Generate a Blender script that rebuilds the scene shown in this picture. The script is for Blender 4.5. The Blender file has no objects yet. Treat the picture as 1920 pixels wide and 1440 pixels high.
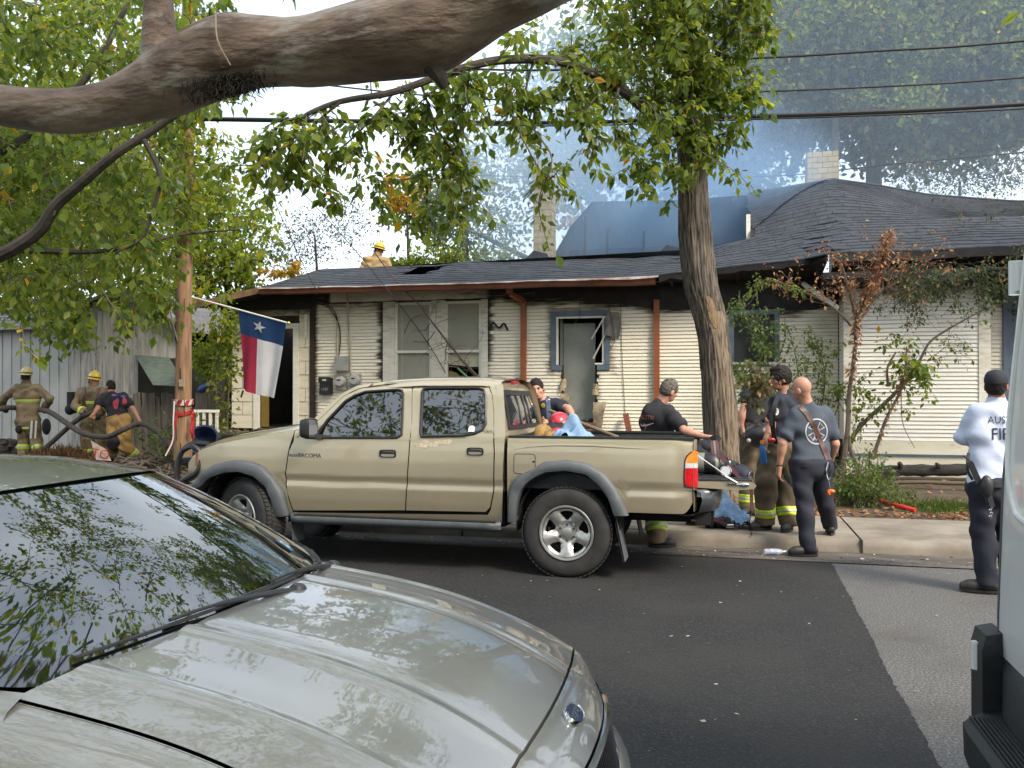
import bpy,bmesh,math,random
import numpy as np
from mathutils import Vector,Matrix,noise as mnoise
random.seed(7)
RNG=np.random.default_rng(7)
SC=bpy.context.scene
COL=SC.collection
PI=math.pi
YAW,PITCH=math.radians(14.0),math.radians(0.537)
EYE=Vector((0.0,0.0,1.65))
cam_data=bpy.data.cameras.new("camera")
cam_data.lens=30.0
cam_data.sensor_width=36.0
cam_data.clip_start=0.05
cam_data.clip_end=4000.0
cam=bpy.data.objects.new("camera",cam_data)
COL.objects.link(cam)
cam.location=EYE
cam.rotation_euler=(PI/2+PITCH,0.0,YAW)
SC.camera=cam
SUN_EL,SUN_AZ=math.radians(42.0),math.radians(125.0)
world=bpy.data.worlds.new("World")
SC.world=world
world.use_nodes=True
wn,wl=world.node_tree.nodes,world.node_tree.links
wn.clear()
sky=wn.new("ShaderNodeTexSky")
sky.sky_type='NISHITA'
sky.sun_disc=False
sky.sun_elevation=SUN_EL
sky.sun_rotation=SUN_AZ
sky.altitude=150.0
sky.air_density=1.0
sky.dust_density=4.5
sky.ozone_density=1.0
bg=wn.new("ShaderNodeBackground")
bg.inputs['Strength'].default_value=0.15
wo=wn.new("ShaderNodeOutputWorld")
ctc=wn.new("ShaderNodeTexCoord");cnz=wn.new("ShaderNodeTexNoise");cnz.inputs['Scale'].default_value=2.2;cnz.inputs['Detail'].default_value=5.0
wl.new(ctc.outputs['Generated'],cnz.inputs['Vector'])
cmr=wn.new("ShaderNodeMapRange");cmr.inputs['From Min'].default_value=0.35;cmr.inputs['From Max'].default_value=0.65;cmr.inputs['To Min'].default_value=0.30;cmr.inputs['To Max'].default_value=0.92
wl.new(cnz.outputs[0],cmr.inputs[0])
cmx=wn.new("ShaderNodeMix");cmx.data_type='RGBA';cmx.inputs[7].default_value=(4.2,4.6,5.0,1.0)
wl.new(cmr.outputs[0],cmx.inputs[0]);wl.new(sky.outputs[0],cmx.inputs[6]);wl.new(cmx.outputs[2],bg.inputs[0])
wl.new(bg.outputs[0],wo.inputs[0])
sun_data=bpy.data.lights.new("sun",'SUN')
sun_data.energy=1.5
sun_data.angle=math.radians(14.0)
sun_data.color=(1.0,0.90,0.74)
sun=bpy.data.objects.new("sun",sun_data)
COL.objects.link(sun)
sdir=Vector((math.sin(SUN_AZ)*math.cos(SUN_EL),math.cos(SUN_AZ)*math.cos(SUN_EL),math.sin(SUN_EL)))
sun.rotation_euler=sdir.to_track_quat('Z','Y').to_euler()
sun.location=sdir*60
SC.view_settings.view_transform='Standard'
SC.view_settings.look='None'
SC.view_settings.gamma=1.0
SC.view_settings.use_curve_mapping=False
SC.view_settings.exposure=1.42
SC.cycles.max_bounces=8
SC.cycles.diffuse_bounces=3
SC.cycles.glossy_bounces=4
SC.cycles.transmission_bounces=6
SC.cycles.transparent_max_bounces=12
SC.cycles.volume_bounces=1
SC.cycles.volume_step_rate=6.0
SC.cycles.sample_clamp_indirect=6.0
SC.cycles.caustics_reflective=False
SC.cycles.caustics_refractive=False
SC.cycles.use_denoising=True
FPX=1600.0
_s,_c=math.sin(YAW),math.cos(YAW)
CR=Vector((_c,_s,0));CF0=Vector((-_s,_c,0));CU0=Vector((0,0,1))
CF=CF0*math.cos(PITCH)+CU0*math.sin(PITCH)
CU=CU0*math.cos(PITCH)-CF0*math.sin(PITCH)
def ray(px,py):
 return CF+CR*((px-960.0)/FPX)-CU*((py-720.0)/FPX)
def at_y(px,py,Y):
 d=ray(px,py);return EYE+d*(Y/d.y)
def at_z(px,py,z):
 d=ray(px,py);return EYE+d*((z-EYE.z)/d.z)
def at_x(px,py,X):
 d=ray(px,py);return EYE+d*(X/d.x)
def at_d(px,py,D):
 d=ray(px,py);return EYE+d*(D/d.dot(CF0))
MATS={}
def _rgb(c):
 return (c[0],c[1],c[2],1.0)
def mat(name,col,rough=0.6,metal=0.0,col2=None,scale=6.0,detail=4.0,lo=0.35,hi=0.65,bump=0.0,bscale=None,coat=0.0,spec=0.5,stretch=(1,1,1),col3=None,scale3=1.2,lo3=0.5,hi3=0.7,trans=0.0,alpha=1.0,emit=None,emit_s=1.0,world=False,sheen=0.0,rough2=None,island=0.0,cior=1.5):
 """Procedural principled material: a base colour, a second colour broken in by noise, a third by coarser noise (dirt)."""
 if name in MATS:return MATS[name]
 m=bpy.data.materials.new(name);m.use_nodes=True
 nt=m.node_tree;n,l=nt.nodes,nt.links
 b=n['Principled BSDF']
 b.inputs['Roughness'].default_value=rough
 b.inputs['Metallic'].default_value=metal
 b.inputs['Specular IOR Level'].default_value=spec
 b.inputs['Coat Weight'].default_value=coat
 b.inputs['Coat Roughness'].default_value=0.02;b.inputs['Coat IOR'].default_value=cior
 b.inputs['Transmission Weight'].default_value=trans
 b.inputs['Alpha'].default_value=alpha
 if sheen:b.inputs['Sheen Weight'].default_value=sheen
 if emit:
  b.inputs['Emission Color'].default_value=_rgb(emit);b.inputs['Emission Strength'].default_value=emit_s
 b.inputs['Base Color'].default_value=_rgb(col)
 src=None
 if col2 or col3 or bump or island:
  if world:
   tc=n.new('ShaderNodeNewGeometry');co=tc.outputs['Position']
  else:
   tc=n.new('ShaderNodeTexCoord');co=tc.outputs['Object']
  mp=n.new('ShaderNodeMapping');mp.inputs['Scale'].default_value=stretch
  l.new(co,mp.inputs[0]);co=mp.outputs[0]
 if col2:
  nz=n.new('ShaderNodeTexNoise');nz.inputs['Scale'].default_value=scale;nz.inputs['Detail'].default_value=detail
  nz.inputs['Roughness'].default_value=0.6
  l.new(co,nz.inputs['Vector'])
  mr=n.new('ShaderNodeMapRange');mr.inputs['From Min'].default_value=lo;mr.inputs['From Max'].default_value=hi
  l.new(nz.outputs[0],mr.inputs[0])
  mx=n.new('ShaderNodeMix');mx.data_type='RGBA'
  mx.inputs[6].default_value=_rgb(col);mx.inputs[7].default_value=_rgb(col2)
  l.new(mr.outputs[0],mx.inputs[0]);src=mx.outputs[2]
  if rough2 is not None:
   rr=n.new('ShaderNodeMapRange');rr.inputs['To Min'].default_value=rough;rr.inputs['To Max'].default_value=rough2
   l.new(mr.outputs[0],rr.inputs[0]);l.new(rr.outputs[0],b.inputs['Roughness'])
 if col3:
  nz=n.new('ShaderNodeTexNoise');nz.inputs['Scale'].default_value=scale3;nz.inputs['Detail'].default_value=6.0
  nz.inputs['Roughness'].default_value=0.65
  l.new(co,nz.inputs['Vector'])
  mr=n.new('ShaderNodeMapRange');mr.inputs['From Min'].default_value=lo3;mr.inputs['From Max'].default_value=hi3
  l.new(nz.outputs[0],mr.inputs[0])
  mx=n.new('ShaderNodeMix');mx.data_type='RGBA'
  if src:l.new(src,mx.inputs[6])
  else:mx.inputs[6].default_value=_rgb(col)
  mx.inputs[7].default_value=_rgb(col3)
  l.new(mr.outputs[0],mx.inputs[0]);src=mx.outputs[2]
 if island:
  gi=n.new('ShaderNodeNewGeometry')
  mr=n.new('ShaderNodeMapRange');mr.inputs['To Min'].default_value=1-island;mr.inputs['To Max'].default_value=1+island
  l.new(gi.outputs['Random Per Island'],mr.inputs[0])
  hs=n.new('ShaderNodeHueSaturation')
  if src:l.new(src,hs.inputs['Color'])
  else:hs.inputs['Color'].default_value=_rgb(col)
  l.new(mr.outputs[0],hs.inputs['Value']);src=hs.outputs[0]
 if src:l.new(src,b.inputs['Base Color'])
 if bump:
  nz=n.new('ShaderNodeTexNoise');nz.inputs['Scale'].default_value=bscale or scale*4;nz.inputs['Detail'].default_value=5.0
  l.new(co,nz.inputs['Vector'])
  bp=n.new('ShaderNodeBump');bp.inputs['Strength'].default_value=min(1.0,bump);bp.inputs['Distance'].default_value=0.01
  l.new(nz.outputs[0],bp.inputs['Height']);l.new(bp.outputs[0],b.inputs['Normal'])
 MATS[name]=m
 return m
def leaf_mat(name,cols,transl=0.35,rough=0.45):
 """Leaves: a colour per leaf (random per island) and light passing through."""
 if name in MATS:return MATS[name]
 m=bpy.data.materials.new(name);m.use_nodes=True
 nt=m.node_tree;n,l=nt.nodes,nt.links
 b=n['Principled BSDF'];out=n['Material Output']
 gi=n.new('ShaderNodeNewGeometry')
 oi=n.new('ShaderNodeObjectInfo')
 ad=n.new('ShaderNodeMath');ad.operation='ADD';l.new(gi.outputs['Random Per Island'],ad.inputs[0]);l.new(oi.outputs['Random'],ad.inputs[1])
 fr=n.new('ShaderNodeMath');fr.operation='FRACT';l.new(ad.outputs[0],fr.inputs[0])
 cr=n.new('ShaderNodeValToRGB');cr.color_ramp.interpolation='LINEAR'
 el=cr.color_ramp.elements
 while len(el)>1:el.remove(el[0])
 for i,(p,c)in enumerate(cols):
  if i==0:e=el[0];e.position=p
  else:e=el.new(p)
  e.color=_rgb(c)
 l.new(fr.outputs[0],cr.inputs[0])
 l.new(cr.outputs[0],b.inputs['Base Color'])
 b.inputs['Roughness'].default_value=rough
 b.inputs['Specular IOR Level'].default_value=0.35
 tr=n.new('ShaderNodeBsdfTranslucent')
 hs=n.new('ShaderNodeHueSaturation');hs.inputs['Value'].default_value=2.5;hs.inputs['Saturation'].default_value=1.05;hs.inputs['Hue'].default_value=0.478
 l.new(cr.outputs[0],hs.inputs['Color']);l.new(hs.outputs[0],tr.inputs[0])
 ms=n.new('ShaderNodeMixShader');ms.inputs[0].default_value=transl
 l.new(b.outputs[0],ms.inputs[1]);l.new(tr.outputs[0],ms.inputs[2])
 l.new(ms.outputs[0],out.inputs[0])
 MATS[name]=m
 return m
class MB:
 def __init__(s):s.v,s.f,s.mi,s.att=[],[],[],None
 def add(s,verts,faces,mi=0):
  o=len(s.v)
  s.v.extend([tuple(p)for p in verts]);s.f.extend([tuple(i+o for i in f)for f in faces]);s.mi.extend([mi]*len(faces))
  return s
 def box(s,x0,x1,y0,y1,z0,z1,mi=0):
  v=[(x0,y0,z0),(x1,y0,z0),(x1,y1,z0),(x0,y1,z0),(x0,y0,z1),(x1,y0,z1),(x1,y1,z1),(x0,y1,z1)]
  return s.add(v,[(0,3,2,1),(4,5,6,7),(0,1,5,4),(1,2,6,5),(2,3,7,6),(3,0,4,7)],mi)
 def obox(s,M,sx,sy,sz,mi=0):
  v=[M@Vector((a*sx/2,b*sy/2,c*sz/2))for c in (-1,1)for a,b in ((-1,-1),(1,-1),(1,1),(-1,1))]
  return s.add(v,[(0,3,2,1),(4,5,6,7),(0,1,5,4),(1,2,6,5),(2,3,7,6),(3,0,4,7)],mi)
 def beam(s,a,b,w,h,up=(0,0,1),mi=0):
  """A rectangular bar from a to b."""
  a,b=Vector(a),Vector(b);d=(b-a);L=d.length;d.normalize()
  u=Vector(up);sd=d.cross(u)
  if sd.length<1e-4:sd=d.cross(Vector((1,0,0)))
  sd.normalize();u=sd.cross(d)
  M=Matrix((sd,d,u)).transposed().to_4x4();M.translation=(a+b)/2
  return s.obox(M,w,L,h,mi)
 def quad(s,a,b,c,d,mi=0):return s.add([a,b,c,d],[(0,1,2,3)],mi)
 def grid(s,P,mi=0,flip=False,close=False):
  """P[i][j] points."""
  n,m=len(P),len(P[0]);v=[p for r in P for p in r];f=[]
  for i in range(n-1):
   for j in range(m-(0 if close else 1)):
    j2=(j+1)%m
    q=(i*m+j,i*m+j2,(i+1)*m+j2,(i+1)*m+j)
    f.append(q[::-1]if flip else q)
  return s.add(v,f,mi)
 def tube(s,pts,r,n=8,caps=True,mi=0,squash=None):
  pts=[Vector(p)for p in pts];N=len(pts)
  if not hasattr(r,'__len__'):r=[r]*N
  rings=[];prev=None
  for i,p in enumerate(pts):
   t=(pts[min(i+1,N-1)]-pts[max(i-1,0)])
   if t.length<1e-9:t=Vector((0,0,1))
   t.normalize()
   if prev is None:
    a=t.orthogonal().normalized()
   else:
    a=prev-t*prev.dot(t)
    if a.length<1e-5:a=t.orthogonal()
    a.normalize()
   prev=a;b=t.cross(a)
   rings.append([p+(a*math.cos(2*PI*k/n)+b*math.sin(2*PI*k/n))*r[i]for k in range(n)])
  o=len(s.v)
  s.grid(rings,mi,close=True)
  if caps:
   s.f.append(tuple(o+k for k in range(n))[::-1]);s.mi.append(mi)
   s.f.append(tuple(o+(N-1)*n+k for k in range(n)));s.mi.append(mi)
  return s
 def lathe(s,prof,center,axis=(0,0,1),n=24,mi=0,ref=None):
  """prof: (radius, along-axis) pairs."""
  ax=Vector(axis).normalized();a=Vector(ref)if ref else ax.orthogonal().normalized();b=ax.cross(a);c=Vector(center)
  P=[[c+ax*h+(a*math.cos(2*PI*k/n)+b*math.sin(2*PI*k/n))*r for k in range(n)]for r,h in prof]
  return s.grid(P,mi,close=True)
 def disc(s,center,axis,r,n=24,mi=0):
  ax=Vector(axis).normalized();a=ax.orthogonal().normalized();b=ax.cross(a);c=Vector(center)
  v=[c+(a*math.cos(2*PI*k/n)+b*math.sin(2*PI*k/n))*r for k in range(n)]
  return s.add(v,[tuple(range(n))],mi)
 def prism(s,poly,d,mi=0):
  """A polygon of 3-D points pushed along d."""
  n=len(poly);d=Vector(d);v=[Vector(p)for p in poly]+[Vector(p)+d for p in poly]
  f=[tuple(range(n))[::-1],tuple(range(n,2*n))]+[(i,(i+1)%n,n+(i+1)%n,n+i)for i in range(n)]
  return s.add(v,f,mi)
 def ellipsoid(s,c,r,n=12,m=8,mi=0,R=None):
  c=Vector(c);P=[]
  for i in range(m+1):
   th=PI*i/m
   row=[]
   for k in range(n):
    p=Vector((r[0]*math.sin(th)*math.cos(2*PI*k/n),r[1]*math.sin(th)*math.sin(2*PI*k/n),r[2]*math.cos(th)))
    if R:p=R@p
    row.append(c+p)
   P.append(row)
  return s.grid(P,mi,close=True)
WLOC={}
def wloc(o):
 return WLOC.get(o.name,Vector((0,0,0)))
def link_mesh(name,me,parent=None,origin=None):
 o=bpy.data.objects.new(name,me);COL.objects.link(o)
 if parent is not None:
  o.parent=parent
  WLOC[o.name]=wloc(parent).copy()
 else:
  org=Vector(origin)if origin is not None else Vector((0,0,0))
  o.location=org;WLOC[o.name]=org.copy()
 return o
def build(mb,name,m,parent=None,origin=None,smooth=35.0,local=False,soot=None):
 """Link the collected shape as ONE mesh object. Vertices are given in world space unless local."""
 me=bpy.data.meshes.new(name)
 V=np.array(mb.v,dtype=np.float64).reshape(-1,3)
 if not local:
  off=wloc(parent)if parent is not None else (Vector(origin)if origin is not None else Vector((0,0,0)))
  V=V-np.array(off)
 me.from_pydata(V.tolist(),[],mb.f)
 ms=m if isinstance(m,(list,tuple))else [m]
 for q in ms:me.materials.append(q)
 if len(ms)>1:me.polygons.foreach_set('material_index',mb.mi)
 if soot is not None:
  at=me.attributes.new('soot','FLOAT','POINT');at.data.foreach_set('value',np.asarray(soot,dtype=np.float32))
 if smooth:
  me.polygons.foreach_set('use_smooth',[True ]*len(me.polygons))
  if smooth<179:me.set_sharp_from_angle(angle=math.radians(smooth))
 me.update()
 return link_mesh(name,me,parent,origin)
def build_np(V,Fq,name,m,parent=None,origin=None,smooth=False,local=False):
 """Fast path: V (n,3), Fq (k,3|4) numpy arrays."""
 me=bpy.data.meshes.new(name)
 V=np.asarray(V,dtype=np.float64);off=np.zeros(3)
 if not local:
  off=np.array(wloc(parent)if parent is not None else (Vector(origin)if origin is not None else Vector((0,0,0))))
 V=(V-off).astype(np.float32)
 k,w=Fq.shape
 me.vertices.add(len(V));me.vertices.foreach_set('co',V.ravel())
 me.loops.add(k*w);me.loops.foreach_set('vertex_index',Fq.astype(np.int32).ravel())
 me.polygons.add(k);me.polygons.foreach_set('loop_start',(np.arange(k)*w).astype(np.int32))
 if smooth:me.polygons.foreach_set('use_smooth',np.ones(k,dtype=bool))
 me.update(calc_edges=True);me.validate()
 me.materials.append(m)
 return link_mesh(name,me,parent,origin)
def thing(name,label,cat,loc=(0,0,0),group=None):
 o=bpy.data.objects.new(name,None);COL.objects.link(o)
 o.empty_display_size=0.2
 o.location=loc;o['label']=label;o['category']=cat
 WLOC[o.name]=Vector(loc)
 if group:o['group']=group
 return o
def tag(o,label,cat,group=None):
 o['label']=label;o['category']=cat
 if group:o['group']=group
 return o
def structure(o):o['kind']='structure';return o
def stuff(o):o['kind']='stuff';return o
def text_mb(txt,size,M,extrude=0.0,align='CENTER',sx=1.0):
 """Lettering as flat faces placed by matrix M (x along the line, y up, z out)."""
 cu=bpy.data.curves.new('lettering','FONT');cu.body=txt;cu.size=size;cu.align_x=align;cu.align_y='CENTER'
 cu.extrude=extrude;cu.resolution_u=3
 ob=bpy.data.objects.new('lettering',cu);COL.objects.link(ob)
 dg=bpy.context.evaluated_depsgraph_get()
 me=bpy.data.meshes.new_from_object(ob.evaluated_get(dg))
 mb=MB()
 mb.add([M@Vector((v.co.x*sx,v.co.y,v.co.z))for v in me.vertices],[tuple(p.vertices)for p in me.polygons])
 bpy.data.objects.remove(ob);bpy.data.meshes.remove(me);bpy.data.curves.remove(cu)
 return mb
def frame_m(o,x,y):
 """Matrix with origin o, local x and y directions (z = x cross y)."""
 x=Vector(x).normalized();z=x.cross(Vector(y)).normalized();y=z.cross(x)
 M=Matrix((x,y,z)).transposed().to_4x4();M.translation=Vector(o);return M
def catmull(pts,n=6):
 P=[Vector(p)for p in pts];P=[P[0]*2-P[1]]+P+[P[-1]*2-P[-2]];out=[]
 for i in range(1,len(P)-2):
  for k in range(n):
   t=k/n
   a,b,c,d=P[i-1],P[i],P[i+1],P[i+2]
   out.append(0.5*(2*b+(c-a)*t+(2*a-5*b+4*c-d)*t*t+(3*b-a-3*c+d)*t**3))
 out.append(P[-2]);return out
def lerp(a,b,t):return a+(b-a)*t
def sstep(a,b,x):
 t=max(0.0,min(1.0,(x-a)/(b-a)));return t*t*(3-2*t)
def fnoise(x,y=0.0,z=0.0):return mnoise.noise(Vector((x,y,z)))
def interp(xs,ys,x):return float(np.interp(x,xs,ys))
# ================================================================ GROUND, STREET, KERB, SIDEWALK, YARD
def sheet(name,poly,z,m,kind='structure'):
 mb=MB();mb.add([(x,y,z)for x,y in poly],[tuple(range(len(poly)))])
 o=build(mb,name,m,smooth=0);o['kind']=kind;return o
m_soil=mat('soil',(0.055,0.040,0.026),0.95,col2=(0.095,0.070,0.042),scale=3.0,col3=(0.05,0.055,0.022),scale3=0.35,bump=0.6,bscale=30,world=True)
m_asphalt=mat('asphalt_new',(0.0190,0.0196,0.0210),0.9,spec=0.3,col2=(0.060,0.060,0.060),scale=70,detail=4,lo=0.50,hi=0.72,col3=(0.036,0.035,0.033),scale3=0.7,lo3=0.42,hi3=0.72,bump=0.9,bscale=85,world=True)
m_asphalt_old=mat('asphalt_old',(0.085,0.083,0.080),0.92,spec=0.3,col2=(0.20,0.195,0.19),scale=70,detail=3,lo=0.46,hi=0.68,col3=(0.075,0.070,0.065),scale3=0.9,lo3=0.48,hi3=0.75,bump=1.0,bscale=80,world=True)
m_concrete=mat('concrete',(0.27,0.24,0.195),0.9,col2=(0.175,0.15,0.118),scale=2.2,col3=(0.13,0.105,0.08),scale3=0.9,lo3=0.5,hi3=0.68,bump=0.35,bscale=90,world=True)
m_gutter=mat('gutter_concrete',(0.15,0.135,0.12),0.85,col2=(0.075,0.062,0.052),scale=3.0,stretch=(0.5,3,1),col3=(0.03,0.026,0.024),scale3=1.1,lo3=0.42,hi3=0.6,bump=0.3,bscale=60,world=True)
m_crack=mat('joint_dirt',(0.035,0.028,0.02),0.95)
ground=MB()
n=24
P=[]
for i in range(2):
 P.append([(x,[-600,1500][i],-0.06)for x in (-1500,1500)])
ground.grid(P,flip=True)
o=structure(build(ground,'ground',m_soil,smooth=0))
structure(sheet('street',[(-90,1.0),(90,1.0),(90,9.30),(-90,9.30)],0.0,m_asphalt_old))
edge=[]
for i in range(241):
 y=lerp(1.0,8.74,i/240)
 edge.append((0.826+0.02*y+0.006*math.sin(y*2.1)+0.016*fnoise(y*3.1,3.3)+0.014*fnoise(y*17,1.1)+0.01*fnoise(y*41,5),y))
structure(sheet('street_overlay',[(-90,1.0)]+edge+[(-90,8.74)],0.005,m_asphalt))
structure(sheet('gutter',[(-90,8.73),(90,8.73),(90,9.31),(-90,9.31)],0.011,m_gutter))
def kerb(name,y0,sgn):
 mb=MB();prof=[(0.0,-0.02),(0.012,0.07),(0.03,0.112),(0.065,0.132),(0.16,0.14),(0.16,-0.02)]
 xs=np.linspace(-60,60,121)
 mb.grid([[(x,y0+sgn*a,z+0.004*fnoise(x*0.9,y0))for a,z in prof]for x in xs],flip=sgn<0)
 return structure(build(mb,name,m_concrete,smooth=50))
kerb('kerb',9.29,1)
kerb('near_kerb',1.06,-1)
sw=MB();sw.add([(-60,9.45,0.10),(60,9.45,0.10),(60,11.02,0.10),(-60,11.02,0.10)],[(0,1,2,3)])
walk=structure(build(sw,'sidewalk',m_crack,smooth=0))
xs=[-12.6,-10.1,-7.6,-5.2,-2.9,-0.75,1.35,3.12,5.4,7.9,10.4]
for a,b in zip(xs[:-1],xs[1:]):
 mb=MB();g=0.012
 t=0.006*random.uniform(-1,1)
 PP=[]
 for yy in np.linspace(9.455,11.0,8):
  sk=(yy-9.455)/1.55
  x0=a+g+(-0.10*sk if abs(a-3.12)<.01 else 0);x1=b-g+(-0.10*sk if abs(b-3.12)<.01 else 0)
  PP.append([(lerp(x0,x1,u),yy,0.143+t+0.004*fnoise(lerp(x0,x1,u)*1.3,yy*1.3))for u in np.linspace(0,1,7)])
 mb.grid(PP,flip=True)
 mb.add([PP[0][0],PP[0][-1],(PP[0][-1][0],PP[0][-1][1],0.09),(PP[0][0][0],PP[0][0][1],0.09)],[(0,3,2,1)])
 build(mb,'slab',m_concrete,walk)
mb=MB()
for a in (3.12,1.35,-0.75,-2.9):
 mb.box(a-0.008,a+0.008,9.284,9.46,0.0,0.1445)
build(mb,'joint',m_crack,walk)
def yard_z(x,y):
 z=0.13+0.17*sstep(11.0,14.5,y)+0.03*fnoise(x*0.8,y*0.8)+0.012*fnoise(x*4,y*4)
 if y<11.1:z=0.125
 return z
PP=[]
ys=list(np.linspace(10.98,16.5,46))+list(np.linspace(17,45,12));xs=np.linspace(-26,16,169)
for y in ys:PP.append([(x,y,yard_z(x,y))for x in xs])
mb=MB();mb.grid(PP,flip=True)
structure(build(mb,'yard',m_soil,smooth=60))
PP=[[(x,y,0.12+0.02*fnoise(x,y))for x in np.linspace(-20,20,60)]for y in np.linspace(-12,0.9,20)]
mb=MB();mb.grid(PP,flip=True)
m_lawn=mat('lawn',(0.05,0.075,0.022),0.95,col2=(0.09,0.085,0.035),scale=9,bump=0.6,bscale=90,world=True)
structure(build(mb,'verge',m_lawn,smooth=60))
# ================================================================ HOUSE
YW,YR=15.5,14.75
def soot_mat(name,col,col2,wear,soot_col=(0.012,0.011,0.010),brown=(0.20,0.12,0.05),rough=0.7):
 """Painted wood with real soot: the attribute says where the fire licked the board, noise breaks its edge."""
 m=mat(name,col,rough,col2=col2,scale=2.6,stretch=(1,1,5),lo=0.42,hi=0.66,col3=wear,scale3=7,lo3=0.63,hi3=0.72,bump=0.15,bscale=40,world=True)
 nt=m.node_tree;n,l=nt.nodes,nt.links;b=n['Principled BSDF']
 src=b.inputs['Base Color'].links[0].from_socket
 at=n.new('ShaderNodeAttribute');at.attribute_name='soot'
 ge=n.new('ShaderNodeNewGeometry');mp=n.new('ShaderNodeMapping');mp.inputs['Scale'].default_value=(3,3,16)
 l.new(ge.outputs['Position'],mp.inputs[0])
 nz=n.new('ShaderNodeTexNoise');nz.inputs['Scale'].default_value=1.5;nz.inputs['Detail'].default_value=6;l.new(mp.outputs[0],nz.inputs['Vector'])
 sb=n.new('ShaderNodeMath');sb.operation='MULTIPLY_ADD';sb.inputs[1].default_value=0.9;l.new(nz.outputs[0],sb.inputs[0]);
 l.new(at.outputs['Fac'],sb.inputs[2])
 r1=n.new('ShaderNodeMapRange');r1 .inputs['From Min'].default_value=0.55;r1 .inputs['From Max'].default_value=1.15;l.new(sb.outputs[0],r1 .inputs[0])
 r2=n.new('ShaderNodeMapRange');r2 .inputs['From Min'].default_value=0.78;r2 .inputs['From Max'].default_value=1.35;l.new(sb.outputs[0],r2 .inputs[0])
 gt=n.new('ShaderNodeMath');gt.operation='MULTIPLY';
 g0=n.new('ShaderNodeMapRange');g0 .inputs['From Min'].default_value=0.02;g0 .inputs['From Max'].default_value=0.12;l.new(at.outputs['Fac'],g0 .inputs[0])
 l.new(r1 .outputs[0],gt.inputs[0]);l.new(g0 .outputs[0],gt.inputs[1])
 gt.inputs[0].default_value=0
 h=n.new('ShaderNodeMath');h.operation='MULTIPLY';h.inputs[1].default_value=0.6;l.new(gt.outputs[0],h.inputs[0])
 m1=n.new('ShaderNodeMix');m1 .data_type='RGBA';l.new(h.outputs[0],m1 .inputs[0]);l.new(src,m1 .inputs[6]);m1 .inputs[7].default_value=_rgb(brown)
 m2=n.new('ShaderNodeMix');m2 .data_type='RGBA';l.new(r2 .outputs[0],m2 .inputs[0]);l.new(m1 .outputs[2],m2 .inputs[6]);m2 .inputs[7].default_value=_rgb(soot_col)
 l.new(m2 .outputs[2],b.inputs['Base Color'])
 return m
m_siding=soot_mat('siding_cream',(0.79,0.74,0.62),(0.74,0.69,0.56),(0.32,0.27,0.20))
m_siding_w=soot_mat('siding_white',(0.77,0.755,0.69),(0.72,0.70,0.63),(0.42,0.38,0.32))
m_trim=soot_mat('trim_paint',(0.72,0.70,0.62),(0.67,0.645,0.56),(0.30,0.26,0.2))
m_char=mat('charred_wood',(0.012,0.012,0.013),0.9,col2=(0.028,0.026,0.025),scale=5,bump=0.5,bscale=30,world=True)
m_charbrown=mat('charred_brown',(0.045,0.024,0.014),0.85,col2=(0.014,0.012,0.012),scale=6,bump=0.4,bscale=24,world=True)
m_shingle=mat('roof_shingle',(0.036,0.042,0.053),0.75,col2=(0.020,0.024,0.031),scale=5,col3=(0.052,0.058,0.067),scale3=30,lo3=0.55,hi3=0.75,bump=0.5,bscale=150,world=True,island=0.14)
m_brown=mat('brown_fascia',(0.17,0.055,0.030),0.5,col2=(0.07,0.028,0.018),scale=3,lo=0.45,hi=0.7,world=True)
m_copper=mat('copper_pipe_paint',(0.30,0.088,0.028),0.5,col2=(0.22,0.065,0.025),scale=4,world=True)
m_flash=mat('drip_edge',(0.55,0.50,0.46),0.35,metal=0.3,col2=(0.25,0.12,0.09),scale=3,world=True)
m_blue=mat('blue_trim',(0.105,0.145,0.195),0.6,col2=(0.075,0.105,0.14),scale=5,world=True)
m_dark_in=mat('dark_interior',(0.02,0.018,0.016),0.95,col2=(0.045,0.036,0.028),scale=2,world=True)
m_plaster=mat('scorched_plaster',(0.24,0.19,0.09),0.9,col2=(0.10,0.075,0.04),scale=2.5,world=True)
m_greydoor=mat('grey_interior_board',(0.30,0.315,0.285),0.75,col2=(0.25,0.262,0.24),scale=3,world=True)
m_blind=mat('window_blind',(0.56,0.53,0.40),0.75,col2=(0.48,0.455,0.335),scale=1.5,world=True)
m_pane=mat('pane_glass',(0.35,0.36,0.33),0.05,alpha=0.22,spec=0.7)
m_base=mat('skirt_board',(0.73,0.69,0.57),0.8,col2=(0.65,0.60,0.47),scale=2,stretch=(1,1,3),col3=(0.30,0.24,0.16),scale3=3,lo3=0.62,hi3=0.78,world=True)
m_tileS=soot_mat('siding_tile',(0.66,0.61,0.48),(0.60,0.54,0.42),(0.45,0.4,0.3))
house=thing('house','single-storey cream clapboard house with fire-blackened eaves and a burned-open dark shingle roof','house',(-2.0,YW,0.25))
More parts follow.
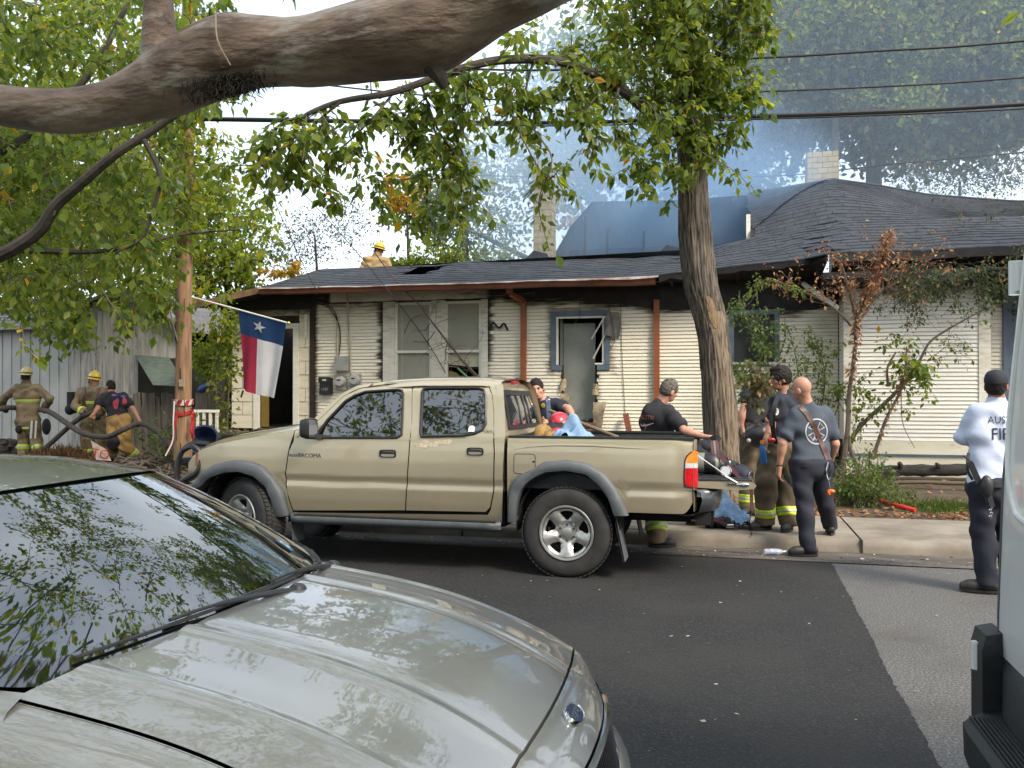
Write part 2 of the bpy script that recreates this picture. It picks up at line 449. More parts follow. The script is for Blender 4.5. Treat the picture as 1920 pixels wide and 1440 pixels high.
def soot_fn(x,z,Y):
 s=0.0
 if Y>15.0:
  lim=3.44 if x<-4 else lerp(lerp(3.38,3.16,sstep(-3.4,-0.6,x)),3.02,sstep(-.5,.1,x)*sstep(1.6,1.0,x))
  lim+=0.10*fnoise(x*1.7,7.7)
  s=max(s,1.0*sstep(lim-0.22,lim+0.06,z))
  if -8<x<-6.4:
   row=0.20+0.20*fnoise(z*16.13,4.0)+0.10*fnoise(z*3.3,1.0)
   if z<1.9:row*=0.45
   s=max(s,sstep(max(0.06,row)*1.15,0.0,-6.43-x)*1.05)
   s=max(s,sstep(0.16+0.10*fnoise(z*14,9.0),0.0,x+7.92))
   s=max(s,0.40*sstep(2.9,3.4,z))
  if -4.34<x<-3.6:
   s=max(s,sstep(max(0.03,0.16+0.16*fnoise(z*16,2.0)),0.0,x+4.33)*(1.0 if z>2.2 else 0.5))
  if -3.3<x<-1.7:
   d=max(abs(x+2.57)-0.56,abs(z-2.6)-0.55)
   s=max(s,0.55*sstep(0.16,0.0,d+0.09*fnoise(x*5,z*5)))
   s=max(s,0.5*sstep(0.10,0.0,abs(x+2.57)-0.34)*(z<2.1))
  s=max(s,0.30*max(0,fnoise(x*2.2,z*14.0,5.0))*(z>2.5))
 else:
  s=max(s,0.85*sstep(3.22,3.42,z+0.08*fnoise(x*2,3)))
  s=max(s,0.25*max(0,fnoise(x*2,z*9,1)))
 return s
def board_row(x0,x1,Y,z,h,parent,m,ragged=(0,0)):
 """One lapped clapboard: a face leaning out to its lower edge, and the shadowed underside that makes the lap."""
 mb,so=MB(),[]
 n=max(2,int((x1-x0)/0.09)+1)
 dz=0.0016*random.uniform(-1,1);dy=0.002*random.uniform(0,1)
 rows=[]
 a0=x0+ragged[0]*random.uniform(0,1);a1=x1-ragged[1]*random.uniform(0,1)
 for i in range(n+1):
  x=lerp(a0,a1,i/n);w=0.0012*fnoise(x*1.7,z*9)
  rows.append([(x,Y-0.003,z+h),(x,Y-0.020-dy,z+0.003+dz+w),(x,Y+0.001,z+dz+w+0.006)])
  s=soot_fn(x,z+h/2,Y);so+=[s,s,s]
 mb.grid(rows)
 return build(mb,'siding_board',m,parent,smooth=0,soot=so)
PITCH_B=0.0645
def siding(x0,x1,Y,z0,z1,parent,m,holes=()):
 k=0;z=z0
 while z<z1-0.01:
  segs=[(x0,x1,0,0)]
  for hx0,hx1,hz0,hz1,rg in holes:
   if z+PITCH_B*0.6>hz0 and z+PITCH_B*0.4<hz1:
    ns=[]
    for a,b,r0,r1 in segs:
     if hx1<=a or hx0>=b:ns.append((a,b,r0,r1));continue
     if hx0>a+0.02:ns.append((a,hx0,r0,rg))
     if hx1<b-0.02:ns.append((hx1,b,rg,r1))
    segs=ns
  for a,b,r0,r1 in segs:board_row(a,b,Y,z,PITCH_B,parent,m,(r0,r1))
  z+=PITCH_B
def wall_slab(name,x0,x1,Y,z0,z1,holes,m,t=0.12):
 """Sheathing with real openings, built from the solid rectangles between them."""
 mb=MB();xs=sorted({x0,x1,*[h[0]for h in holes],*[h[1]for h in holes]});zs=sorted({z0,z1,*[h[2]for h in holes],*[h[3]for h in holes]})
 for a,b in zip(xs[:-1],xs[1:]):
  for c,d in zip(zs[:-1],zs[1:]):
   mx,mz=(a+b)/2,(c+d)/2
   if any(h[0]<mx<h[1]and h[2]<mz<h[3]for h in holes):continue
   mb.box(a,b,Y+0.002,Y+t,c,d)
 return build(mb,name,m,house,smooth=0)
W1=(-6.40,-4.36,1.62,3.38)
W2=(-3.02,-2.13,2.15,3.04)
H2=(-2.90,-2.27,1.02,2.15)
W3=(0.16,0.84,2.18,3.0)
front=wall_slab('front_wall',-7.95,4.0,YW,0.35,3.62,[W1,W2,H2,W3],m_charbrown)
siding(-7.90,-6.44,YW,0.87,3.42,front,m_siding)
siding(-4.33,1.88,YW,0.87,3.40,front,m_siding,holes=[(-3.12,-2.03,2.08,3.13,0),(H2[0],H2[1],0.5,2.08,0.05),(0.09,0.92,2.09,3.08,0)])
siding(-6.44,-4.33,YW,0.87,1.5,front,m_siding)
mb=MB();mb.box(-7.95,1.88,YW-0.02,YW,0.55,0.868);build(mb,'water_table',m_base,front,smooth=0)
mb=MB();mb.box(-7.95,1.88,YW+0.02,YW+0.06,0.2,0.55);build(mb,'skirt_board',m_base,front,smooth=0)
mb=MB();so=[]
rows=[]
for x in np.linspace(-7.95,-1.2,80):
 lo=3.42+0.015*fnoise(x*3)
 rows.append([(x,YW-0.022,lo),(x,YW-0.026,3.62)])
 s=lerp(0.25,0.9,sstep(-5.2,-4.0,x)*0.8+0.45*fnoise(x*1.3,2))if -7.6<x<-4.3 else 1.0
 so+=[s*0.9,s]
mb.grid(rows,flip=True);build(mb,'frieze_board',m_trim,front,smooth=0,soot=so)
mb=MB();rows=[]
for x in np.linspace(-3.4,1.9,60):
 lo=lerp(lerp(3.42,3.12,sstep(-3.0,-0.8,x)),3.09,sstep(-.4,.1,x))+0.06*fnoise(x*3.1,4)-0.03*abs(fnoise(x*11,2))
 rows.append([(x,YW-0.030,lo),(x,YW-0.034,3.64)])
mb.grid(rows,flip=True);build(mb,'burnt_frieze',m_char,front,smooth=0)
mb=MB();mb.box(-8.0,-7.90,YW-0.035,YW+0.05,0.5,3.45);build(mb,'corner_post',m_charbrown,front,smooth=0)
def casing(x0,x1,z0,z1,Y,w,parent,name,m,proud=0.03,sides=('l','r','t','b')):
 mb=MB()
 if 'l' in sides:mb.box(x0-w,x0,Y-proud,Y+0.02,z0-(w if 'b' in sides else 0),z1+(w if 't' in sides else 0))
 if 'r' in sides:mb.box(x1,x1+w,Y-proud,Y+0.02,z0-(w if 'b' in sides else 0),z1+(w if 't' in sides else 0))
 if 't' in sides:mb.box(x0,x1,Y-proud+0.002,Y+0.02,z1,z1+w)
 if 'b' in sides:mb.box(x0,x1,Y-proud+0.002,Y+0.02,z0-w,z0)
 return build(mb,name,m,parent,smooth=0,soot=[soot_fn(v[0],v[2],Y)*0.7 for v in mb.v]if m is m_trim else None)
def sash_window(x0,x1,broken=False):
 root=None
 mb=MB()
 mb.box(x0,x0+0.05,YW-0.008,YW+0.05,1.62,3.38);mb.box(x1-0.05,x1,YW-0.008,YW+0.05,1.62,3.38)
 mb.box(x0+0.05,x1-0.05,YW-0.008,YW+0.05,3.33,3.38);mb.box(x0+0.05,x1-0.05,YW-0.008,YW+0.05,1.62,1.68)
 root=build(mb,'window',m_trim,house,smooth=0,soot=[0.35*sstep(3.25,3.5,v[2])for v in mb.v])
 mb=MB();mb.box(x0+0.03,x1-0.03,YW-0.02,YW+0.03,2.40,2.45);build(mb,'meeting_rail',m_trim,root,smooth=0,soot=[0]*8)
 mb=MB();z=1.70 if not broken else 2.13
 zz=z
 while zz<3.32:
  mb.add([(x0+0.05,YW+0.045,zz),(x1-0.05,YW+0.045,zz),(x1-0.05,YW+0.060,zz+0.036),(x0+0.05,YW+0.060,zz+0.036)],[(0,1,2,3)])
  zz+=0.034
 build(mb,'blind',m_blind,root,smooth=0)
 mb=MB();mb.box(x0+0.05,x1-0.05,YW+0.015,YW+0.02,2.45,3.33);build(mb,'pane',m_pane,root,smooth=0)
 if not broken:
  mb=MB();mb.box(x0+0.05,x1-0.05,YW+0.015,YW+0.02,1.68,2.40);build(mb,'pane',m_pane,root,smooth=0)
  mb=MB();mb.box(x0+0.12,x0+0.14,YW+0.035,YW+0.04,1.7,3.3);build(mb,'blind_cord',m_trim,root,smooth=0)
 else:
  mb=MB();mb.tube(catmull([(x0+0.06,YW+0.02,2.16),(x0+0.3,YW+0.0,2.14),(x1-0.06,YW+0.0,2.09)],4),0.014,6)
  build(mb,'burnt_sash_bar',m_char,root)
  mb=MB();mb.add([(x0+0.05,YW+0.03,1.66),(x0+0.4,YW+0.03,1.66),(x0+0.38,YW+0.03,1.86),(x0+0.22,YW+0.03,2.02),(x0+0.05,YW+0.03,2.06)],[(0,1,2,3,4)])
  mb.add([(x0+0.42,YW+0.032,1.66),(x1-0.05,YW+0.032,1.66),(x1-0.05,YW+0.032,2.0),(x0+0.52,YW+0.032,1.95)],[(0,1,2,3)])
  build(mb,'broken_blind',m_plaster,root,smooth=0)
 return root
sash_window(-6.20,-5.45);sash_window(-5.18,-4.46,True)
fr=MB()
fr.box(-6.44,-6.20,YW-0.035,YW+0.06,1.5,3.40);fr.box(-5.45,-5.18,YW-0.04,YW+0.06,1.5,3.40);fr.box(-4.46,-4.33,YW-0.035,YW+0.06,1.5,3.40)
fr.box(-6.30,-6.28,YW-0.045,YW-0.036,1.5,3.40);fr.box(-5.40,-5.37,YW-0.052,YW-0.041,1.5,3.40)
fr.box(-6.46,-4.31,YW-0.07,YW-0.036,1.46,1.52)
build(fr,'window_casing',m_trim,house,smooth=0,soot=[0.55*sstep(3.25,3.5,v[2])for v in fr.v])
op=casing(-3.02,-2.13,2.15,3.04,YW,0.10,house,'window_casing',m_blue,0.04,('l','r','t'))
mb=MB();mb.box(-3.12,-2.91,YW-0.038,YW+0.02,2.05,2.149);mb.box(-2.26,-2.03,YW-0.038,YW+0.02,2.05,2.149);build(mb,'broken_sill',m_blue,op,smooth=0)
mb=MB();mb.box(-3.018,-2.985,YW-0.025,YW+0.05,2.152,3.038);mb.box(-2.985,-2.165,YW-0.025,YW+0.05,3.005,3.038);mb.box(-2.165,-2.132,YW-0.025,YW+0.05,2.152,3.038)
mb.box(-2.30,-2.165,YW-0.02,YW+0.04,2.152,2.18)
build(mb,'inner_frame',m_trim,op,smooth=0,soot=[0.1]*len(mb.v))
mb=MB()
for a,b,w in [((-2.33,YW-0.02,2.26),(-2.02,YW-0.10,2.84),0.03),((-2.36,YW-0.03,2.62),(-2.10,YW-0.12,3.02),0.026)]:
 mb.beam(a,b,w,0.02)
build(mb,'hanging_sash_stile',m_trim,op,smooth=0,soot=[0.2]*len(mb.v))
mb=MB()
mb.grid([[(-2.12+0.26*u+0.03*math.sin(v*3),YW-0.09-0.04*math.sin(u*5+v),3.10-0.40*v-0.10*u*v)for u in np.linspace(0,1,6)]for v in np.linspace(0,1,6)])
build(mb,'torn_screen',mat('torn_screen',(0.10,0.10,0.10),0.8,col2=(0.2,0.19,0.18),scale=8),op)
mb=MB();mb.tube(catmull([(-2.0,YW-0.1,3.42),(-2.03,YW-0.12,3.2),(-1.97,YW-0.12,2.9),(-1.93,YW-0.08,2.6),(-2.0,YW-0.08,2.45)],4),0.006,5)
mb.tube(catmull([(-1.83,YW-0.03,3.3),(-1.80,YW-0.03,2.2),(-1.74,YW-0.03,1.1)],6),0.005,5)
mb.tube([(-2.57,YW-0.06,3.5),(-2.57,YW-0.06,3.0)],0.005,5)
build(mb,'dangling_wire',m_char,op)
m_ins=mat('torn_insulation',(0.50,0.42,0.29),0.95,col2=(0.30,0.23,0.15),scale=9,bump=0.8,bscale=30)
mb=MB()
for cx,cz,w,h in [(-2.88,1.78,0.10,0.22),(-2.86,1.56,0.16,0.12),(-2.29,1.70,0.10,0.2)]:
 mb.grid([[(cx+w*(u-.5)+0.02*fnoise(u*4,v*4,cx),YW-0.05-0.03*math.sin(u*4+v*3+cx*9),cz+h*(0.5-v)+0.02*fnoise(u*5,v*5,cz))for u in np.linspace(0,1,5)]for v in np.linspace(0,1,5)])
build(mb,'torn_lining',m_ins,op)
mb=MB()
mb.grid([[(-2.33+0.26*u*(1-0.4*v)+0.03*fnoise(u*4,v*4,3),YW-0.05-0.07*u-0.03*math.sin(v*5),1.47-0.48*v+0.05*fnoise(u*3,v*3,8))for u in np.linspace(0,1,7)]for v in np.linspace(0,1,7)])
build(mb,'torn_lining',m_ins,op)
mb=MB();mb.box(-2.52,-2.22,YW-0.06,YW+0.02,1.0,1.09);mb.box(-2.50,-2.24,YW-0.05,YW+0.02,0.90,0.98);build(mb,'exposed_stud',mat('raw_wood',(0.24,0.11,0.07),0.8,col2=(0.13,0.06,0.045),scale=6),op,smooth=0)
mb=MB()
for k in range(16):
 mb.ellipsoid((-2.85+0.62*random.random(),YW+0.05+0.3*random.random(),1.0+0.10*random.random()),(0.08,0.1,0.06+0.05*random.random()),6,4)
build(mb,'charred_rubble',m_char,op)
mb=MB()
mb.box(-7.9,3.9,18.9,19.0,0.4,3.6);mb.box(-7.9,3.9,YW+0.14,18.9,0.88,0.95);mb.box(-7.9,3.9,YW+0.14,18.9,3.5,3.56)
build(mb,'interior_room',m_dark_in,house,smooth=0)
mb=MB();mb.box(-3.6,-2.80,YW+0.95,YW+1.0,0.95,3.4);mb.box(-2.16,-1.3,YW+0.90,YW+0.95,0.95,3.4);build(mb,'interior_partition',m_plaster,house,smooth=0)
mb=MB();mb.box(-2.93,-2.33,YW+0.24,YW+0.3,0.98,2.93);mb.box(-2.99,-2.94,YW+0.2,YW+0.26,0.98,3.3)
build(mb,'interior_door',m_greydoor,house,smooth=0)
mb=MB();mb.lathe([(0.0,0.16),(0.03,0.15),(0.05,0.06),(0.06,0.0)],(-2.72,YW+0.4,2.92),n=10);build(mb,'ceiling_lamp',mat('lamp_brass',(0.45,0.33,0.12),0.3,0.9),house)
rw=casing(0.16,0.84,2.18,3.0,YW,0.085,house,'window_casing',m_blue,0.035)
mb=MB();mb.box(0.16,0.84,YW+0.03,YW+0.04,2.18,3.0);build(mb,'dark_pane',mat('sooty_glass',(0.012,0.013,0.014),0.12),rw,smooth=0)
mb=MB();mb.box(0.13,0.87,YW-0.05,YW-0.036,2.13,2.17);build(mb,'sill',m_trim,rw,smooth=0,soot=[0.1]*8)
right=None
mb=MB();mb.box(1.92,4.02,YR+0.003,YR+0.1,0.35,3.5);mb.box(1.90,2.0,YR+0.1,YW,0.35,3.5)
right=build(mb,'bay_wall',m_charbrown,house,smooth=0)
siding(2.06,3.86,YR,0.87,3.33,right,m_siding_w)
z=0.87
mb=MB();mb.box(1.895,2.06,YR-0.03,YR+0.002,0.64,3.4);mb.box(1.872,1.894,YR-0.028,YR+0.12,0.64,3.4)
build(mb,'corner_board',m_trim,right,smooth=0,soot=[0.5*sstep(3.25,3.45,v[2])for v in mb.v])
mb=MB();mb.box(3.86,4.03,YR-0.03,YR+0.002,0.64,3.4)
build(mb,'corner_board',m_trim,right,smooth=0,soot=[0.5*sstep(3.25,3.45,v[2])for v in mb.v])
mb=MB();mb.box(1.9,4.03,YR-0.032,YR+0.0,0.66,0.868);build(mb,'water_table',m_base,right,smooth=0)
mb=MB();mb.box(1.88,4.05,YR-0.05,YR+0.0,0.63,0.657);build(mb,'drip_cap',m_blue,right,smooth=0)
mb=MB();mb.box(1.9,4.03,YR-0.02,YR+0.02,0.2,0.628);build(mb,'skirt_board',m_base,right,smooth=0)
z=0.87
mb=MB()
while z<3.3:
 mb.add([(1.888,YR+0.12,z),(1.888,YW-0.02,z),(1.898,YW-0.02,z+0.0645),(1.898,YR+0.12,z+0.0645)],[(0,1,2,3),]);z+=0.0645
build(mb,'return_siding',m_siding_w,right,smooth=0,soot=[0.7*sstep(2.9,3.3,v[2])for v in mb.v])
siding(4.06,4.30,YR+0.35,0.87,3.2,right,m_siding)
mb=MB();mb.box(4.03,8.0,YR+0.36,YR+0.45,0.35,3.5);mb.box(4.30,4.56,YR+0.30,YR+0.358,0.35,3.45);build(mb,'side_porch_wall',m_blue,house,smooth=0)
mb=MB();mb.box(4.60,4.70,YR+0.2,YR+0.3,0.3,3.45);build(mb,'porch_post',m_trim,house,smooth=0,soot=[0.0]*8)
mb=MB()
for k in (0,1):mb.box([2.65,3.35][k]-0.03,[2.65,3.35][k]+0.03,YR-0.1,YR-0.03,3.28,3.34)
build(mb,'soffit_block',m_trim,right,smooth=0,soot=[0]*len(mb.v))
mb=MB();mb.box(-7.95,-7.85,YW+0.13,19.0,0.3,3.5);mb.box(-7.95,4.0,19.01,19.1,0.3,3.5);mb.box(3.95,4.02,YR+0.46,19.0,0.3,3.45)
build(mb,'outer_wall',m_base,house,smooth=0)
mb=MB();mb.box(-9.75,-9.12,YW+0.02,YW+0.1,0.9,3.35);mb.box(-8.36,-7.98,YW+0.02,YW+0.1,0.9,3.35);mb.box(-9.12,-8.36,YW+0.02,YW+0.1,2.93,3.35)
porch=build(mb,'porch_wall',m_charbrown,house,smooth=0)
def tile(x0,x1,z0,z1):
 mb=MB();t=random.uniform(0,0.004)
 mb.add([(x0+.004,YW-0.002-t,z1-.003),(x1-.004,YW-0.002-t,z1-.003),(x1-.004,YW-0.014-t,z0),(x0+.004,YW-0.014-t,z0),(x1-.004,YW+0.019,z0),(x0+.004,YW+0.019,z0)],[(3,2,1,0),(5,4,2,3)])
 build(mb,'siding_tile',m_tileS,porch,smooth=0,soot=[0.8*sstep(3.0,3.3,v[2]+0.1*fnoise(v[0]*4,1))for v in mb.v])
for r in range(9):
 z0=0.92+r*0.27
 if r%2:tile(-8.24,-8.0,z0,z0+0.27)
 else:
  tile(-8.24,-8.10,z0,z0+0.27);tile(-8.10,-8.0,z0,z0+0.27)
 if r%2:tile(-9.75,-9.5,z0,z0+0.27);tile(-9.5,-9.24,z0,z0+0.27)
 else:tile(-9.75,-9.24,z0,z0+0.27)
 if z0>2.9:tile(-9.24,-8.7,z0+0.1,z0+0.27);tile(-8.7,-8.24,z0+0.1,z0+0.27)
mb=MB();mb.box(-9.24,-9.12,YW-0.04,YW+0.02,0.9,3.02);mb.box(-8.36,-8.24,YW-0.04,YW+0.02,0.9,3.02);mb.box(-9.12,-8.36,YW-0.038,YW+0.02,2.92,3.02)
df=build(mb,'door_frame',m_trim,house,smooth=0,soot=[0.1]*len(mb.v))
mb=MB();mb.box(-9.115,-9.0,YW+0.05,YW+0.16,0.95,2.9);build(mb,'yellow_door_edge',mat('yellow_paint',(0.26,0.17,0.03),0.7,col2=(0.16,0.10,0.02),scale=3,world=True),df,smooth=0)
mb=MB();mb.box(-8.12,-8.06,YW-0.03,YW-0.016,2.72,3.2);build(mb,'batten',m_trim,porch,smooth=0,soot=[0.1]*8)
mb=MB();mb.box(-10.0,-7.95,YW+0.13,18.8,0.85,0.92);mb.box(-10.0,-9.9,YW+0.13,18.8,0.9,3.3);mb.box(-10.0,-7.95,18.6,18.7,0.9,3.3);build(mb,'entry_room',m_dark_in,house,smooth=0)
mb=MB();mb.box(-10.05,-7.98,13.9,YW+0.02,0.74,0.86);build(mb,'porch_floor',m_char,house,smooth=0)
mb=MB();mb.box(-10.05,-7.98,13.92,13.98,0.25,0.739);build(mb,'porch_skirt',m_charbrown,house,smooth=0)
mb=MB()
for k in range(26):
 a=random.uniform(-9.2,-8.0);y=random.uniform(14.1,15.5)
 mb.beam((a,y,0.88+.05*random.random()),(a+random.uniform(-.3,.3),y+random.uniform(-.25,.25),0.88+.06*random.random()),random.uniform(.02,.06),.02)
stuff(build(mb,'porch_debris',mat('debris',(0.06,0.045,0.025),0.9,col2=(0.14,0.11,0.05),scale=4,world=True),house,smooth=0))
rl=MB();rl.box(-9.97,-9.90,14.0,14.07,0.6,1.34);rl.box(-9.88,-9.10,14.01,14.06,1.27,1.32);rl.box(-9.88,-9.10,14.01,14.06,0.90,0.95)
rail=build(rl,'railing',m_trim,house,smooth=0,soot=[0.1]*len(rl.v))
for k in range(6):
 mb=MB();x=-9.84+k*0.135;mb.box(x,x+0.05,14.02,14.05,0.951,1.269);build(mb,'baluster',m_trim,rail,smooth=0,soot=[0.1+0.3*random.random()]*8)
mb=MB();mb.box(-9.90,-9.80,14.0,14.1,0.86,3.35);build(mb,'porch_post',m_brown,house,smooth=0)
m_meter=mat('meter_grey',(0.34,0.34,0.33),0.5,col2=(0.26,0.26,0.25),scale=5)
m_conduit=mat('conduit_paint',(0.52,0.47,0.36),0.6,col2=(0.30,0.26,0.2),scale=3)
mb=MB();mb.box(-7.40,-7.14,YW-0.16,YW-0.02,2.06,2.35);eb=build(mb,'electric_box',m_meter,house,smooth=0)
bm=mb
mb=MB();mb.box(-7.385,-7.155,YW-0.166,YW-0.161,2.08,2.33);build(mb,'box_lid',m_meter,eb,smooth=0)
for cx,cz in ((-7.30,1.86),(-7.00,1.89)):
 mb=MB();mb.box(cx-0.11,cx+0.11,YW-0.08,YW-0.02,cz-0.17,cz+0.11);e=build(mb,'electric_meter',m_meter,house,smooth=0)
 mb=MB();mb.lathe([(0.105,0),(0.105,0.05),(0.09,0.09),(0.085,0.1),(0,0.105)],(cx,YW-0.08,cz),(0,-1,0),20);build(mb,'meter_glass',mat('meter_dome',(0.42,0.42,0.40),0.15,coat=1),e)
 mb=MB();mb.box(cx-0.04,cx+0.04,YW-0.19,YW-0.186,cz+0.01,cz+0.035);build(mb,'meter_dial',m_char,e,smooth=0)
mb=MB();mb.tube(catmull([(-7.95,YW-0.06,3.47),(-7.68,YW-0.07,3.42),(-7.46,YW-0.07,3.25),(-7.38,YW-0.06,3.05)],5),0.012,6);build(mb,'service_cable',m_char,house)
mb=MB();mb.tube(catmull([(-7.95,YW-0.05,3.42),(-7.6,YW-0.06,3.33),(-7.37,YW-0.06,3.0),(-7.33,YW-0.05,2.7),(-7.36,YW-0.05,2.36)],5),0.010,6);build(mb,'service_cable',m_char,house)
mb=MB();mb.tube([(-7.39,YW-0.05,3.05),(-7.385,YW-0.05,2.35)],0.022,8);build(mb,'conduit',m_conduit,house)
mb=MB();mb.tube([(-7.39,YW-0.05,2.06),(-7.385,YW-0.05,1.7)],0.02,8);build(mb,'conduit',m_conduit,house)
mb=MB();mb.tube([(-7.19,YW-0.05,3.6),(-7.16,YW-0.05,3.0),(-7.10,YW-0.05,2.0)],0.017,8);build(mb,'conduit',m_conduit,house)
m_black=mat('black_enamel',(0.012,0.012,0.013),0.4,col2=(0.02,0.02,0.02),scale=6)
mb=MB();mb.prism([(-7.74,YW-0.14,1.60),(-7.50,YW-0.14,1.60),(-7.50,YW-0.14,1.93),(-7.72,YW-0.14,1.93)],(0,0.12,0));bx=build(mb,'mailbox',m_black,house,smooth=0)
mb=MB();mb.box(-7.75,-7.49,YW-0.155,YW-0.141,1.83,1.945);build(mb,'flap',m_black,bx,smooth=0)
mb=text_mb('1107',0.075,frame_m((-7.62,YW-0.146,1.70),(1,0,0),(0,0,1)),0.002);build(mb,'house_number',mat('pale_number',(0.30,0.30,0.28),0.5),bx,smooth=0)
mb=MB();mb.box(-7.66,-7.58,YW-0.162,YW-0.156,1.87,1.9);build(mb,'badge',mat('badge_pale',(0.6,0.6,0.58),0.4),bx,smooth=0)
mb=MB();mb.tube(catmull([(-4.27,YW-0.05,2.86),(-4.2,YW-0.09,2.95),(-4.1,YW-0.06,2.85),(-4.0,YW-0.08,2.93),(-3.93,YW-0.05,2.80)],4),0.02,6);build(mb,'melted_fixture',m_char,house)
for x,zt in ((-3.63,3.34),(-1.18,3.30)):
 mb=MB();mb.box(x-0.05,x+0.05,YW-0.10,YW-0.022,0.55,zt);d=build(mb,'downspout',m_copper,house,smooth=0)
 mb=MB();mb.box(x-0.056,x+0.056,YW-0.105,YW-0.0215,1.5,1.55);build(mb,'strap',m_copper,d,smooth=0)
mb=MB();mb.beam((-3.82,15.05,3.62),(-3.80,15.08,3.46),0.11,0.08,up=(0,1,0));mb.beam((-3.80,15.09,3.45),(-3.63,15.42,3.34),0.09,0.06,up=(1,0,0));build(mb,'downspout_elbow',m_copper,house,smooth=0)
EX=[-8.74,-7.49,-4.3,-1.15,-0.78,0.42,1.45,1.65,3.0,4.3,7.0]
EZ=[3.67,3.655,3.64,3.655,3.70,3.79,3.86,3.83,3.80,3.82,3.84]
EY=[14.9,14.9,14.9,14.9,14.9,14.9,14.85,14.15,14.1,14.1,14.1]
def eave(x):
 return Vector((x,interp(EX,EY,x),interp(EX,EZ,x)+0.012*fnoise(x*1.3,5)))
def kink(x):
 z=interp([-8.75,-5.9,-5.2,-4.6,-0.9,0.43,2.0,4.5,7.0],[4.385,4.38,4.44,4.38,4.38,4.62,4.85,4.72,4.75],x)
 return Vector((x,interp([-0.9,0.5,4.5],[17.4,17.2,16.6],x),z+0.012*fnoise(x*2,9)))
RX=[-3.46,-2.96,-1.03,0.48,1.6,2.28,3.2,4.16,5.8,7.5]
RZ=[5.5,6.04,5.97,6.0,6.14,6.22,6.03,5.78,5.55,5.5]
def ridge(x):
 return Vector((x,19.5,interp(RX,RZ,x)))
def hole(x,t):
 return (-6.55+0.25*t)<x<(-5.93+0.30*t)and 0.42<t<0.93
def surf_low(x,t):
 a,b=eave(x),kink(x);p=a.lerp(b,t)
 p.z+=0.02*fnoise(x*1.1,t*3,2)*t*(1-t)*4
 if x>-3.2:p.z+=0.035*fnoise(x*1.9,t*2.2,6)*min(1,t*3)
 return p
def surf_high(x,t):
 a,b=kink(x),ridge(x);p=a.lerp(b,t)
 bul=math.exp(-((x-1.8)/1.5)**2)
 p.z+=0.26*bul*math.sin(PI*t)-0.10*math.exp(-((x-4.2)/1.2)**2)*math.sin(PI*t)
 if x<1.4:p.z+=0.07*fnoise(x*3.5,t*4,1)*(1.4-x)*math.sin(PI*min(1,t*1.2))
 return p
def course(surf,x0,x1,t0,t1,parent,tab=0.3,skip=None,thick=0.014,x0f=None):
 mb=MB();x=x0+(x0f(t0)if x0f else 0)-random.uniform(0,tab)
 lo_lim=x0+(x0f(t0)if x0f else 0)
 while x<x1:
  a,b=max(x,lo_lim),min(x+tab-0.008,x1);x+=tab
  if b-a<0.02:continue
  if skip and skip((a+b)/2,(t0+t1)/2):
   if mb.v:build(mb,'shingle_course',m_shingle,parent,smooth=0);mb=MB()
   continue
  dt=random.uniform(-0.06,0.06)*(t1-t0);lift=random.uniform(0.0,0.006)
  A,B=surf(a,t0+dt),surf(b,t0+dt);C,D=surf(b,t1+0.2*(t1-t0)),surf(a,t1+0.2*(t1-t0))
  up=Vector((0,0,thick+lift));up2=Vector((0,0,0.002))
  mb.add([A+up,B+up,C+up2,D+up2,A,B],[(0,1,2,3),(4,5,1,0)])
 if mb.v:return build(mb,'shingle_course',m_shingle,parent,smooth=0)
def deck(surf,xs,ts,name,m,skip=None,dz=-0.01):
 mb=MB()
 for i in range(len(xs)-1):
  for j in range(len(ts)-1):
   if skip and skip((xs[i]+xs[i+1])/2,(ts[j]+ts[j+1])/2):continue
   q=[surf(xs[i],ts[j]),surf(xs[i+1],ts[j]),surf(xs[i+1],ts[j+1]),surf(xs[i],ts[j+1])]
   mb.add([(p.x,p.y,p.z+dz)for p in q],[(0,1,2,3)])
 return build(mb,name,m,house,smooth=0)
low=deck(surf_low,np.linspace(-8.74,7.0,120),np.linspace(0,1,15),'low_roof',m_char,hole)
NL=11
for k in range(NL):course(surf_low,-8.74,7.0,k/NL,(k+1)/NL,low,skip=hole)
high=deck(surf_high,np.linspace(0.5,7.0,60),np.linspace(0,1,16),'main_roof',m_char)
NH=22
def ragged_left(t):return 0.10*fnoise(t*9,3.3)+(0.25*(0.5-t)if t<0.5 else 0.0)
for k in range(NH):course(surf_high,0.46,7.0,k/NH,(k+1)/NH,high,x0f=ragged_left)
mb=MB()
for k in range(9):
 x=0.55+0.12*k;t=0.12+0.05*k
 p=surf_high(x,t);q=surf_high(x+0.5,t+0.16)
 mb.add([p+Vector((0,0,0.03)),q+Vector((0,0,0.07)),q+Vector((0.12,0.25,0.13)),p+Vector((0.05,0.25,0.15))],[(0,1,2,3)])
build(mb,'buckled_shingle',m_shingle,high,smooth=0)
mb=MB();mb.tube([ridge(x)+Vector((0,0,0.01))for x in np.linspace(0.5,7.0,30)],0.035,6);build(mb,'ridge_cap',m_shingle,high)
PPt=[]
for t in np.linspace(0,1,9):
 a=surf_low(-8.74,t);b=Vector((-10.25,14.9+2.6*t,3.395+0.15*t));PPt.append([a.lerp(b,u)for u in np.linspace(0,1,9)])
mb=MB();mb.grid(PPt);pr=build(mb,'porch_roof',m_char,house,smooth=0)
for k in range(8):
 mb=MB()
 a0,a1=PPt[k],PPt[k+1]
 mb.grid([[p+Vector((0,0,0.016))for p in a0],[p+Vector((0,0,0.005))for p in a1]]);build(mb,'shingle_course',m_shingle,pr,smooth=0)
mb=MB();mb.beam((-8.74,14.88,3.63),(-10.25,14.88,3.36),0.04,0.12);build(mb,'rake_board',mat('rake_wood',(0.26,0.16,0.09),0.8,col2=(0.12,0.07,0.04),scale=5,world=True),pr,smooth=0)
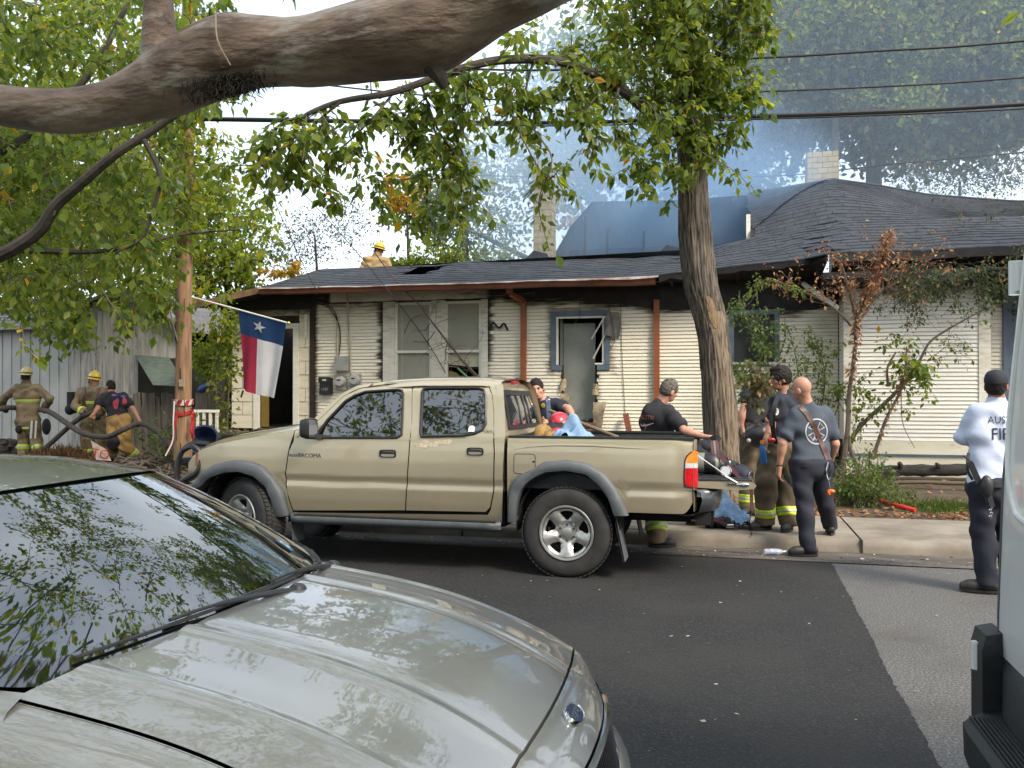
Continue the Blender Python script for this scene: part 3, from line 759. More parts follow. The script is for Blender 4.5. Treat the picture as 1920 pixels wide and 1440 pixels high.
mb=MB();mb.grid([[(-8.74,14.92,3.60),(-10.2,14.92,3.33)],[(-8.74,YW+0.1,3.62),(-10.2,YW+0.1,3.36)]]);mb.box(-10.0,-7.95,YW-0.03,YW+0.015,3.30,3.60);build(mb,'porch_soffit',m_char,house,smooth=0)
mb=MB();mb.grid([[(-8.74,17.4,4.37),(-8.74,19.8,3.5)],[(0.5,17.3,4.5),(0.5,19.8,3.5)]]);build(mb,'back_roof',m_char,house,smooth=0)
mb=MB()
xs=np.linspace(-8.7,1.6,40)
mb.grid([[eave(x)+Vector((0,0.03,-0.09))for x in xs],[(x,YW-0.005,3.60)for x in xs]])
xs=np.linspace(1.66,7,20)
mb.grid([[eave(x)+Vector((0,0.03,-0.10))for x in xs],[(x,YR+0.02,3.46)for x in xs]])
build(mb,'soffit',m_char,house,smooth=0)
mb=MB();mb.grid([[eave(x)+Vector((0,0.0,0.0))for x in xs],[eave(x)+Vector((0,0.0,-0.13))for x in xs]],flip=True)
xs=np.linspace(-1.1,1.6,30)
mb.grid([[eave(x)+Vector((0,0.0,0.0))for x in xs],[eave(x)+Vector((0,0.02,-0.10-0.05*fnoise(x*5,3)))for x in xs]],flip=True)
build(mb,'charred_fascia',m_char,house,smooth=0)
mb=MB();mb.grid([[(x,14.15,3.50)for x in (1.5,4.4)],[(x,YR-0.03,3.36)for x in (1.5,4.4)]]);mb.box(1.5,4.4,14.12,14.149,3.42,3.52);mb.box(1.55,4.4,YR-0.034,YR+0.0,3.33,3.6)
build(mb,'bay_eave',m_char,house,smooth=0)
mb=MB();mb.beam((1.3,15.3,3.5),(1.75,14.5,3.0),0.06,0.06);build(mb,'knee_brace',m_trim,house,smooth=0,soot=[0.1]*8)
for x in np.linspace(-0.9,1.35,7):
 mb=MB();e=eave(x);mb.beam(e+Vector((0,0.08,-0.07)),(x,YW,3.56),0.05,0.10);build(mb,'rafter_tail',m_charbrown,house,smooth=0)
for x in (-0.55,0.25,0.55):
 mb=MB();mb.box(x-0.012,x+0.012,15.40,15.44,3.18,3.42);build(mb,'hanging_strip',mat('pale_strip',(0.25,0.22,0.18),0.8),house,smooth=0)
mb=MB();rows=[]
for x in np.linspace(-8.74,-1.15,60):
 e=eave(x);sag=-0.03*sstep(-3.2,-1.2,x)+0.01*fnoise(x*1.5,8);out=0.05*sstep(-2.5,-1.2,x)
 rows.append([e+Vector((0,-0.02-out,-0.02+sag)),e+Vector((0,-0.10-out,-0.025+sag+0.006*fnoise(x*6,1))),e+Vector((0,-0.085-out,-0.06+sag)),e+Vector((0,-0.07-out,-0.115+sag)),e+Vector((0,0.0,-0.13+sag))])
mb.grid(rows);gut=build(mb,'eaves_gutter',m_brown,house,smooth=40)
mb=MB();rows=[]
for x in np.linspace(-8.74,-1.1,70):
 e=eave(x);sag=-0.03*sstep(-3.2,-1.2,x);out=0.05*sstep(-2.5,-1.2,x);w=0.022+0.012*fnoise(x*2.2,3)
 rows.append([e+Vector((0,0.02,0.012)),e+Vector((0,-0.105-out,-0.008+sag)),e+Vector((0,-0.115-out,-0.008-w+sag))])
mb.grid(rows);build(mb,'drip_edge',m_flash,gut,smooth=40)
mb=MB()
p=at_y(1540,428,17.9);q=at_y(1571,421,17.9);p.z+=0.03;q.z+=0.05
mb.tube([p,q],0.085,12);build(mb,'roof_vent',mat('vent_metal',(0.42,0.42,0.40),0.5,0.3),house)
p=surf_high(0.46,0.0);mb=MB();mb.box(p.x-0.04,p.x+0.04,p.y+0.3,p.y+0.36,p.z-0.05,p.z+0.55);build(mb,'vent_pipe',m_trim,house,smooth=0,soot=[0.1]*8)
mb=MB()
xs=[-3.95,-3.46,-2.96,-1.03,0.48,2.3]
top=[Vector((x,19.5,z))for x,z in zip(xs,[4.7,5.5,6.04,5.97,6.0,6.18])]
bot=[Vector((x,22.3,4.1))for x in xs]
mb.grid([top,bot]);attic=build(mb,'burnt_back_slope',m_char,house,smooth=0)
for x in np.linspace(-3.2,0.2,8):
 mb=MB();z=interp(xs,[p.z for p in top],x);mb.beam((x,19.5,z-0.08),(x,22.2,4.05),0.06,0.14);build(mb,'rafter',m_charbrown,attic,smooth=0)
for x,z in ((-2.55,5.3),(-1.75,5.2),(-0.6,4.9),(-3.05,5.6)):
 mb=MB();mb.beam((x,18.9,4.1),(x+0.03,18.95,z),0.05,0.08,up=(0,1,0));build(mb,'burnt_stud',m_charbrown,attic,smooth=0)
mb=MB();mb.box(-3.45,0.5,19.3,19.36,3.5,4.9);build(mb,'charred_cross_wall',m_char,attic,smooth=0)
for c,r in (((-3.95,17.9,4.45),0.35),((-1.1,17.5,4.42),0.3),((-0.4,17.5,4.45),0.25)):
 mb=MB();c=Vector(c);mb.prism([c+Vector((-r,0,-0.05)),c+Vector((r,0.1,-0.05)),c+Vector((r*0.7,0.05,r*0.5)),c+Vector((-r*0.1,0,r*0.7))],(0,.03,.0));build(mb,'roof_scrap',m_shingle,attic,smooth=0)
m_brick=mat('pale_brick',(0.40,0.33,0.20),0.85,col2=(0.32,0.25,0.14),scale=6,bump=0.3,world=True,island=0.0)
m_mortar=mat('mortar',(0.25,0.22,0.17),0.95)
def chimney(x0,x1,y0,y1,z0,z1,bl,bh):
 mb=MB();mb.box(x0+.012,x1-.012,y0+.012,y1-.012,z0,z1-0.01);c=build(mb,'chimney',m_mortar,house,smooth=0)
 z=z0;r=0
 while z<z1-bh*0.5:
  for side in (0,1,2):
   if side==0:a,b=x0,x1
   else:a,b=y0,y1
   x=a-(bl/2 if (r+side)%2 else 0)
   while x<b-0.01:
    p,q=max(x,a)+.006,min(x+bl,b)-.006;x+=bl
    if q-p<0.03:continue
    j=random.uniform(-.003,.003)
    mb=MB()
    if side==0:mb.box(p,q,y0+j,y0+0.06,z+.006,z+bh-.006)
    elif side==1:mb.box(x1-0.06,x1+j,p,q,z+.006,z+bh-.006)
    else:mb.box(x0+j,x0+0.06,p,q,z+.006,z+bh-.006)
    build(mb,'brick',m_brick,c,smooth=0)
  z+=bh;r+=1
 return c
chimney(-4.08,-3.66,18.3,18.75,4.0,6.75,0.22,0.15)
chimney(1.83,2.50,20.4,21.0,5.6,7.05,0.22,0.125)
# ================================================================ TREES AND PLANTS
m_leafA=leaf_mat('leaf_mid',[(0.0,(0.042,0.075,0.014)),(0.35,(0.085,0.135,0.022)),(0.8,(0.14,0.185,0.028)),(0.988,(0.17,0.20,0.03)),(0.993,(0.34,0.24,0.02)),(1.0,(0.36,0.22,0.02))],0.55)
m_leafB=leaf_mat('leaf_bright',[(0.0,(0.055,0.095,0.015)),(0.5,(0.125,0.18,0.022)),(0.95,(0.21,0.235,0.03)),(1.0,(0.34,0.26,0.03))],0.58)
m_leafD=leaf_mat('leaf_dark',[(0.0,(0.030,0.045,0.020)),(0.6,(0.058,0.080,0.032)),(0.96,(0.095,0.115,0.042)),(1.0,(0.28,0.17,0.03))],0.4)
m_leafO=leaf_mat('leaf_dried',[(0.0,(0.15,0.075,0.035)),(0.5,(0.28,0.145,0.065)),(1.0,(0.38,0.24,0.125))],0.25,0.7)
m_leafY=leaf_mat('leaf_yellow',[(0.0,(0.11,0.13,0.02)),(0.5,(0.30,0.24,0.03)),(1.0,(0.48,0.27,0.03))],0.5)
m_bark=mat('bark_grooved',(0.125,0.100,0.078),0.95,col2=(0.030,0.024,0.020),scale=7,stretch=(5.5,5.5,0.55),lo=0.42,hi=0.58,col3=(0.17,0.145,0.115),scale3=3,lo3=0.5,hi3=0.75,bump=1.0,bscale=9)
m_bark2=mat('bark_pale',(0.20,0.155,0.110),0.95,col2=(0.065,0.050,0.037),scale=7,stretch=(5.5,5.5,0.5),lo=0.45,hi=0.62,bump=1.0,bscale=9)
m_barkd=mat('bark_dark',(0.030,0.026,0.022),0.95,col2=(0.055,0.046,0.036),scale=9,bump=0.7,bscale=40)
m_twig=mat('twig',(0.075,0.058,0.045),0.9,col2=(0.13,0.105,0.085),scale=6)
m_smooth=mat('bark_smooth',(0.225,0.165,0.132),0.6,col2=(0.080,0.048,0.036),scale=5.5,detail=9,stretch=(1.0,2.6,3.0),lo=0.40,hi=0.62,col3=(0.36,0.335,0.315),scale3=3.2,lo3=0.50,hi3=0.62,bump=1.0,bscale=16)
class Leaves:
 """Collects leaf positions and shapes; every leaf is a folded blade of two quads."""
 def __init__(s):s.P,s.D,s.N,s.S=[],[],[],[]
 def put(s,p,d,n,size):s.P.append(p);s.D.append(d);s.N.append(n);s.S.append(size)
 def put_many(s,P,D,N,S):s.P.extend(P);s.D.extend(D);s.N.extend(N);s.S.extend(S)
 def arrays(s,w=0.55,idx=None):
  P,D,N,S=(np.array(a,float)for a in (s.P,s.D,s.N,s.S))
  if idx is not None:P,D,N,S=P[idx],D[idx],N[idx],S[idx]
  D/=np.linalg.norm(D,axis=1,keepdims=True)+1e-9
  B=np.cross(D,N);B/=np.linalg.norm(B,axis=1,keepdims=True)+1e-9
  Nn=np.cross(B,D)
  S=S[:,None ]
  V=np.stack([P,P+D*S*.42+B*S*w*.5,P+D*S-Nn*S*.08,P+D*S*.42-B*S*w*.5,P+D*S*.45-Nn*S*.10],1)
  n=len(P);o=np.arange(n)[:,None ]*5
  F=np.concatenate([o+np.array([[0,1,2,4]]),o+np.array([[0,4,2,3]])],0)
  return V.reshape(-1,3),F
 def build(s,name,m,parent,w=0.55,idx=None):
  V,F=s.arrays(w,idx);return build_np(V,F,name,m,parent)
def rvec():
 v=RNG.normal(size=3);return v/np.linalg.norm(v)
def twig_leaves(L,pts,n,spread,size,droop=0.8,sv=0.5):
 """Leaves along a twig: they leave it sideways and hang."""
 P=np.array([tuple(p)for p in pts]);k=len(P)
 t=RNG.uniform(0.05,1,n)*(k-1);i=np.minimum(t.astype(int),k-2);f=(t-i)[:,None ]
 base=P[i]*(1-f)+P[i+1]*f
 R=RNG.normal(size=(n,3));R/=np.linalg.norm(R,axis=1,keepdims=True)
 base=base+R*spread*RNG.uniform(0.1,1,(n,1))
 D=R+np.array([0,0,-droop]);N=RNG.normal(size=(n,3))*0.6+np.array([0,0,1.0])
 S=size*(1+sv*RNG.uniform(-1,1,n))
 L.put_many(list(base),list(D),list(N),list(S))
def branch(mb,L,start,dirv,length,r,depth,leaf,nleaf,spread,droop=0.25,kids=3,wig=0.35,size=0.1,leafdroop=0.8):
 """A forked twig with leaves on its last two orders."""
 p=np.array(start,float);d=np.array(dirv,float);d/=np.linalg.norm(d);pts=[p.copy()];n=6
 for k in range(n):
  d=d+RNG.normal(size=3)*wig/n*1.8+np.array([0,0,-droop/n]);d/=np.linalg.norm(d);p=p+d*length/n;pts.append(p.copy())
 mb.tube(pts,list(np.linspace(r,r*0.45,n+1)),5 if r<0.04 else 8,caps=False)
 if depth<=1:twig_leaves(L,pts,nleaf,spread,size,leafdroop)
 if depth>0:
  for k in range(kids):
   i=RNG.integers(2,n+1);dd=d+rvec()*0.9
   branch(mb,L,pts[i],dd,length*RNG.uniform(0.45,0.7),r*0.5,depth-1,leaf,nleaf,spread,droop,kids,wig,size,leafdroop)
 return pts
def pxd(pts):return [at_d(x,y,d)for x,y,d in pts]
near=thing('overhanging_tree','tree above the cars with a thick smooth mottled limb crossing the top of the view','tree',(1.85,-1.1,0.1))
mb=MB()
cl=[(-1500,-420,9),(-1100,-150,18),(-700,60,26),(-400,150,32),(-150,190,36),(-60,193,37),(0,197,37),(110,209,42),(200,198,43),(250,183,50),(300,163,60),(345,140,64),(400,117,70),(440,101,74),(480,97,67),(540,96,61),(600,92,65),(660,84,71),(720,74,77),(800,57,78),(860,28,73),(930,-12,70),(1010,-52,72),(1090,-100,76)]
NS=0.62
ctr=catmull([at_d(x,y,NS*lerp(2.9,2.35,max(0,x+150)/1240))for x,y,r in cl],6)
rad=np.interp(np.linspace(0,1,len(ctr)),np.linspace(0,1,len(cl)),[r*NS*lerp(2.9,2.35,max(0,x+150)/1240)/FPX for x,y,r in cl])
tail=catmull([ctr[-1],Vector((0.5,1.15,2.75)),Vector((1.0,0.6,2.95)),Vector((1.5,-0.2,2.7)),Vector((1.8,-0.9,1.6)),Vector((1.85,-1.1,0.0))],5)[1:]
pts=ctr+tail;rr=list(rad)+list(np.linspace(rad[-1],0.15,len(tail)))
def lumpy_tube(mb,pts,rr,n,amp,f,seed):
 rings=[];prev=None
 for i,p in enumerate(pts):
  t=(pts[min(i+1,len(pts)-1)]-pts[max(i-1,0)]).normalized()
  a=t.orthogonal().normalized()if prev is None else (prev-t*prev.dot(t)).normalized()
  prev=a;b=t.cross(a);row=[]
  for k in range(n):
   q=a*math.cos(2*PI*k/n)+b*math.sin(2*PI*k/n);c=p+q*rr[i]
   nz=fnoise(c.x*f+seed,c.y*f,c.z*f)+0.5*fnoise(c.x*f*2.3,c.y*f*2.3+seed,c.z*f*2.3)
   row.append(p+q*rr[i]*(1+amp*nz))
  rings.append(row)
 mb.grid(rings,close=True)
lumpy_tube(mb,pts,rr,44,0.085,6.5,3.0)
build(mb,'trunk',m_smooth,near,smooth=180)
mb=MB();up=catmull([at_d(300,120,2.68*NS),at_d(299,60,2.67*NS),at_d(297,0,2.66*NS),at_d(292,-90,2.62*NS),at_d(270,-300,2.5*NS),at_d(200,-820,2.5*NS),at_d(100,-1600,2.6*NS),at_d(260,-2900,2.7*NS)],5)
lumpy_tube(mb,up,list(np.linspace(0.036,0.006,len(up))),20,0.05,8.0,8.0);build(mb,'limb',m_smooth,near,smooth=180)
mb=MB();st=catmull([at_d(800,110,2.47*NS),at_d(822,140,2.47*NS),at_d(834,165,2.48*NS)],4);mb.tube(st,list(np.linspace(0.022,0.008,len(st))),8);build(mb,'stub',m_barkd,near)
mb=MB();mb.tube(catmull([at_d(404,20,2.5*NS),at_d(408,75,2.48*NS),at_d(432,122,2.5*NS)],5),0.0014,4);build(mb,'dry_stem',mat('pale_stem',(0.35,0.30,0.24),0.9),near)
mb=MB()
for k in range(1700):
 x=RNG.normal(432,36);i=(x+150)/1240
 a=at_d(x,150+RNG.uniform(-18,22)-0.16*(x-425)*1.0,(2.60+RNG.uniform(-.06,.06))*NS);L_=RNG.uniform(0.004,0.018)
 b=a+Vector((RNG.uniform(-.012,.012),RNG.uniform(-.012,.012),-L_));mb.beam(a,b,0.0013,0.0008)
build(mb,'bark_fibres',mat('dark_fibre',(0.018,0.014,0.012),1.0),near,smooth=0)
CL=Leaves();tw=MB()
for k in range(330):
 d=RNG.uniform(-4.0,8.5);x=RNG.uniform(-9,4.5)if d<3 else RNG.uniform(-10,1)
 z=max(1.65+0.50*d+0.7,3.4)+RNG.uniform(0,2.8)**1.1
 c=CR*x*0.75+CF0*d+Vector((0,0,z))
 pts_=branch(tw,CL,c,rvec()*np.array([1,1,.3]),1.0,0.012,1,None,24,0.20,0.3,3,0.5,0.095)
tw2=MB()
for tgt in [(-4,0.8,4.2),(-2.2,1.0,4.6),(-6.5,2.0,4.6),(-2,-2,4.6),(2.5,-1,4.8)]:
 s_=up[-1]if tgt[0]<-1.5 else tail[4];tw2 .tube(catmull([s_,(Vector(s_)+Vector(tgt))/2+Vector((0,0,0.6)),Vector(tgt)+Vector((0,0,0.3))],6),list(np.linspace(0.03,0.006,13)),6)
build(tw2,'limb',m_smooth,near);o=build(tw,'twigs',m_twig,near);o['kind']='stuff'
o=CL.build('crown',m_leafA,near,0.55);o['kind']='stuff'
TB=at_z(1362,940,0.14);TD=TB.dot(CF0)
tree=thing('street_tree','tall tree with deeply grooved bark and a bare wound on the verge','tree',(TB.x,TB.y,0.12))
mb=MB()
tp=[(1358,960,52),(1362,935,44),(1359,900,37),(1355,850,33),(1349,760,31.5),(1338,640,28),(1327,580,31),(1313,530,31),(1304,440,31),(1300,370,27.5),(1297,300,26),(1291,230,23),(1287,120,22),(1285,0,21),(1280,-150,18),(1270,-330,13)]
ctr=catmull([at_d(x,y,TD)for x,y,r in tp],9)
rr=np.interp(np.linspace(0,1,len(ctr)),np.linspace(0,1,len(tp)),[r*TD/FPX for x,y,r in tp])
rings=[];NK=120
for i,p in enumerate(ctr):
 row=[]
 for k in range(NK):
  a=2*PI*k/NK;u=Vector((math.cos(a),math.sin(a),0))
  g=abs(fnoise(a*7.5+0.4*math.sin(p.z*1.3),p.z*1.1,2.0))+0.6*abs(fnoise(a*14,p.z*2.2+3,6.0))
  fl=0.14*sstep(0.45,0.0,p.z)*(0.6+0.5*math.sin(a*5))
  wound=math.exp(-((a-4.95)/0.35)**2)*math.exp(-((p.z-2.72)/0.28)**2)
  r=rr[i]*(1.03-0.13*(1-min(1,g*2.2))*(1-wound)+fl-0.10*wound+0.05*fnoise(p.z*2,a,4))
  row.append(p+u*r)
 rings.append(row)
mb.grid(rings,close=True)
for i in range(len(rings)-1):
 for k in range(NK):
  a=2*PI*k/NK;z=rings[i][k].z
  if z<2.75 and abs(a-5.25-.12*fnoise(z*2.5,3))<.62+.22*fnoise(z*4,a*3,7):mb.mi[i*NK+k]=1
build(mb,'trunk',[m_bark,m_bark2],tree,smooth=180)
mb=MB()
wr=[]
for i in range(14):
 z=lerp(2.52,2.95,i/13);j=min(range(len(ctr)),key=lambda q:abs(ctr[q].z-z));w=(0.24*math.sin(PI*(i+0.4)/13.8)**0.6+0.03)*(1+.25*fnoise(i*.8,3))
 wr.append([ctr[j]+Vector((math.cos(a),math.sin(a),0))*(rr[j]*1.02)+Vector((0,0,z-ctr[j].z))for a in np.linspace(4.95-w,4.95+w,8)])
mb.grid(wr);build(mb,'wound',mat('bare_wood',(0.28,0.18,0.095),0.85,col2=(0.10,0.065,0.04),scale=12,stretch=(2,2,0.4),bump=0.5),tree,smooth=60)
limbs={'a':[(1292,262,TD),(1235,225,TD-.3),(1160,165,TD-.7),(1060,118,TD-1.1),(950,112,TD-1.5),(860,130,TD-1.7),(740,172,TD-1.9),(640,190,TD-2),(575,215,TD-2.1),(560,235,TD-2.1)],'b':[(1285,130,TD),(1235,70,TD-.2),(1190,30,TD-.4)],'c':[(1287,190,TD),(1340,110,TD-.2),(1380,40,TD-.4),(1400,-60,TD-.5)],'d':[(1286,90,TD),(1240,0,TD+.3),(1200,-120,TD+.6)],}
mb=MB()
for k,l_ in limbs.items():
 c_=catmull(pxd(l_),5);mb.tube(c_,list(np.linspace(0.085 if k=='a' else 0.06,0.018,len(c_))),8)
build(mb,'limb',m_barkd,tree)
SL,tw=Leaves(),MB()
hang=[([(1000,112),(985,180),(1000,240),(1035,300),(1010,380),(1030,470)],1.3,80),([(945,112),(955,200),(980,260),(1020,330),(1060,365)],1.4,90),([(880,125),(870,200),(838,260),(800,320),(740,340),(690,335)],1.6,150),([(800,320),(800,380),(790,430)],1.6,45),([(850,240),(880,330),(880,385)],1.5,60),([(740,172),(700,220),(660,260),(620,300),(600,340)],1.9,110),([(640,190),(590,235),(575,290),(610,350),(640,390)],2.0,90),([(575,215),(530,230),(500,260),(470,290)],2.1,90),([(1060,118),(1080,190),(1120,250),(1090,290)],1.1,110),([(1160,165),(1150,230),(1190,290),(1230,325)],0.8,120),([(1225,220),(1240,280),(1270,330)],0.5,90),([(900,120),(840,150),(780,200),(730,260)],1.6,120),([(1100,130),(1040,170),(985,190),(930,230)],1.2,120),([(700,190),(760,230),(800,270)],1.8,90),([(1330,130),(1390,100),(1425,60),(1440,20)],0.2,120),([(1310,180),(1370,190),(1415,150)],0.3,130),([(1300,240),(1350,260),(1390,230)],0.2,100),([(560,232),(540,300),(560,340)],2.1,60),([(790,160),(820,240),(860,300),(905,350)],1.6,90),([(850,290),(842,350),(852,400)],1.5,50),]
for pth,dd,n in hang:
 c_=catmull([at_d(x,y,TD-dd+RNG.uniform(-.15,.15))for x,y in pth],5)
 tw.tube(c_,list(np.linspace(0.017,0.005,len(c_))),5,caps=False)
 twig_leaves(SL,c_,n,0.14,0.125,1.0)
 for j in range(5):
  i=RNG.integers(2,len(c_));branch(tw,SL,c_[i],rvec()+np.array([0,0,-.3]),0.55,0.006,0,None,int(n*.22),0.10,0.5,2,0.6,0.125,1.0)
for k,l_ in limbs.items():
 c_=catmull(pxd(l_),5)
 for q in range(22 if k=='a' else 20):
  i=RNG.integers(2,len(c_));branch(tw,SL,c_[i],rvec()*np.array([1,1,0.8]),0.75,0.009,1,None,15,0.13,0.4,2,0.5,0.12,0.9)
for q in range(62):
 y=RNG.uniform(-60,300);c=at_d(1288+RNG.normal(0,34)*(0.5+(300-y)/360),y,TD+RNG.uniform(-.6,.5))
 branch(tw,SL,c,rvec()+np.array([0,0,0.2]),0.6,0.008,1,None,14,0.12,0.5,2,0.5,0.115,0.9)
for q in range(22):
 c=at_d(RNG.uniform(1040,1270),RNG.uniform(-40,250)*0.8,TD-RNG.uniform(0,1.0))
 branch(tw,SL,c,rvec(),0.7,0.008,1,None,14,0.13,0.5,2,0.5,0.12,0.9)
for q in range(85):
 c=at_d(1275+RNG.normal(0,120),RNG.uniform(-460,-70),TD+RNG.uniform(-1.6,1.4))
 branch(tw,SL,c,rvec()+np.array([0,0,0.1]),0.9,0.010,1,None,15,0.16,0.4,2,0.5,0.13,0.9)
o=build(tw,'twigs',m_twig,tree);o['kind']='stuff'
P=np.array([tuple(p)for p in SL.P]);cz=(P-np.array(EYE))@np.array(CF0);cx_=(P@np.array(CR))/cz*FPX+960;cy_=735-(P[:,2]-1.65)/cz*FPX
inv=np.where((cx_>0)&(cx_<1450)&(cy_>130)&(cy_<500))[0]
inv=inv[np.argsort(cz[inv]-0.004*cy_[inv])][:300]
rest=np.setdiff1d(np.arange(len(P)),inv)
o=SL.build('crown',m_leafA,tree,0.6,rest);o['kind']='stuff'
lf=Leaves();lf.put((0,0,0),(1,0,0),(0,0,1),1.0);V_,F_=lf.arrays(0.62)
me_leaf=bpy.data.meshes.new('leaf');me_leaf.from_pydata(V_.tolist(),[],F_.tolist());me_leaf.materials.append(m_leafA)
for i in inv:
 d=Vector(SL.D[i]).normalized();n_=Vector(SL.N[i]);b=d.cross(n_).normalized();nn=b.cross(d)
 o=bpy.data.objects.new('leaf',me_leaf);COL.objects.link(o);o.parent=tree
 M=Matrix((d,-b,nn)).transposed().to_4x4();M=M@Matrix.Scale(SL.S[i],4);M.translation=Vector(SL.P[i])-wloc(tree);o.matrix_local=M
lt=thing('leafy_tree','dense broadleaf tree at upper left with a dark slanting limb','tree',(-13.5,11.2,0.12))
mb=MB();tr_=catmull([(-13.5,11.2,0.0),(-13.4,11.2,1.5),(-13.1,11.2,3.0),(-12.6,11.3,5.0),(-11.8,11.4,8.0)],6);mb.tube(tr_,list(np.linspace(0.26,0.12,len(tr_))),12);build(mb,'trunk',m_barkd,lt)
mb=MB()
l1=catmull(pxd([(-260,560,9.6),(-80,500,9.5),(0,478,9.4),(70,435,9.3),(105,385,9.2),(150,345,9.1),(215,290,9.0),(270,255,9.0),(330,215,9.0),(400,175,9.0)]),5)
l0=catmull([Vector((-13.1,11.2,3.0)),Vector((-12.0,10.0,3.0)),Vector((-10.6,8.6,2.85)),l1[0]],5)
mb.tube(l0[:-1]+l1,list(np.linspace(0.11,0.03,len(l1)+len(l0)-1)),9)
l2=catmull(pxd([(270,262,8.9),(300,330,8.9),(285,400,8.9),(265,450,8.9),(215,475,8.9)]),5);mb.tube(l2,list(np.linspace(0.028,0.008,len(l2))),6)
l3=catmull(pxd([(-100,330,10),(60,250,10.5),(180,120,11),(260,-40,11.5)]),5);mb.tube(l3,list(np.linspace(0.06,0.03,len(l3))),7)
l4=catmull(pxd([(40,470,10),(200,470,11),(340,440,12),(450,430,12.5)]),5);mb.tube(l4,list(np.linspace(0.04,0.012,len(l4))),6)
build(mb,'limb',m_barkd,lt)
LL,LB,tw=Leaves(),Leaves(),MB()
def region(px0,px1,py0,py1,d0,d1,n,L,size,nl=26,dens=None,length=0.8):
 k=0
 while k<n:
  x,y=RNG.uniform(px0,px1),RNG.uniform(py0,py1)
  if dens and RNG.uniform()>dens(x,y):k+=0.2;continue
  d=RNG.uniform(d0,d1);branch(tw,L,at_d(x,y,d),rvec()*np.array([1,1,0.5])+np.array([0,0,-.2]),length,0.007,1,None,int(nl),0.16,0.45,2,0.5,size,1.0);k+=1
def dens_l(x,y):
 v=0.72+0.55*fnoise(x*0.009,y*0.009,4.0)
 if 285<x<405 and y>230:v*=.06
 if x>360:v*=sstep(520,360,x)
 if y>520:v*=sstep(640,540,y)
 return v
region(-120,480,-80,330,9.5,14,200,LL,0.12,14,dens_l,0.7)
region(-120,360,240,560,9.5,15,165,LL,0.115,14,dens_l,0.65)
region(-60,460,330,560,15,20,130,LB,0.15,16,dens_l,0.9)
region(-100,420,-60,420,15,21,190,LB,0.16,18,dens_l,1.0)
for l_ in (l2,l4):twig_leaves(LL,l_,60,0.2,0.11)
for pth in ([(190,540,9.2),(215,580,9.1),(232,600,9.1),(240,625,9.1)],[(40,610,8.6),(50,650,8.6),(75,680,8.6)],[(560,560-300,9),(500,300,9),(470,330,9)],[(160,590,9.4),(150,620,9.4)]):
 c_=catmull(pxd(pth),4);tw.tube(c_,0.006,5);twig_leaves(LB,c_,16,0.08,0.11)
o=build(tw,'twigs',m_twig,lt);o['kind']='stuff'
o=LL.build('crown',m_leafA,lt,0.6);o['kind']='stuff'
o=LB.build('crown',m_leafB,lt,0.6);o['kind']='stuff'
def crown_tree(name,label,px,base_d,crown,n,size,m,trunk_r=0.25,twn=60,limbs_px=(),blobs=None,group=None,lean=0.0):
 """crown: list of (px, py, rx, ry, weight) ellipses at depth base_d; limbs given in the photograph's survey."""
 b=at_d(px,735,base_d);b.z=0.25
 t=thing(name,label,'tree',tuple(b),group)
 mb=MB();top=at_d(crown[0][0],crown[0][1],base_d)
 pts=catmull([b,b.lerp(top,0.35)+Vector((lean,0,0)),b.lerp(top,0.7)+Vector((-lean*.5,.2,0)),top],6);mb.tube(pts,list(np.linspace(trunk_r,trunk_r*.3,len(pts))),8);build(mb,'trunk',m_barkd,t)
 mb=MB()
 for l_ in limbs_px:
  c_=catmull(pxd([(x,y,base_d+dz)for x,y,dz in l_[0]]),5);mb.tube(c_,list(np.linspace(l_[1],l_[2],len(c_))),6)
 L=Leaves();W=np.array([c[4]for c in crown],float);W/=W.sum()
 for cidx in range(len(crown)):
  x,y,rx,ry,w=crown[cidx];sc=base_d/FPX;c=np.array(at_d(x,y,base_d));nb=max(4,int(twn*W[cidx]))
  per=max(6,int(n*W[cidx]/nb))
  for q in range(nb):
   u=rvec()*RNG.uniform(0.25,1.0)**0.5
   p=c+np.array(CR)*u[0]*rx*sc+np.array([0,0,1.0])*u[2]*ry*sc+np.array(CF0)*u[1]*(rx+ry)*0.5*sc*0.8
   s_=c+(p-c)*0.55;mb.tube([s_,(s_+p)/2+RNG.normal(size=3)*0.15,p],[trunk_r*.10,trunk_r*.07,trunk_r*.03],4,caps=False)
   cr_=RNG.uniform(0.5,1.0)*(rx+ry)*0.5*sc*0.34
   Pp=p+RNG.normal(size=(per,3))*cr_*np.array([1,1,0.75])
   D=RNG.normal(size=(per,3))+np.array([0,0,-.5]);N=RNG.normal(size=(per,3))*.7+np.array([0,0,1])
   L.put_many(list(Pp),list(D),list(N),list(size*RNG.uniform(.7,1.3,per)))
 if mb.v:o=build(mb,'limbs',m_barkd,t);o['kind']='stuff'
 o=L.build('crown',m,t,0.6);o['kind']='stuff'
 return t
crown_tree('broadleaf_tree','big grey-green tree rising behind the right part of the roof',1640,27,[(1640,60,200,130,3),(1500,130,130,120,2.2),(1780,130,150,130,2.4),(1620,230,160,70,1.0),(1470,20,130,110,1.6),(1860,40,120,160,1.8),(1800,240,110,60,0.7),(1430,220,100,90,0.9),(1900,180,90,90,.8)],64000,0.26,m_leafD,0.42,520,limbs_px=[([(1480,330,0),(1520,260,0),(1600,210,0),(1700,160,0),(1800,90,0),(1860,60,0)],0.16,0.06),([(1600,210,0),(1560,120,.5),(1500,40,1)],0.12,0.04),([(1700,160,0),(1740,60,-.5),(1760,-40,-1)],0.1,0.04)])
crown_tree('broadleaf_tree','lighter green tree mingled with the big one at upper right',1560,25,[(1570,30,110,80,1.2),(1720,90,90,60,1),(1460,120,70,70,.8),(1850,60,90,70,1),(1660,190,90,40,.5)],8000,0.19,m_leafA,0.2,130)
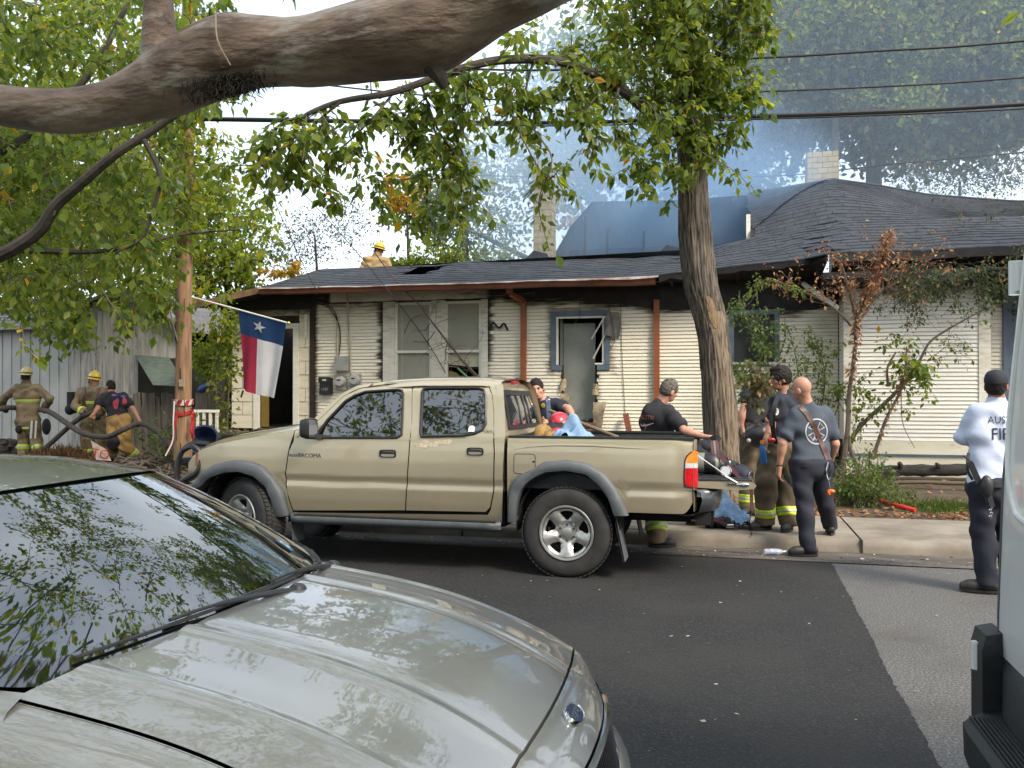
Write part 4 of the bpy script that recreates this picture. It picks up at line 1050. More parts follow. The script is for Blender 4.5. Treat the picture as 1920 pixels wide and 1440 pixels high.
crown_tree('broadleaf_tree','hazy green tree behind the smoke above the burned attic',1180,31,[(1180,250,150,100,2),(1060,330,90,80,0.9),(1290,290,110,90,1.3),(1380,330,80,60,.7),(1120,130,140,90,1)],12000,0.26,m_leafA,0.35,150)
crown_tree('broadleaf_tree','leafy tree with orange autumn patches behind the low roof',870,29,[(870,410,100,75,2.0),(790,380,70,60,0.9),(930,300,90,70,0.8),(840,300,60,50,.4)],5200,0.19,m_leafA,0.3,110,limbs_px=[([(1000,490,0),(930,455,0),(880,430,0),(840,400,0)],.1,.04)])
crown_tree('young_tree','yellow-leaved young tree behind the chimney',760,26,[(762,375,40,28,1),(735,345,30,22,.6),(1065,390,30,40,.6)],900,0.15,m_leafY,0.1,26)
crown_tree('sparse_tree','thin sparse tree with tiny leaves against the white sky',590,24,[(590,440,90,60,1.2),(540,470,60,40,.6),(640,420,60,60,.7)],2600,0.075,m_leafD,0.09,110)
crown_tree('broadleaf_tree','bright yellow-green tree left of the roof behind the utility pole',420,24,[(420,450,75,110,2),(370,380,60,90,1.2),(470,500,55,45,.8),(350,520,60,70,1)],5200,0.17,m_leafB,0.2,130)
crown_tree('sparse_tree','bare-twigged tree at the far right over the roof end',1800,25,[(1800,340,110,40,1.3),(1890,320,60,50,.8),(1720,320,60,30,.5)],2400,0.09,m_leafD,0.12,150)
crown_tree('shrub','yellow-green shrub showing over the low roof by the firefighter',800,22.5,[(800,492,60,22,1),(870,490,50,22,.8),(920,488,50,20,.6),(740,497,40,14,.5)],2600,0.12,m_leafB,0.06,60)
crown_tree('shrub','orange-yellow bush over the left end of the low roof',540,23,[(545,508,32,14,1),(500,512,20,10,.4)],500,0.11,m_leafY,0.05,14)
crown_tree('broadleaf_tree','tall green tree behind the grey shed',150,27,[(120,420,180,130,2),(300,500,120,90,1),(-40,480,140,120,1),(150,250,220,120,1.3),(330,330,120,110,.9)],9000,0.22,m_leafB,0.3,190)
def far_tree(name,label,x,y,h,r,n,m):
 t=thing(name,label,'tree',(x,y,0.1));mb=MB();mb.tube([(x,y,0),(x+.2,y,h*.4),(x,y+.2,h*.75)],[.25,.18,.08],8);build(mb,'trunk',m_barkd,t)
 L=Leaves()
 for q in range(70):
  u=rvec()*RNG.uniform(.3,1);c=np.array([x,y,h*.66])+u*np.array([r,r,h*.36]);k=n//70
  L.put_many(list(c+RNG.normal(size=(k,3))*r*.2),list(RNG.normal(size=(k,3))+np.array([0,0,-.4])),list(RNG.normal(size=(k,3))*.7+np.array([0,0,1])),list(.26*RNG.uniform(.7,1.3,k)))
 o=L.build('crown',m,t,.6);o['kind']='stuff'
TL=['tree in the yard behind the photographer, far left','tallest tree in the yard behind the photographer','tree behind the photographer to the right of the tallest','smaller tree behind the photographer at the far right','outermost tree across the street beyond the sedan']
for k_,(x,y,h,r)in enumerate([(-11,-9,11,3.8),(-4,-11,12,3.9),(4,-11,11.5,3.8),(12,-7,10,3.4),(-18,-5,11,3.6)]):
 far_tree('yard_tree',TL[k_],x,y,h,r,4200,m_leafA)
sh=thing('scorched_shrub','many-stemmed shrub with heat-dried orange leaves before the white bay wall','shrub',tuple(at_y(1590,885,13.0)))
def stem(mb,pts,Y,r0,r1,n=6):
 c_=catmull([at_y(x,y,Y+dy)for x,y,dy in pts],5);mb.tube(c_,list(np.linspace(r0,r1,len(c_))),n);return c_
mbs=MB();YS=13.0
s1=stem(mbs,[(1578,890,0),(1590,800,0),(1592,740,0),(1604,650,-.1),(1605,605,-.1),(1622,560,-.1),(1650,500,-.2),(1668,430,-.2)],YS,0.040,0.010)
s1b=stem(mbs,[(1612,888,0),(1592,830,0),(1590,740,0)],YS,0.034,0.024)
s2=stem(mbs,[(1572,880,.1),(1605,810,.1),(1660,755,.1),(1700,715,.1),(1725,675,.1),(1745,640,.1),(1790,610,.1),(1845,580,.1)],YS,0.034,0.009)
s3=stem(mbs,[(1636,862,-.1),(1660,790,-.1),(1685,740,-.1),(1697,700,-.1),(1700,650,0)],YS,0.026,0.010)
s4=stem(mbs,[(1606,610,0),(1640,560,0),(1655,545,0),(1700,520,0),(1740,490,0)],YS,0.020,0.006)
s5=stem(mbs,[(1604,620,0),(1560,575,0),(1500,545,0),(1440,525,0),(1405,540,0)],YS,0.018,0.005)
s6=stem(mbs,[(1605,600,0),(1590,540,0),(1575,490,0),(1545,460,0)],YS,0.016,0.005)
s7=stem(mbs,[(1655,545,0),(1658,510,0),(1690,470,0)],YS,0.012,0.004)
s8=stem(mbs,[(1665,725,.1),(1664,690,.1),(1680,660,.1)],YS,0.02,0.012)
s9=stem(mbs,[(1690,710,-.1),(1692,790,-.1),(1715,840,-.1)],YS,0.006,0.004)
Ld,Lg,tws=Leaves(),Leaves(),MB()
for s_,n in ((s5,10),(s6,14),(s4,12),(s7,9),(s1[-16:],10)):
 for q in range(n):
  i=RNG.integers(3,len(s_));branch(tws,Ld,s_[i],rvec()*np.array([1,.6,.8])+np.array([0,0,.4]),0.45,0.004,1,None,6,0.05,0.0,2,0.6,0.055,0.7)
twig_leaves(Ld,s1[10:],420,0.07,0.055,0.8);twig_leaves(Ld,s1[-14:],420,0.08,0.06,0.9);twig_leaves(Ld,s3,220,0.05,0.05,0.8);twig_leaves(Ld,s6,80,0.12,0.05)
twig_leaves(Lg,s5[8:],150,0.10,0.055);twig_leaves(Lg,s2[:12],80,0.12,0.07)
for q in range(26):
 c=at_y(RNG.normal(1700,22),RNG.normal(690,34),YS+RNG.uniform(-.3,.3));twig_leaves(Lg,[c,c+Vector((.1,0,-.15))],22,0.12,0.075)
for q in range(6):
 c=at_y(RNG.uniform(1600,1640),RNG.uniform(740,800),YS);twig_leaves(Lg,[c,c+Vector((.05,0,.15))],12,0.1,0.08)
for q in range(16):
 c=s2[-1].lerp(s2[14],RNG.uniform());branch(tws,Lg,c,rvec()+np.array([.3,0,.4]),.4,.004,1,None,3,.05,.2,2,.6,.06)
for q in range(30):
 a=s4[RNG.integers(4,len(s4))];branch(tws,Ld,a,np.array([RNG.uniform(-.6,1),0.1,RNG.uniform(-.2,.8)]),0.8,0.004,1,None,1,0.05,0.25,3,0.7,0.05)
build(mbs,'stem',m_twig,sh);o=build(tws,'twigs',m_twig,sh);o['kind']='stuff'
o=Ld.build('dried_leaves',m_leafO,sh,.5);o['kind']='stuff';o=Lg.build('leaves',m_leafA,sh,.6);o['kind']='stuff'
gs=thing('green_shrub','airy green shrub growing under the dark right-hand window','shrub',tuple(at_y(1470,885,13.4)))
mbs,Lg=MB(),Leaves()
for pth,n in (([(1470,890,0),(1475,780,0),(1440,680,0),(1400,600,0),(1385,560,0)],60),([(1480,890,0),(1500,760,0),(1490,660,0),(1470,600,0)],70),([(1490,890,0),(1540,760,.1),(1545,690,.1),(1530,640,.1)],90),([(1475,885,-.1),(1420,760,-.1),(1390,700,-.1)],60),([(1500,890,0),(1565,780,0),(1575,720,0)],90)):
 c_=stem(mbs,pth,13.4,0.014,0.004,5);twig_leaves(Lg,c_[8:],n,0.12,0.055)
 for q in range(9):
  branch(mbs,Lg,c_[RNG.integers(7,len(c_))],rvec()*np.array([1,.7,.7])+np.array([0,0,.2]),.5,.004,1,None,13,.07,.2,2,.6,.055)
for q in range(20):
 c=at_y(RNG.normal(1420,30),RNG.normal(655,35),13.4+RNG.uniform(-.4,.3));twig_leaves(Lg,[c,c+Vector((.1,0,-.1))],26,.14,.06)
for q in range(16):
 c=at_y(RNG.normal(1410,22),RNG.normal(715,12),12.5+RNG.uniform(-.3,.2));twig_leaves(Lg,[c,c+Vector((.1,0,-.1))],20,.12,.07)
o=build(mbs,'stem',m_twig,gs);o=Lg.build('leaves',leaf_mat('leaf_shrub',[(0,(.045,.08,.018)),(.6,(.085,.14,.03)),(1,(.15,.19,.045))],.4),gs,.6);o['kind']='stuff'
wd=thing('weed_clump','lush green weed clump at the foot of the dried shrub','weeds',tuple(at_y(1620,925,12.1)))
mbs,Lg=MB(),Leaves()
for q in range(110):
 b=at_y(RNG.normal(1615,30),918,12.2+RNG.uniform(-.45,.5));b.z=0.17;h=RNG.uniform(.15,.62)*math.exp(-((b.x-at_y(1612,918,12.2).x)/.5)**2)+.1
 branch(mbs,Lg,b,rvec()*.5+np.array([0,0,1.0]),h,.005,0,None,22,.07,.25,2,.4,.06,.3)
for q in range(26):
 b=at_y(RNG.normal(1640,14),880,12.4);b.z=.2;branch(mbs,Lg,b,rvec()*.25+np.array([0,0,1.0]),RNG.uniform(.3,.75),.005,0,None,18,.06,.1,2,.3,.055,.4)
o=build(mbs,'stems',m_twig,wd);o['kind']='stuff';o=Lg.build('leaves',MATS['leaf_shrub'],wd,.5);o['kind']='stuff'
eg=thing('evergreen_tree','dark green tree reaching over the bay wall from the right','tree',(6.2,12.6,0.2))
mbs,Lg=MB(),Leaves();mbs.tube(catmull([(6.2,12.6,.1),(6.1,12.6,2),(5.8,12.8,3.6),(5.6,13,6)],5),list(np.linspace(.16,.06,16)),8)
bz=catmull([Vector((5.9,12.7,3.3)),at_y(1880,505,12.9),at_y(1800,520,13),at_y(1730,530,13),at_y(1690,545,13)],5);mbs.tube(bz,list(np.linspace(.035,.006,len(bz))),6)
build(mbs,'trunk',m_barkd,eg);mbs=MB()
for q in range(46):
 branch(mbs,Lg,bz[RNG.integers(3,len(bz))],rvec()*np.array([1,.8,.7])+np.array([-.1,0,-.1]),.42,.005,1,None,20,.09,.35,2,.5,.055)
for q in range(30):
 c=at_d(RNG.uniform(1740,1990),RNG.uniform(470,545),13+RNG.uniform(-.3,.5));branch(mbs,Lg,c,rvec(),.4,.005,1,None,18,.09,.35,2,.5,.06)
for q in range(20):
 c=at_d(RNG.uniform(1780,2050),RNG.uniform(380,430),13.5+RNG.uniform(-.3,.5));branch(mbs,Lg,c,rvec(),.35,.004,0,None,8,.09,.35,2,.5,.06)
for q in range(60):
 c=Vector((5.8,13,5.2))+Vector(rvec())*1.4;branch(mbs,Lg,c,rvec(),.5,.005,1,None,18,.12,.3,2,.5,.08)
o=build(mbs,'twigs',m_twig,eg);o['kind']='stuff';o=Lg.build('crown',m_leafD,eg,.5);o['kind']='stuff'
vn=thing('porch_vine','vine and brush climbing the porch corner beside the flag','vine',tuple(at_y(415,740,14.6)))
mbs,Lg=MB(),Leaves()
for pth in ([(412,830,0),(405,700,0),(418,620,0),(440,580,0)],[(425,820,0),(430,700,0),(432,620,0)]):
 c_=stem(mbs,pth,14.6,.02,.008);twig_leaves(Lg,c_,160,.2,.09)
for q in range(40):
 c=at_y(RNG.normal(418,22),RNG.uniform(575,700),14.6+RNG.uniform(-.4,.5));twig_leaves(Lg,[c,c+Vector((.1,0,-.2))],18,.16,.09)
for q in range(30):
 c=at_y(RNG.normal(382,16),RNG.uniform(640,700),16.5+RNG.uniform(-.4,.5));twig_leaves(Lg,[c,c+Vector((.1,0,-.1))],24,.2,.10)
build(mbs,'stem',m_twig,vn);o=Lg.build('leaves',m_leafB,vn,.6);o['kind']='stuff'
bp=thing('brush','tall weeds and brush round the foot of the utility pole','weeds',tuple(at_y(385,800,14.0)))
mbs,Lg=MB(),Leaves()
for q in range(60):
 b=at_y(RNG.uniform(300,420),850,14.0+RNG.uniform(-.6,.6));b.z=.2;branch(mbs,Lg,b,rvec()*.5+np.array([0,0,1.0]),RNG.uniform(.4,1.3),.006,0,None,16,.10,.3,2,.4,.10,.6)
o=build(mbs,'stems',m_twig,bp);o['kind']='stuff';o=Lg.build('leaves',MATS['leaf_shrub'],bp,.4);o['kind']='stuff'
Lt=Leaves()
for q in range(3600):
 y=11.05+abs(RNG.normal(0,.32));x=RNG.uniform(-2.0,6.5)
 if RNG.uniform()>.35+.65*sstep(-.2,.3,fnoise(x*.8,1.0)):continue
 if RNG.uniform()<.22:y=RNG.uniform(11.0,14.4)
 Lt.put((x,y,yard_z(x,y)+RNG.uniform(.004,.05)),np.array([*RNG.normal(size=2),RNG.normal()*.15]),np.array([*(RNG.normal(size=2)*.4),1]),RNG.uniform(.04,.10))
o=Lt.build('leaf_litter',m_leafO,None,.6);o['kind']='stuff';o['label']='fallen orange leaves along the back of the sidewalk'
Lt=Leaves()
for q in range(230):
 x,y=RNG.uniform(-5,5),RNG.uniform(3.2,9.2);
 Lt.put((x,y,.012),np.array([*RNG.normal(size=2),0]),np.array([*(RNG.normal(size=2)*.3),1]),RNG.uniform(.012,.04))
for q in range(420):
 x,y=RNG.uniform(-5,5),8.75+abs(RNG.normal(0,.25));Lt.put((x,min(y,9.27),.016),np.array([*RNG.normal(size=2),0]),np.array([*(RNG.normal(size=2)*.3),1]),RNG.uniform(.015,.05))
o=Lt.build('street_litter',leaf_mat('litter_pale',[(0,(.05,.035,.02)),(.5,(.2,.15,.09)),(1,(.5,.47,.40))],.1,.8),None,.6);o['kind']='stuff'
Lt=Leaves()
for q in range(1500):
 x=at_y(1770,940,11.9).x+RNG.normal(0,.28);y=11.9+RNG.normal(0,.22);Lt.put((x,y,yard_z(x,y)-.01),np.array([*(RNG.normal(size=2)*.5),1.0]),rvec(),RNG.uniform(.05,.11))
o=Lt.build('grass',MATS['leaf_shrub'],None,.12);o['kind']='stuff'
# ================================================================ SHED, FENCES, UTILITY POLE, WIRES, FLAG
m_shed=mat('weathered_board',(0.37,0.355,0.335),0.9,col2=(0.22,0.21,0.195),scale=4,stretch=(3,3,.35),lo=.42,hi=.66,col3=(0.10,0.095,0.09),scale3=5,lo3=.55,hi3=.72,bump=.4,bscale=30,world=True,island=.1)
m_shedL=mat('pale_metal_sheet',(0.40,0.405,0.39),0.6,col2=(0.335,0.34,0.325),scale=2,world=True)
m_fence=mat('fence_board',(0.17,0.145,0.12),0.95,col2=(0.085,0.07,0.058),scale=5,stretch=(3,3,.3),bump=.4,bscale=30,world=True)
m_fencet=mat('fence_tan',(0.30,0.20,0.11),0.95,col2=(0.19,0.12,0.065),scale=5,stretch=(3,3,.3),world=True)
m_sroof=mat('shed_shingle',(0.15,0.15,0.155),0.9,col2=(0.09,0.09,0.095),scale=6,world=True)
m_green=mat('green_shutter',(0.105,0.135,0.115),0.8,col2=(0.06,0.08,0.07),scale=5,stretch=(1,3,3),world=True)
SY=17.0
sx=lambda px:at_y(px,735,SY).x
shed=thing('shed','weathered grey board shed with a low shingled lean-to behind the firefighters','shed',(sx(160),SY,.2))
mb=MB();mb.box(sx(-260),sx(128),SY+.03,SY+.1,.1,3.2);mb.box(sx(128),sx(336),SY+.03,SY+.1,.1,3.25)
mb.box(sx(128),sx(128)+.08,SY+.1,22,.1,3.3);mb.box(sx(336)-.08,sx(336),SY+.1,22,.1,3.2);build(mb,'framing',m_char,shed,smooth=0)
x=sx(-260)
while x<sx(128)-.02:
 w=.27;mb=MB();b=min(x+w,sx(128));mb.box(x+.003,b-.003,SY,SY+.025,.15,3.17);mb.box(b-.03,b+.01,SY-.022,SY-.001,.15,3.17);build(mb,'siding_panel',m_shedL,shed,smooth=0);x+=w
def gz(px):return interp([128,238,340],[3.55,3.98,3.28],px)
p=128.0
while p<334:
 w=random.uniform(11,16);q=min(p+w,335);mb=MB();y0=SY-.012-random.uniform(0,.012)
 mb.prism([(sx(p)+.004,y0,.12),(sx(q)-.004,y0,.12),(sx(q)-.004,y0,gz(q)),(sx(p)+.004,y0,gz(p))][::-1],(0,.03,0));build(mb,'board',m_shed,shed,smooth=0);p=q
mb=MB();mb.box(sx(262),sx(334),SY-.045,SY-.03,1.35,2.42);build(mb,'dark_window',m_dark_in,shed,smooth=0)
mb=MB();mb.box(sx(254),sx(262),SY-.06,SY-.026,1.3,2.5);build(mb,'window_frame',m_shed,shed,smooth=0)
a0,a1=at_y(254,667,SY-.04),at_y(318,672,SY-.04);b0,b1=at_y(287,722,SY-.85),at_y(350,724,SY-.85)
sh_=None
for k in range(5):
 mb=MB();t0,t1=k/5,(k+1)/5;u=Vector((0,0,-.012*k));
 mb.prism([a0 .lerp(b0,t0),a1 .lerp(b1,t0),a1 .lerp(b1,t1+.03),a0 .lerp(b0,t1+.03)],(0,-.02-.004*(k%2),.02));o=build(mb,'shutter_board',m_green,shed,smooth=0)
for k in range(11):
 mb=MB();t0,t1=k/11,(k+1.15)/11;f=lambda t:(SY-.25+3.4*t,3.12+1.15*t)
 mb.add([(sx(-260),f(t0)[0],f(t0)[1]+.02),(sx(131),f(t0)[0],f(t0)[1]+.02),(sx(131),f(t1)[0],f(t1)[1]),(sx(-260),f(t1)[0],f(t1)[1]),(sx(-260),f(t0)[0],f(t0)[1]),(sx(131),f(t0)[0],f(t0)[1])],[(0,1,2,3),(4,5,1,0)]);build(mb,'shingle_course',m_sroof,shed,smooth=0)
mb=MB();mb.grid([[(sx(128),y,gz(128)+.03),(sx(238),y,gz(238)+.05),(sx(375),y,2.98)]for y in (SY-.28,22)]);mb.grid([[(sx(128),SY-.28,gz(128)+.03),(sx(238),SY-.28,gz(238)+.05),(sx(375),SY-.28,2.98)],[(sx(128),SY-.28,gz(128)-.04),(sx(238),SY-.28,gz(238)-.03),(sx(375),SY-.28,2.90)]],flip=True);build(mb,'gable_roof',m_sroof,shed,smooth=0)
fn=thing('fence','leaning brown board fence against the shed below the green shutter','fence',(sx(270),16.6,.2))
p=212.0
while p<332:
 w=random.uniform(10,15);mb=MB();y=16.55+random.uniform(-.02,.02);t=random.uniform(-.04,.04);zt=1.65+random.uniform(-.14,.03)-(.25 if p<240 else 0)
 a,b=at_y(p,735,y).x,at_y(p+w-1,735,y).x;mb.prism([(a,y,.1),(b,y,.1),(b+t,y-.1,zt),(a+t,y-.1,zt+random.uniform(-.05,.05))][::-1],(0,.025,0));build(mb,'board',m_fence,fn,smooth=0);p+=w
gt=thing('gate','weathered grey board gate between the utility pole and the porch','gate',tuple(at_y(390,810,16.2)))
p=366.0
while p<432:
 mb=MB();a,b=at_y(p,735,16.2).x,at_y(p+11.5,735,16.2).x;zt=1.62+random.uniform(-.03,.03);mb.box(a,b,16.2,16.23,.15,zt);build(mb,'board',m_fence if p<407 else m_fencet,gt,smooth=0);p+=12
mb=MB();mb.box(at_y(364,735,16.2).x,at_y(432,735,16.2).x,16.235,16.27,1.2,1.3);build(mb,'rail',m_fence,gt,smooth=0)
tf=thing('fence','tan plank fence in the yard beyond the grey gate','fence',tuple(at_y(385,735,19.0)))
p=330.0
while p<440:
 mb=MB();a,b=at_y(p,735,19).x,at_y(p+9,735,19).x;mb.box(a,b,19,19.03,.15,2.15+random.uniform(-.02,.02));build(mb,'board',m_fencet,tf,smooth=0);p+=10
bag=thing('bag','crumpled blue bag lying on top of the grey gate','bag',tuple(at_y(382,728,16.2)))
mb=MB();c=at_y(382,727,16.2)
P=[]
for i in range(9):
 th=PI*i/8;P.append([c+Vector((.15*math.sin(th)*math.cos(a)*(1+.25*fnoise(a*2,th*2)),.10*math.sin(th)*math.sin(a),.085*math.cos(th)*(1+.3*fnoise(a,th*3,4))+.06*math.sin(th)*math.cos(a)))for a in np.linspace(0,2*PI,14,endpoint=False)])
mb.grid(P,close=True);build(mb,'sack',mat('blue_bag',(.035,.075,.26),.5,col2=(.06,.13,.34),scale=8),bag,smooth=180)
mb=MB();mb.ellipsoid(c+Vector((.14,0,.05)),(.06,.06,.05));build(mb,'knot',mat('bag_tan',(.38,.26,.16),.8),bag)
tub=thing('tub','dark blue plastic tub lying on its side by the utility pole','tub',tuple(at_y(388,838,13.6)))
mb=MB();c=at_y(388,838,13.6);mb.lathe([(0,.0),(.24,.0),(.27,.3),(.285,.31),(.285,.33),(.25,.33),(.22,.03),(0,.03)],c,(.25,-.8,.45),26);build(mb,'shell',mat('blue_plastic',(.012,.022,.075),.4,coat=.3),tub,smooth=40)
sign=thing('sign','broken red and white sign board propped on the ground by the hauling man','sign',tuple(at_d(190,862,15.6)))
a,b,c,d=at_d(170,826,15.6),at_d(180,862,15.5),at_d(208,864,15.5),at_d(197,842,15.6)
mb=MB();mb.prism([a,b,c,d],CF0*.02);build(mb,'panel',mat('sign_pale',(.42,.33,.29),.7,col2=(.30,.22,.19),scale=9),sign,smooth=0)
mm=frame_m(at_d(188.5,851.5,15.5),d-a+Vector((0,0,.12)),Vector((-.15,0,1)));build(text_mb('TO',.23,mm,.002),'lettering',mat('sign_red',(.40,.04,.025),.6),sign,smooth=0)
PB=at_d(343,850,14.6);PB.z=.1
m_pole=mat('pole_wood',(0.26,0.155,0.085),0.9,col2=(0.15,0.085,0.048),scale=5,stretch=(4,4,.3),lo=.4,hi=.62,col3=(0.34,0.23,0.14),scale3=4,lo3=.52,hi3=.7,bump=.7,bscale=26)
pole=thing('utility_pole','round brown wooden utility pole wrapped with red tape and vines','utility pole',tuple(PB))
pl=[(343,862,17),(343.5,780,15.5),(345,640,14.2),(347,480,13.6),(350,300,13),(353,100,12.4),(356,-120,12)]
c_=catmull([at_d(x,y,14.6)for x,y,r in pl],6);mb=MB();lumpy_pts=c_
rr=list(np.interp(np.linspace(0,1,len(c_)),np.linspace(0,1,len(pl)),[r*14.6/FPX for x,y,r in pl]));mb.tube(c_,rr,18);build(mb,'shaft',m_pole,pole,smooth=60)
for k in range(7):
 y=[500,560,620,690,750,800,830][k];mb=MB();mb.tube([at_d(338+9*math.sin(k*2.1),y,14.44),at_d(338+9*math.sin(k*2.1)+1,y+26,14.44)],.006,4);build(mb,'split',m_char,pole)
mb=MB();mb.tube([at_d(334,230,14.45),at_d(331,480,14.45),at_d(330,640,14.44)],.014,5);build(mb,'ground_wire',m_char,pole)
mb=MB();mb.box(-.03,.03,-.02,.02,-.14,.14);M=Matrix.Translation(at_d(335,340,14.4));mb.v=[M@Vector((v[0]*2.2,v[1]*2,v[2]*1.6))for v in mb.v];build(mb,'service_box',mat('service_grey',(.30,.36,.36),.5),pole,smooth=0)
mb=MB();mb.box(-.05,.05,-.01,.01,-.06,.06);M=Matrix.Translation(at_d(341,718,14.42));mb.v=[M@Vector(v)for v in mb.v];build(mb,'tag',mat('tag_metal',(.30,.26,.2),.5),pole,smooth=0)
m_tape=mat('tape_red',(.34,.012,.014),.45);m_tapew=mat('tape_white',(.52,.48,.45),.45)
mb=MB();r=.168;q=at_d(343.5,754,14.6)
mb.grid([[q+Vector((r*math.cos(a),r*math.sin(a),z+.012*math.sin(a*2)))for a in np.linspace(0,2*PI,30)]for z in (-.045,.045)]);tp_=build(mb,'warning_tape',m_tapew,pole,smooth=180)
for k in range(8):
 a=2*PI*k/8;mb=MB();mb.grid([[q+Vector(((r+.003)*math.cos(a+u*.42+z*3),(r+.003)*math.sin(a+u*.42+z*3),z+.012*math.sin((a+u*.42)*2)))for u in (0,.33,.66,1)]for z in (-.044,.044)]);build(mb,'tape_stripe',m_tape,tp_,smooth=180)
build(text_mb('FIRE',.075,frame_m(q+Vector((.0,-r-.012,0))-Vector(CR)*-.03,Vector(CR),Vector((0,0,1))),0),'lettering',m_char,tp_,smooth=0)
mb=MB()
mb.grid([[q+Vector((r*1.02*math.cos(a),r*1.02*math.sin(a),z-.16+.05*math.sin(a)))for a in np.linspace(0,2*PI,30)]for z in (-.025,.03)])
for pts_ in ([(358,766),(364,775),(363,790),(362,835)],[(334,768),(330,790),(322,830),(316,850)],[(356,770),(361,782),(357,800),(359,822)]):
 P_=catmull([at_d(x,y,14.38)for x,y in pts_],5);mb.grid([[p-Vector(CR)*.016+Vector((0,.02*math.sin(i),0))for i,p in enumerate(P_)],[p+Vector(CR)*.016 for p in P_]])
build(mb,'tape_tail',m_tape,tp_,smooth=180)
mb=MB();P_=catmull([at_d(327,752,14.4),at_d(325,790,14.3),at_d(324,825,14.3),at_d(310,855,14.2)],6);mb.grid([[p-Vector(CR)*.011 for p in P_],[p+Vector(CR)*.011 for p in P_]]);build(mb,'tape_tail',m_tapew,tp_,smooth=180)
m_wire=mat('wire_black',(.012,.012,.014),.6)
def wire(label,pts,r=.012,n=5,name='wire'):
 mb=MB();mb.tube(catmull(pts,8),r,n,caps=False);o=build(mb,name,m_wire,None,origin=tuple(pts[0]));tag(o,label,'wire');return o
WY=13.1
wire('thick bundled cable strung from the utility pole across the view to the right',[at_d(354,222,14.6),at_y(700,227,WY),at_y(1060,230,WY),at_y(1320,221,WY),at_y(1600,212,WY),at_y(1860,199,WY),at_y(2400,160,WY)],.032,8,'cable_bundle')
wire('thin cable running just below the thick bundle',[at_d(354,226,14.6),at_y(700,231,WY+.1),at_y(1060,236,WY+.1),at_y(1320,227,WY+.1),at_y(1860,207,WY+.1),at_y(2400,170,WY)],.013)
wire('upper wire crossing high over the right side of the roof',[at_d(356,60,14.6),at_y(900,130,WY),at_y(1420,109,WY),at_y(1640,96,WY),at_y(1860,82,WY),at_y(2400,30,WY)],.018)
wire('middle wire between the upper wire and the thick bundle',[at_d(356,130,14.6),at_y(900,186,WY),at_y(1390,173,WY),at_y(1640,163,WY),at_y(1860,150,WY),at_y(2400,105,WY)],.014)
wire('thin wire passing behind the trunk just above the burned roof',[at_y(860,328,21.5),at_y(1130,334,21.5),at_y(1450,330,21.5),at_y(1700,305,21.5),at_y(2100,270,21.5)],.016)
wire('service wire sagging down to the roof left of the windows',[at_d(354,236,14.6),at_y(520,320,14.7),at_y(640,440,14.7),at_y(740,560,14.75),at_y(800,640,15.3),at_y(836,700,15.42)],.008)
wire('loose wire falling past the electric meters',[at_y(480,300,14.6),at_y(580,520,14.7),at_y(600,536,14.8),at_y(612,545,15.0)],.008)
wire('torn wire looping onto the vent hole of the roof',[at_y(830,350,16.5),at_y(822,440,16.5),at_y(800,472,16.5),at_y(770,500,16.6)],.010)
wire('straight wire dropping into the vent hole',[at_y(822,330,16.4),at_y(815,430,16.4),at_y(817,505,16.4)],.006)
fb=thing('fallen_branch','broken branch tangled with wire leaning across the window pair','branch',tuple(at_y(900,715,15.1)))
mb=MB();Y0=15.05
main=catmull([at_y(700,470,14.9),at_y(745,530,14.85),at_y(785,570,Y0),at_y(815,610,Y0),at_y(850,655,Y0),at_y(880,690,Y0),at_y(912,722,Y0)],6);mb.tube(main,list(np.linspace(.012,.03,len(main))),6);build(mb,'stem',m_twig,fb)
mb=MB()
for k in range(22):
 i=RNG.integers(14,len(main));branch(mb,None if False else type('N',(),{'put_many':lambda s,*a:None })(),main[i],rvec()*np.array([1,.4,1]),RNG.uniform(.25,.7),.007,1,None,0,.1,.1,2,1.0,.1)
mb.tube(catmull([at_y(790,590,Y0),at_y(770,600,Y0),at_y(758,625,Y0)],5),.009,5);mb.tube(catmull([at_y(775,640,Y0),at_y(800,640,Y0),at_y(815,622,Y0)],5),.009,5)
o=build(mb,'twigs',m_twig,fb);o['kind']='stuff'
mb=MB();mb.tube(catmull([at_y(858,690,14.98),at_y(872,703,14.98),at_y(884,715,14.98)],4),[.02]*9,6);build(mb,'green_tip',mat('green_stick',(.12,.30,.10),.6),fb)
fl=thing('flag','red white and blue lone-star flag hanging from a slanting staff on the utility pole','flag',tuple(at_d(362,558,14.5)))
s0,s1=at_d(360,557,14.45),at_d(541,606,13.7)
mb=MB();mb.tube([s0,s1],.014,8);build(mb,'staff',mat('staff_white',(.62,.60,.57),.4),fl)
mb=MB();mb.ellipsoid(s1,(.03,.03,.03));build(mb,'finial',mat('finial_brass',(.5,.38,.15),.3,.8),fl)
fA,fB=s0 .lerp(s1,.49),s0 .lerp(s1,.975)
def flagp(u,v):
 top=fA.lerp(fB,u);b0,b1=at_d(451,728,14.2),at_d(519,746,13.9);bot=b0 .lerp(b1,u)+Vector((0,0,-.03*math.sin(PI*u)))
 bl=[at_d(450.5,650,14.15),at_d(529,672,13.85)];mid=bl[0].lerp(bl[1],u)
 p=top*(1-v)*(1-2*v)+mid*4*v*(1-v)+bot*v*(2*v-1)
 return p+Vector((.1,1,0))*(.05*math.sin(u*9+v*2.0)*v**.6+.03*math.sin(u*17+1)*v)
def flag_patch(u0,u1,v0,v1,name,m,off=0.0,par=None):
 mb=MB();mb.grid([[flagp(u,v)+Vector((0,-off,0))for u in np.linspace(u0,u1,max(3,int(26*(u1-u0))))]for v in np.linspace(v0,v1,max(3,int(26*(v1-v0))))],flip=True);return build(mb,name,m,par or fl,smooth=180)
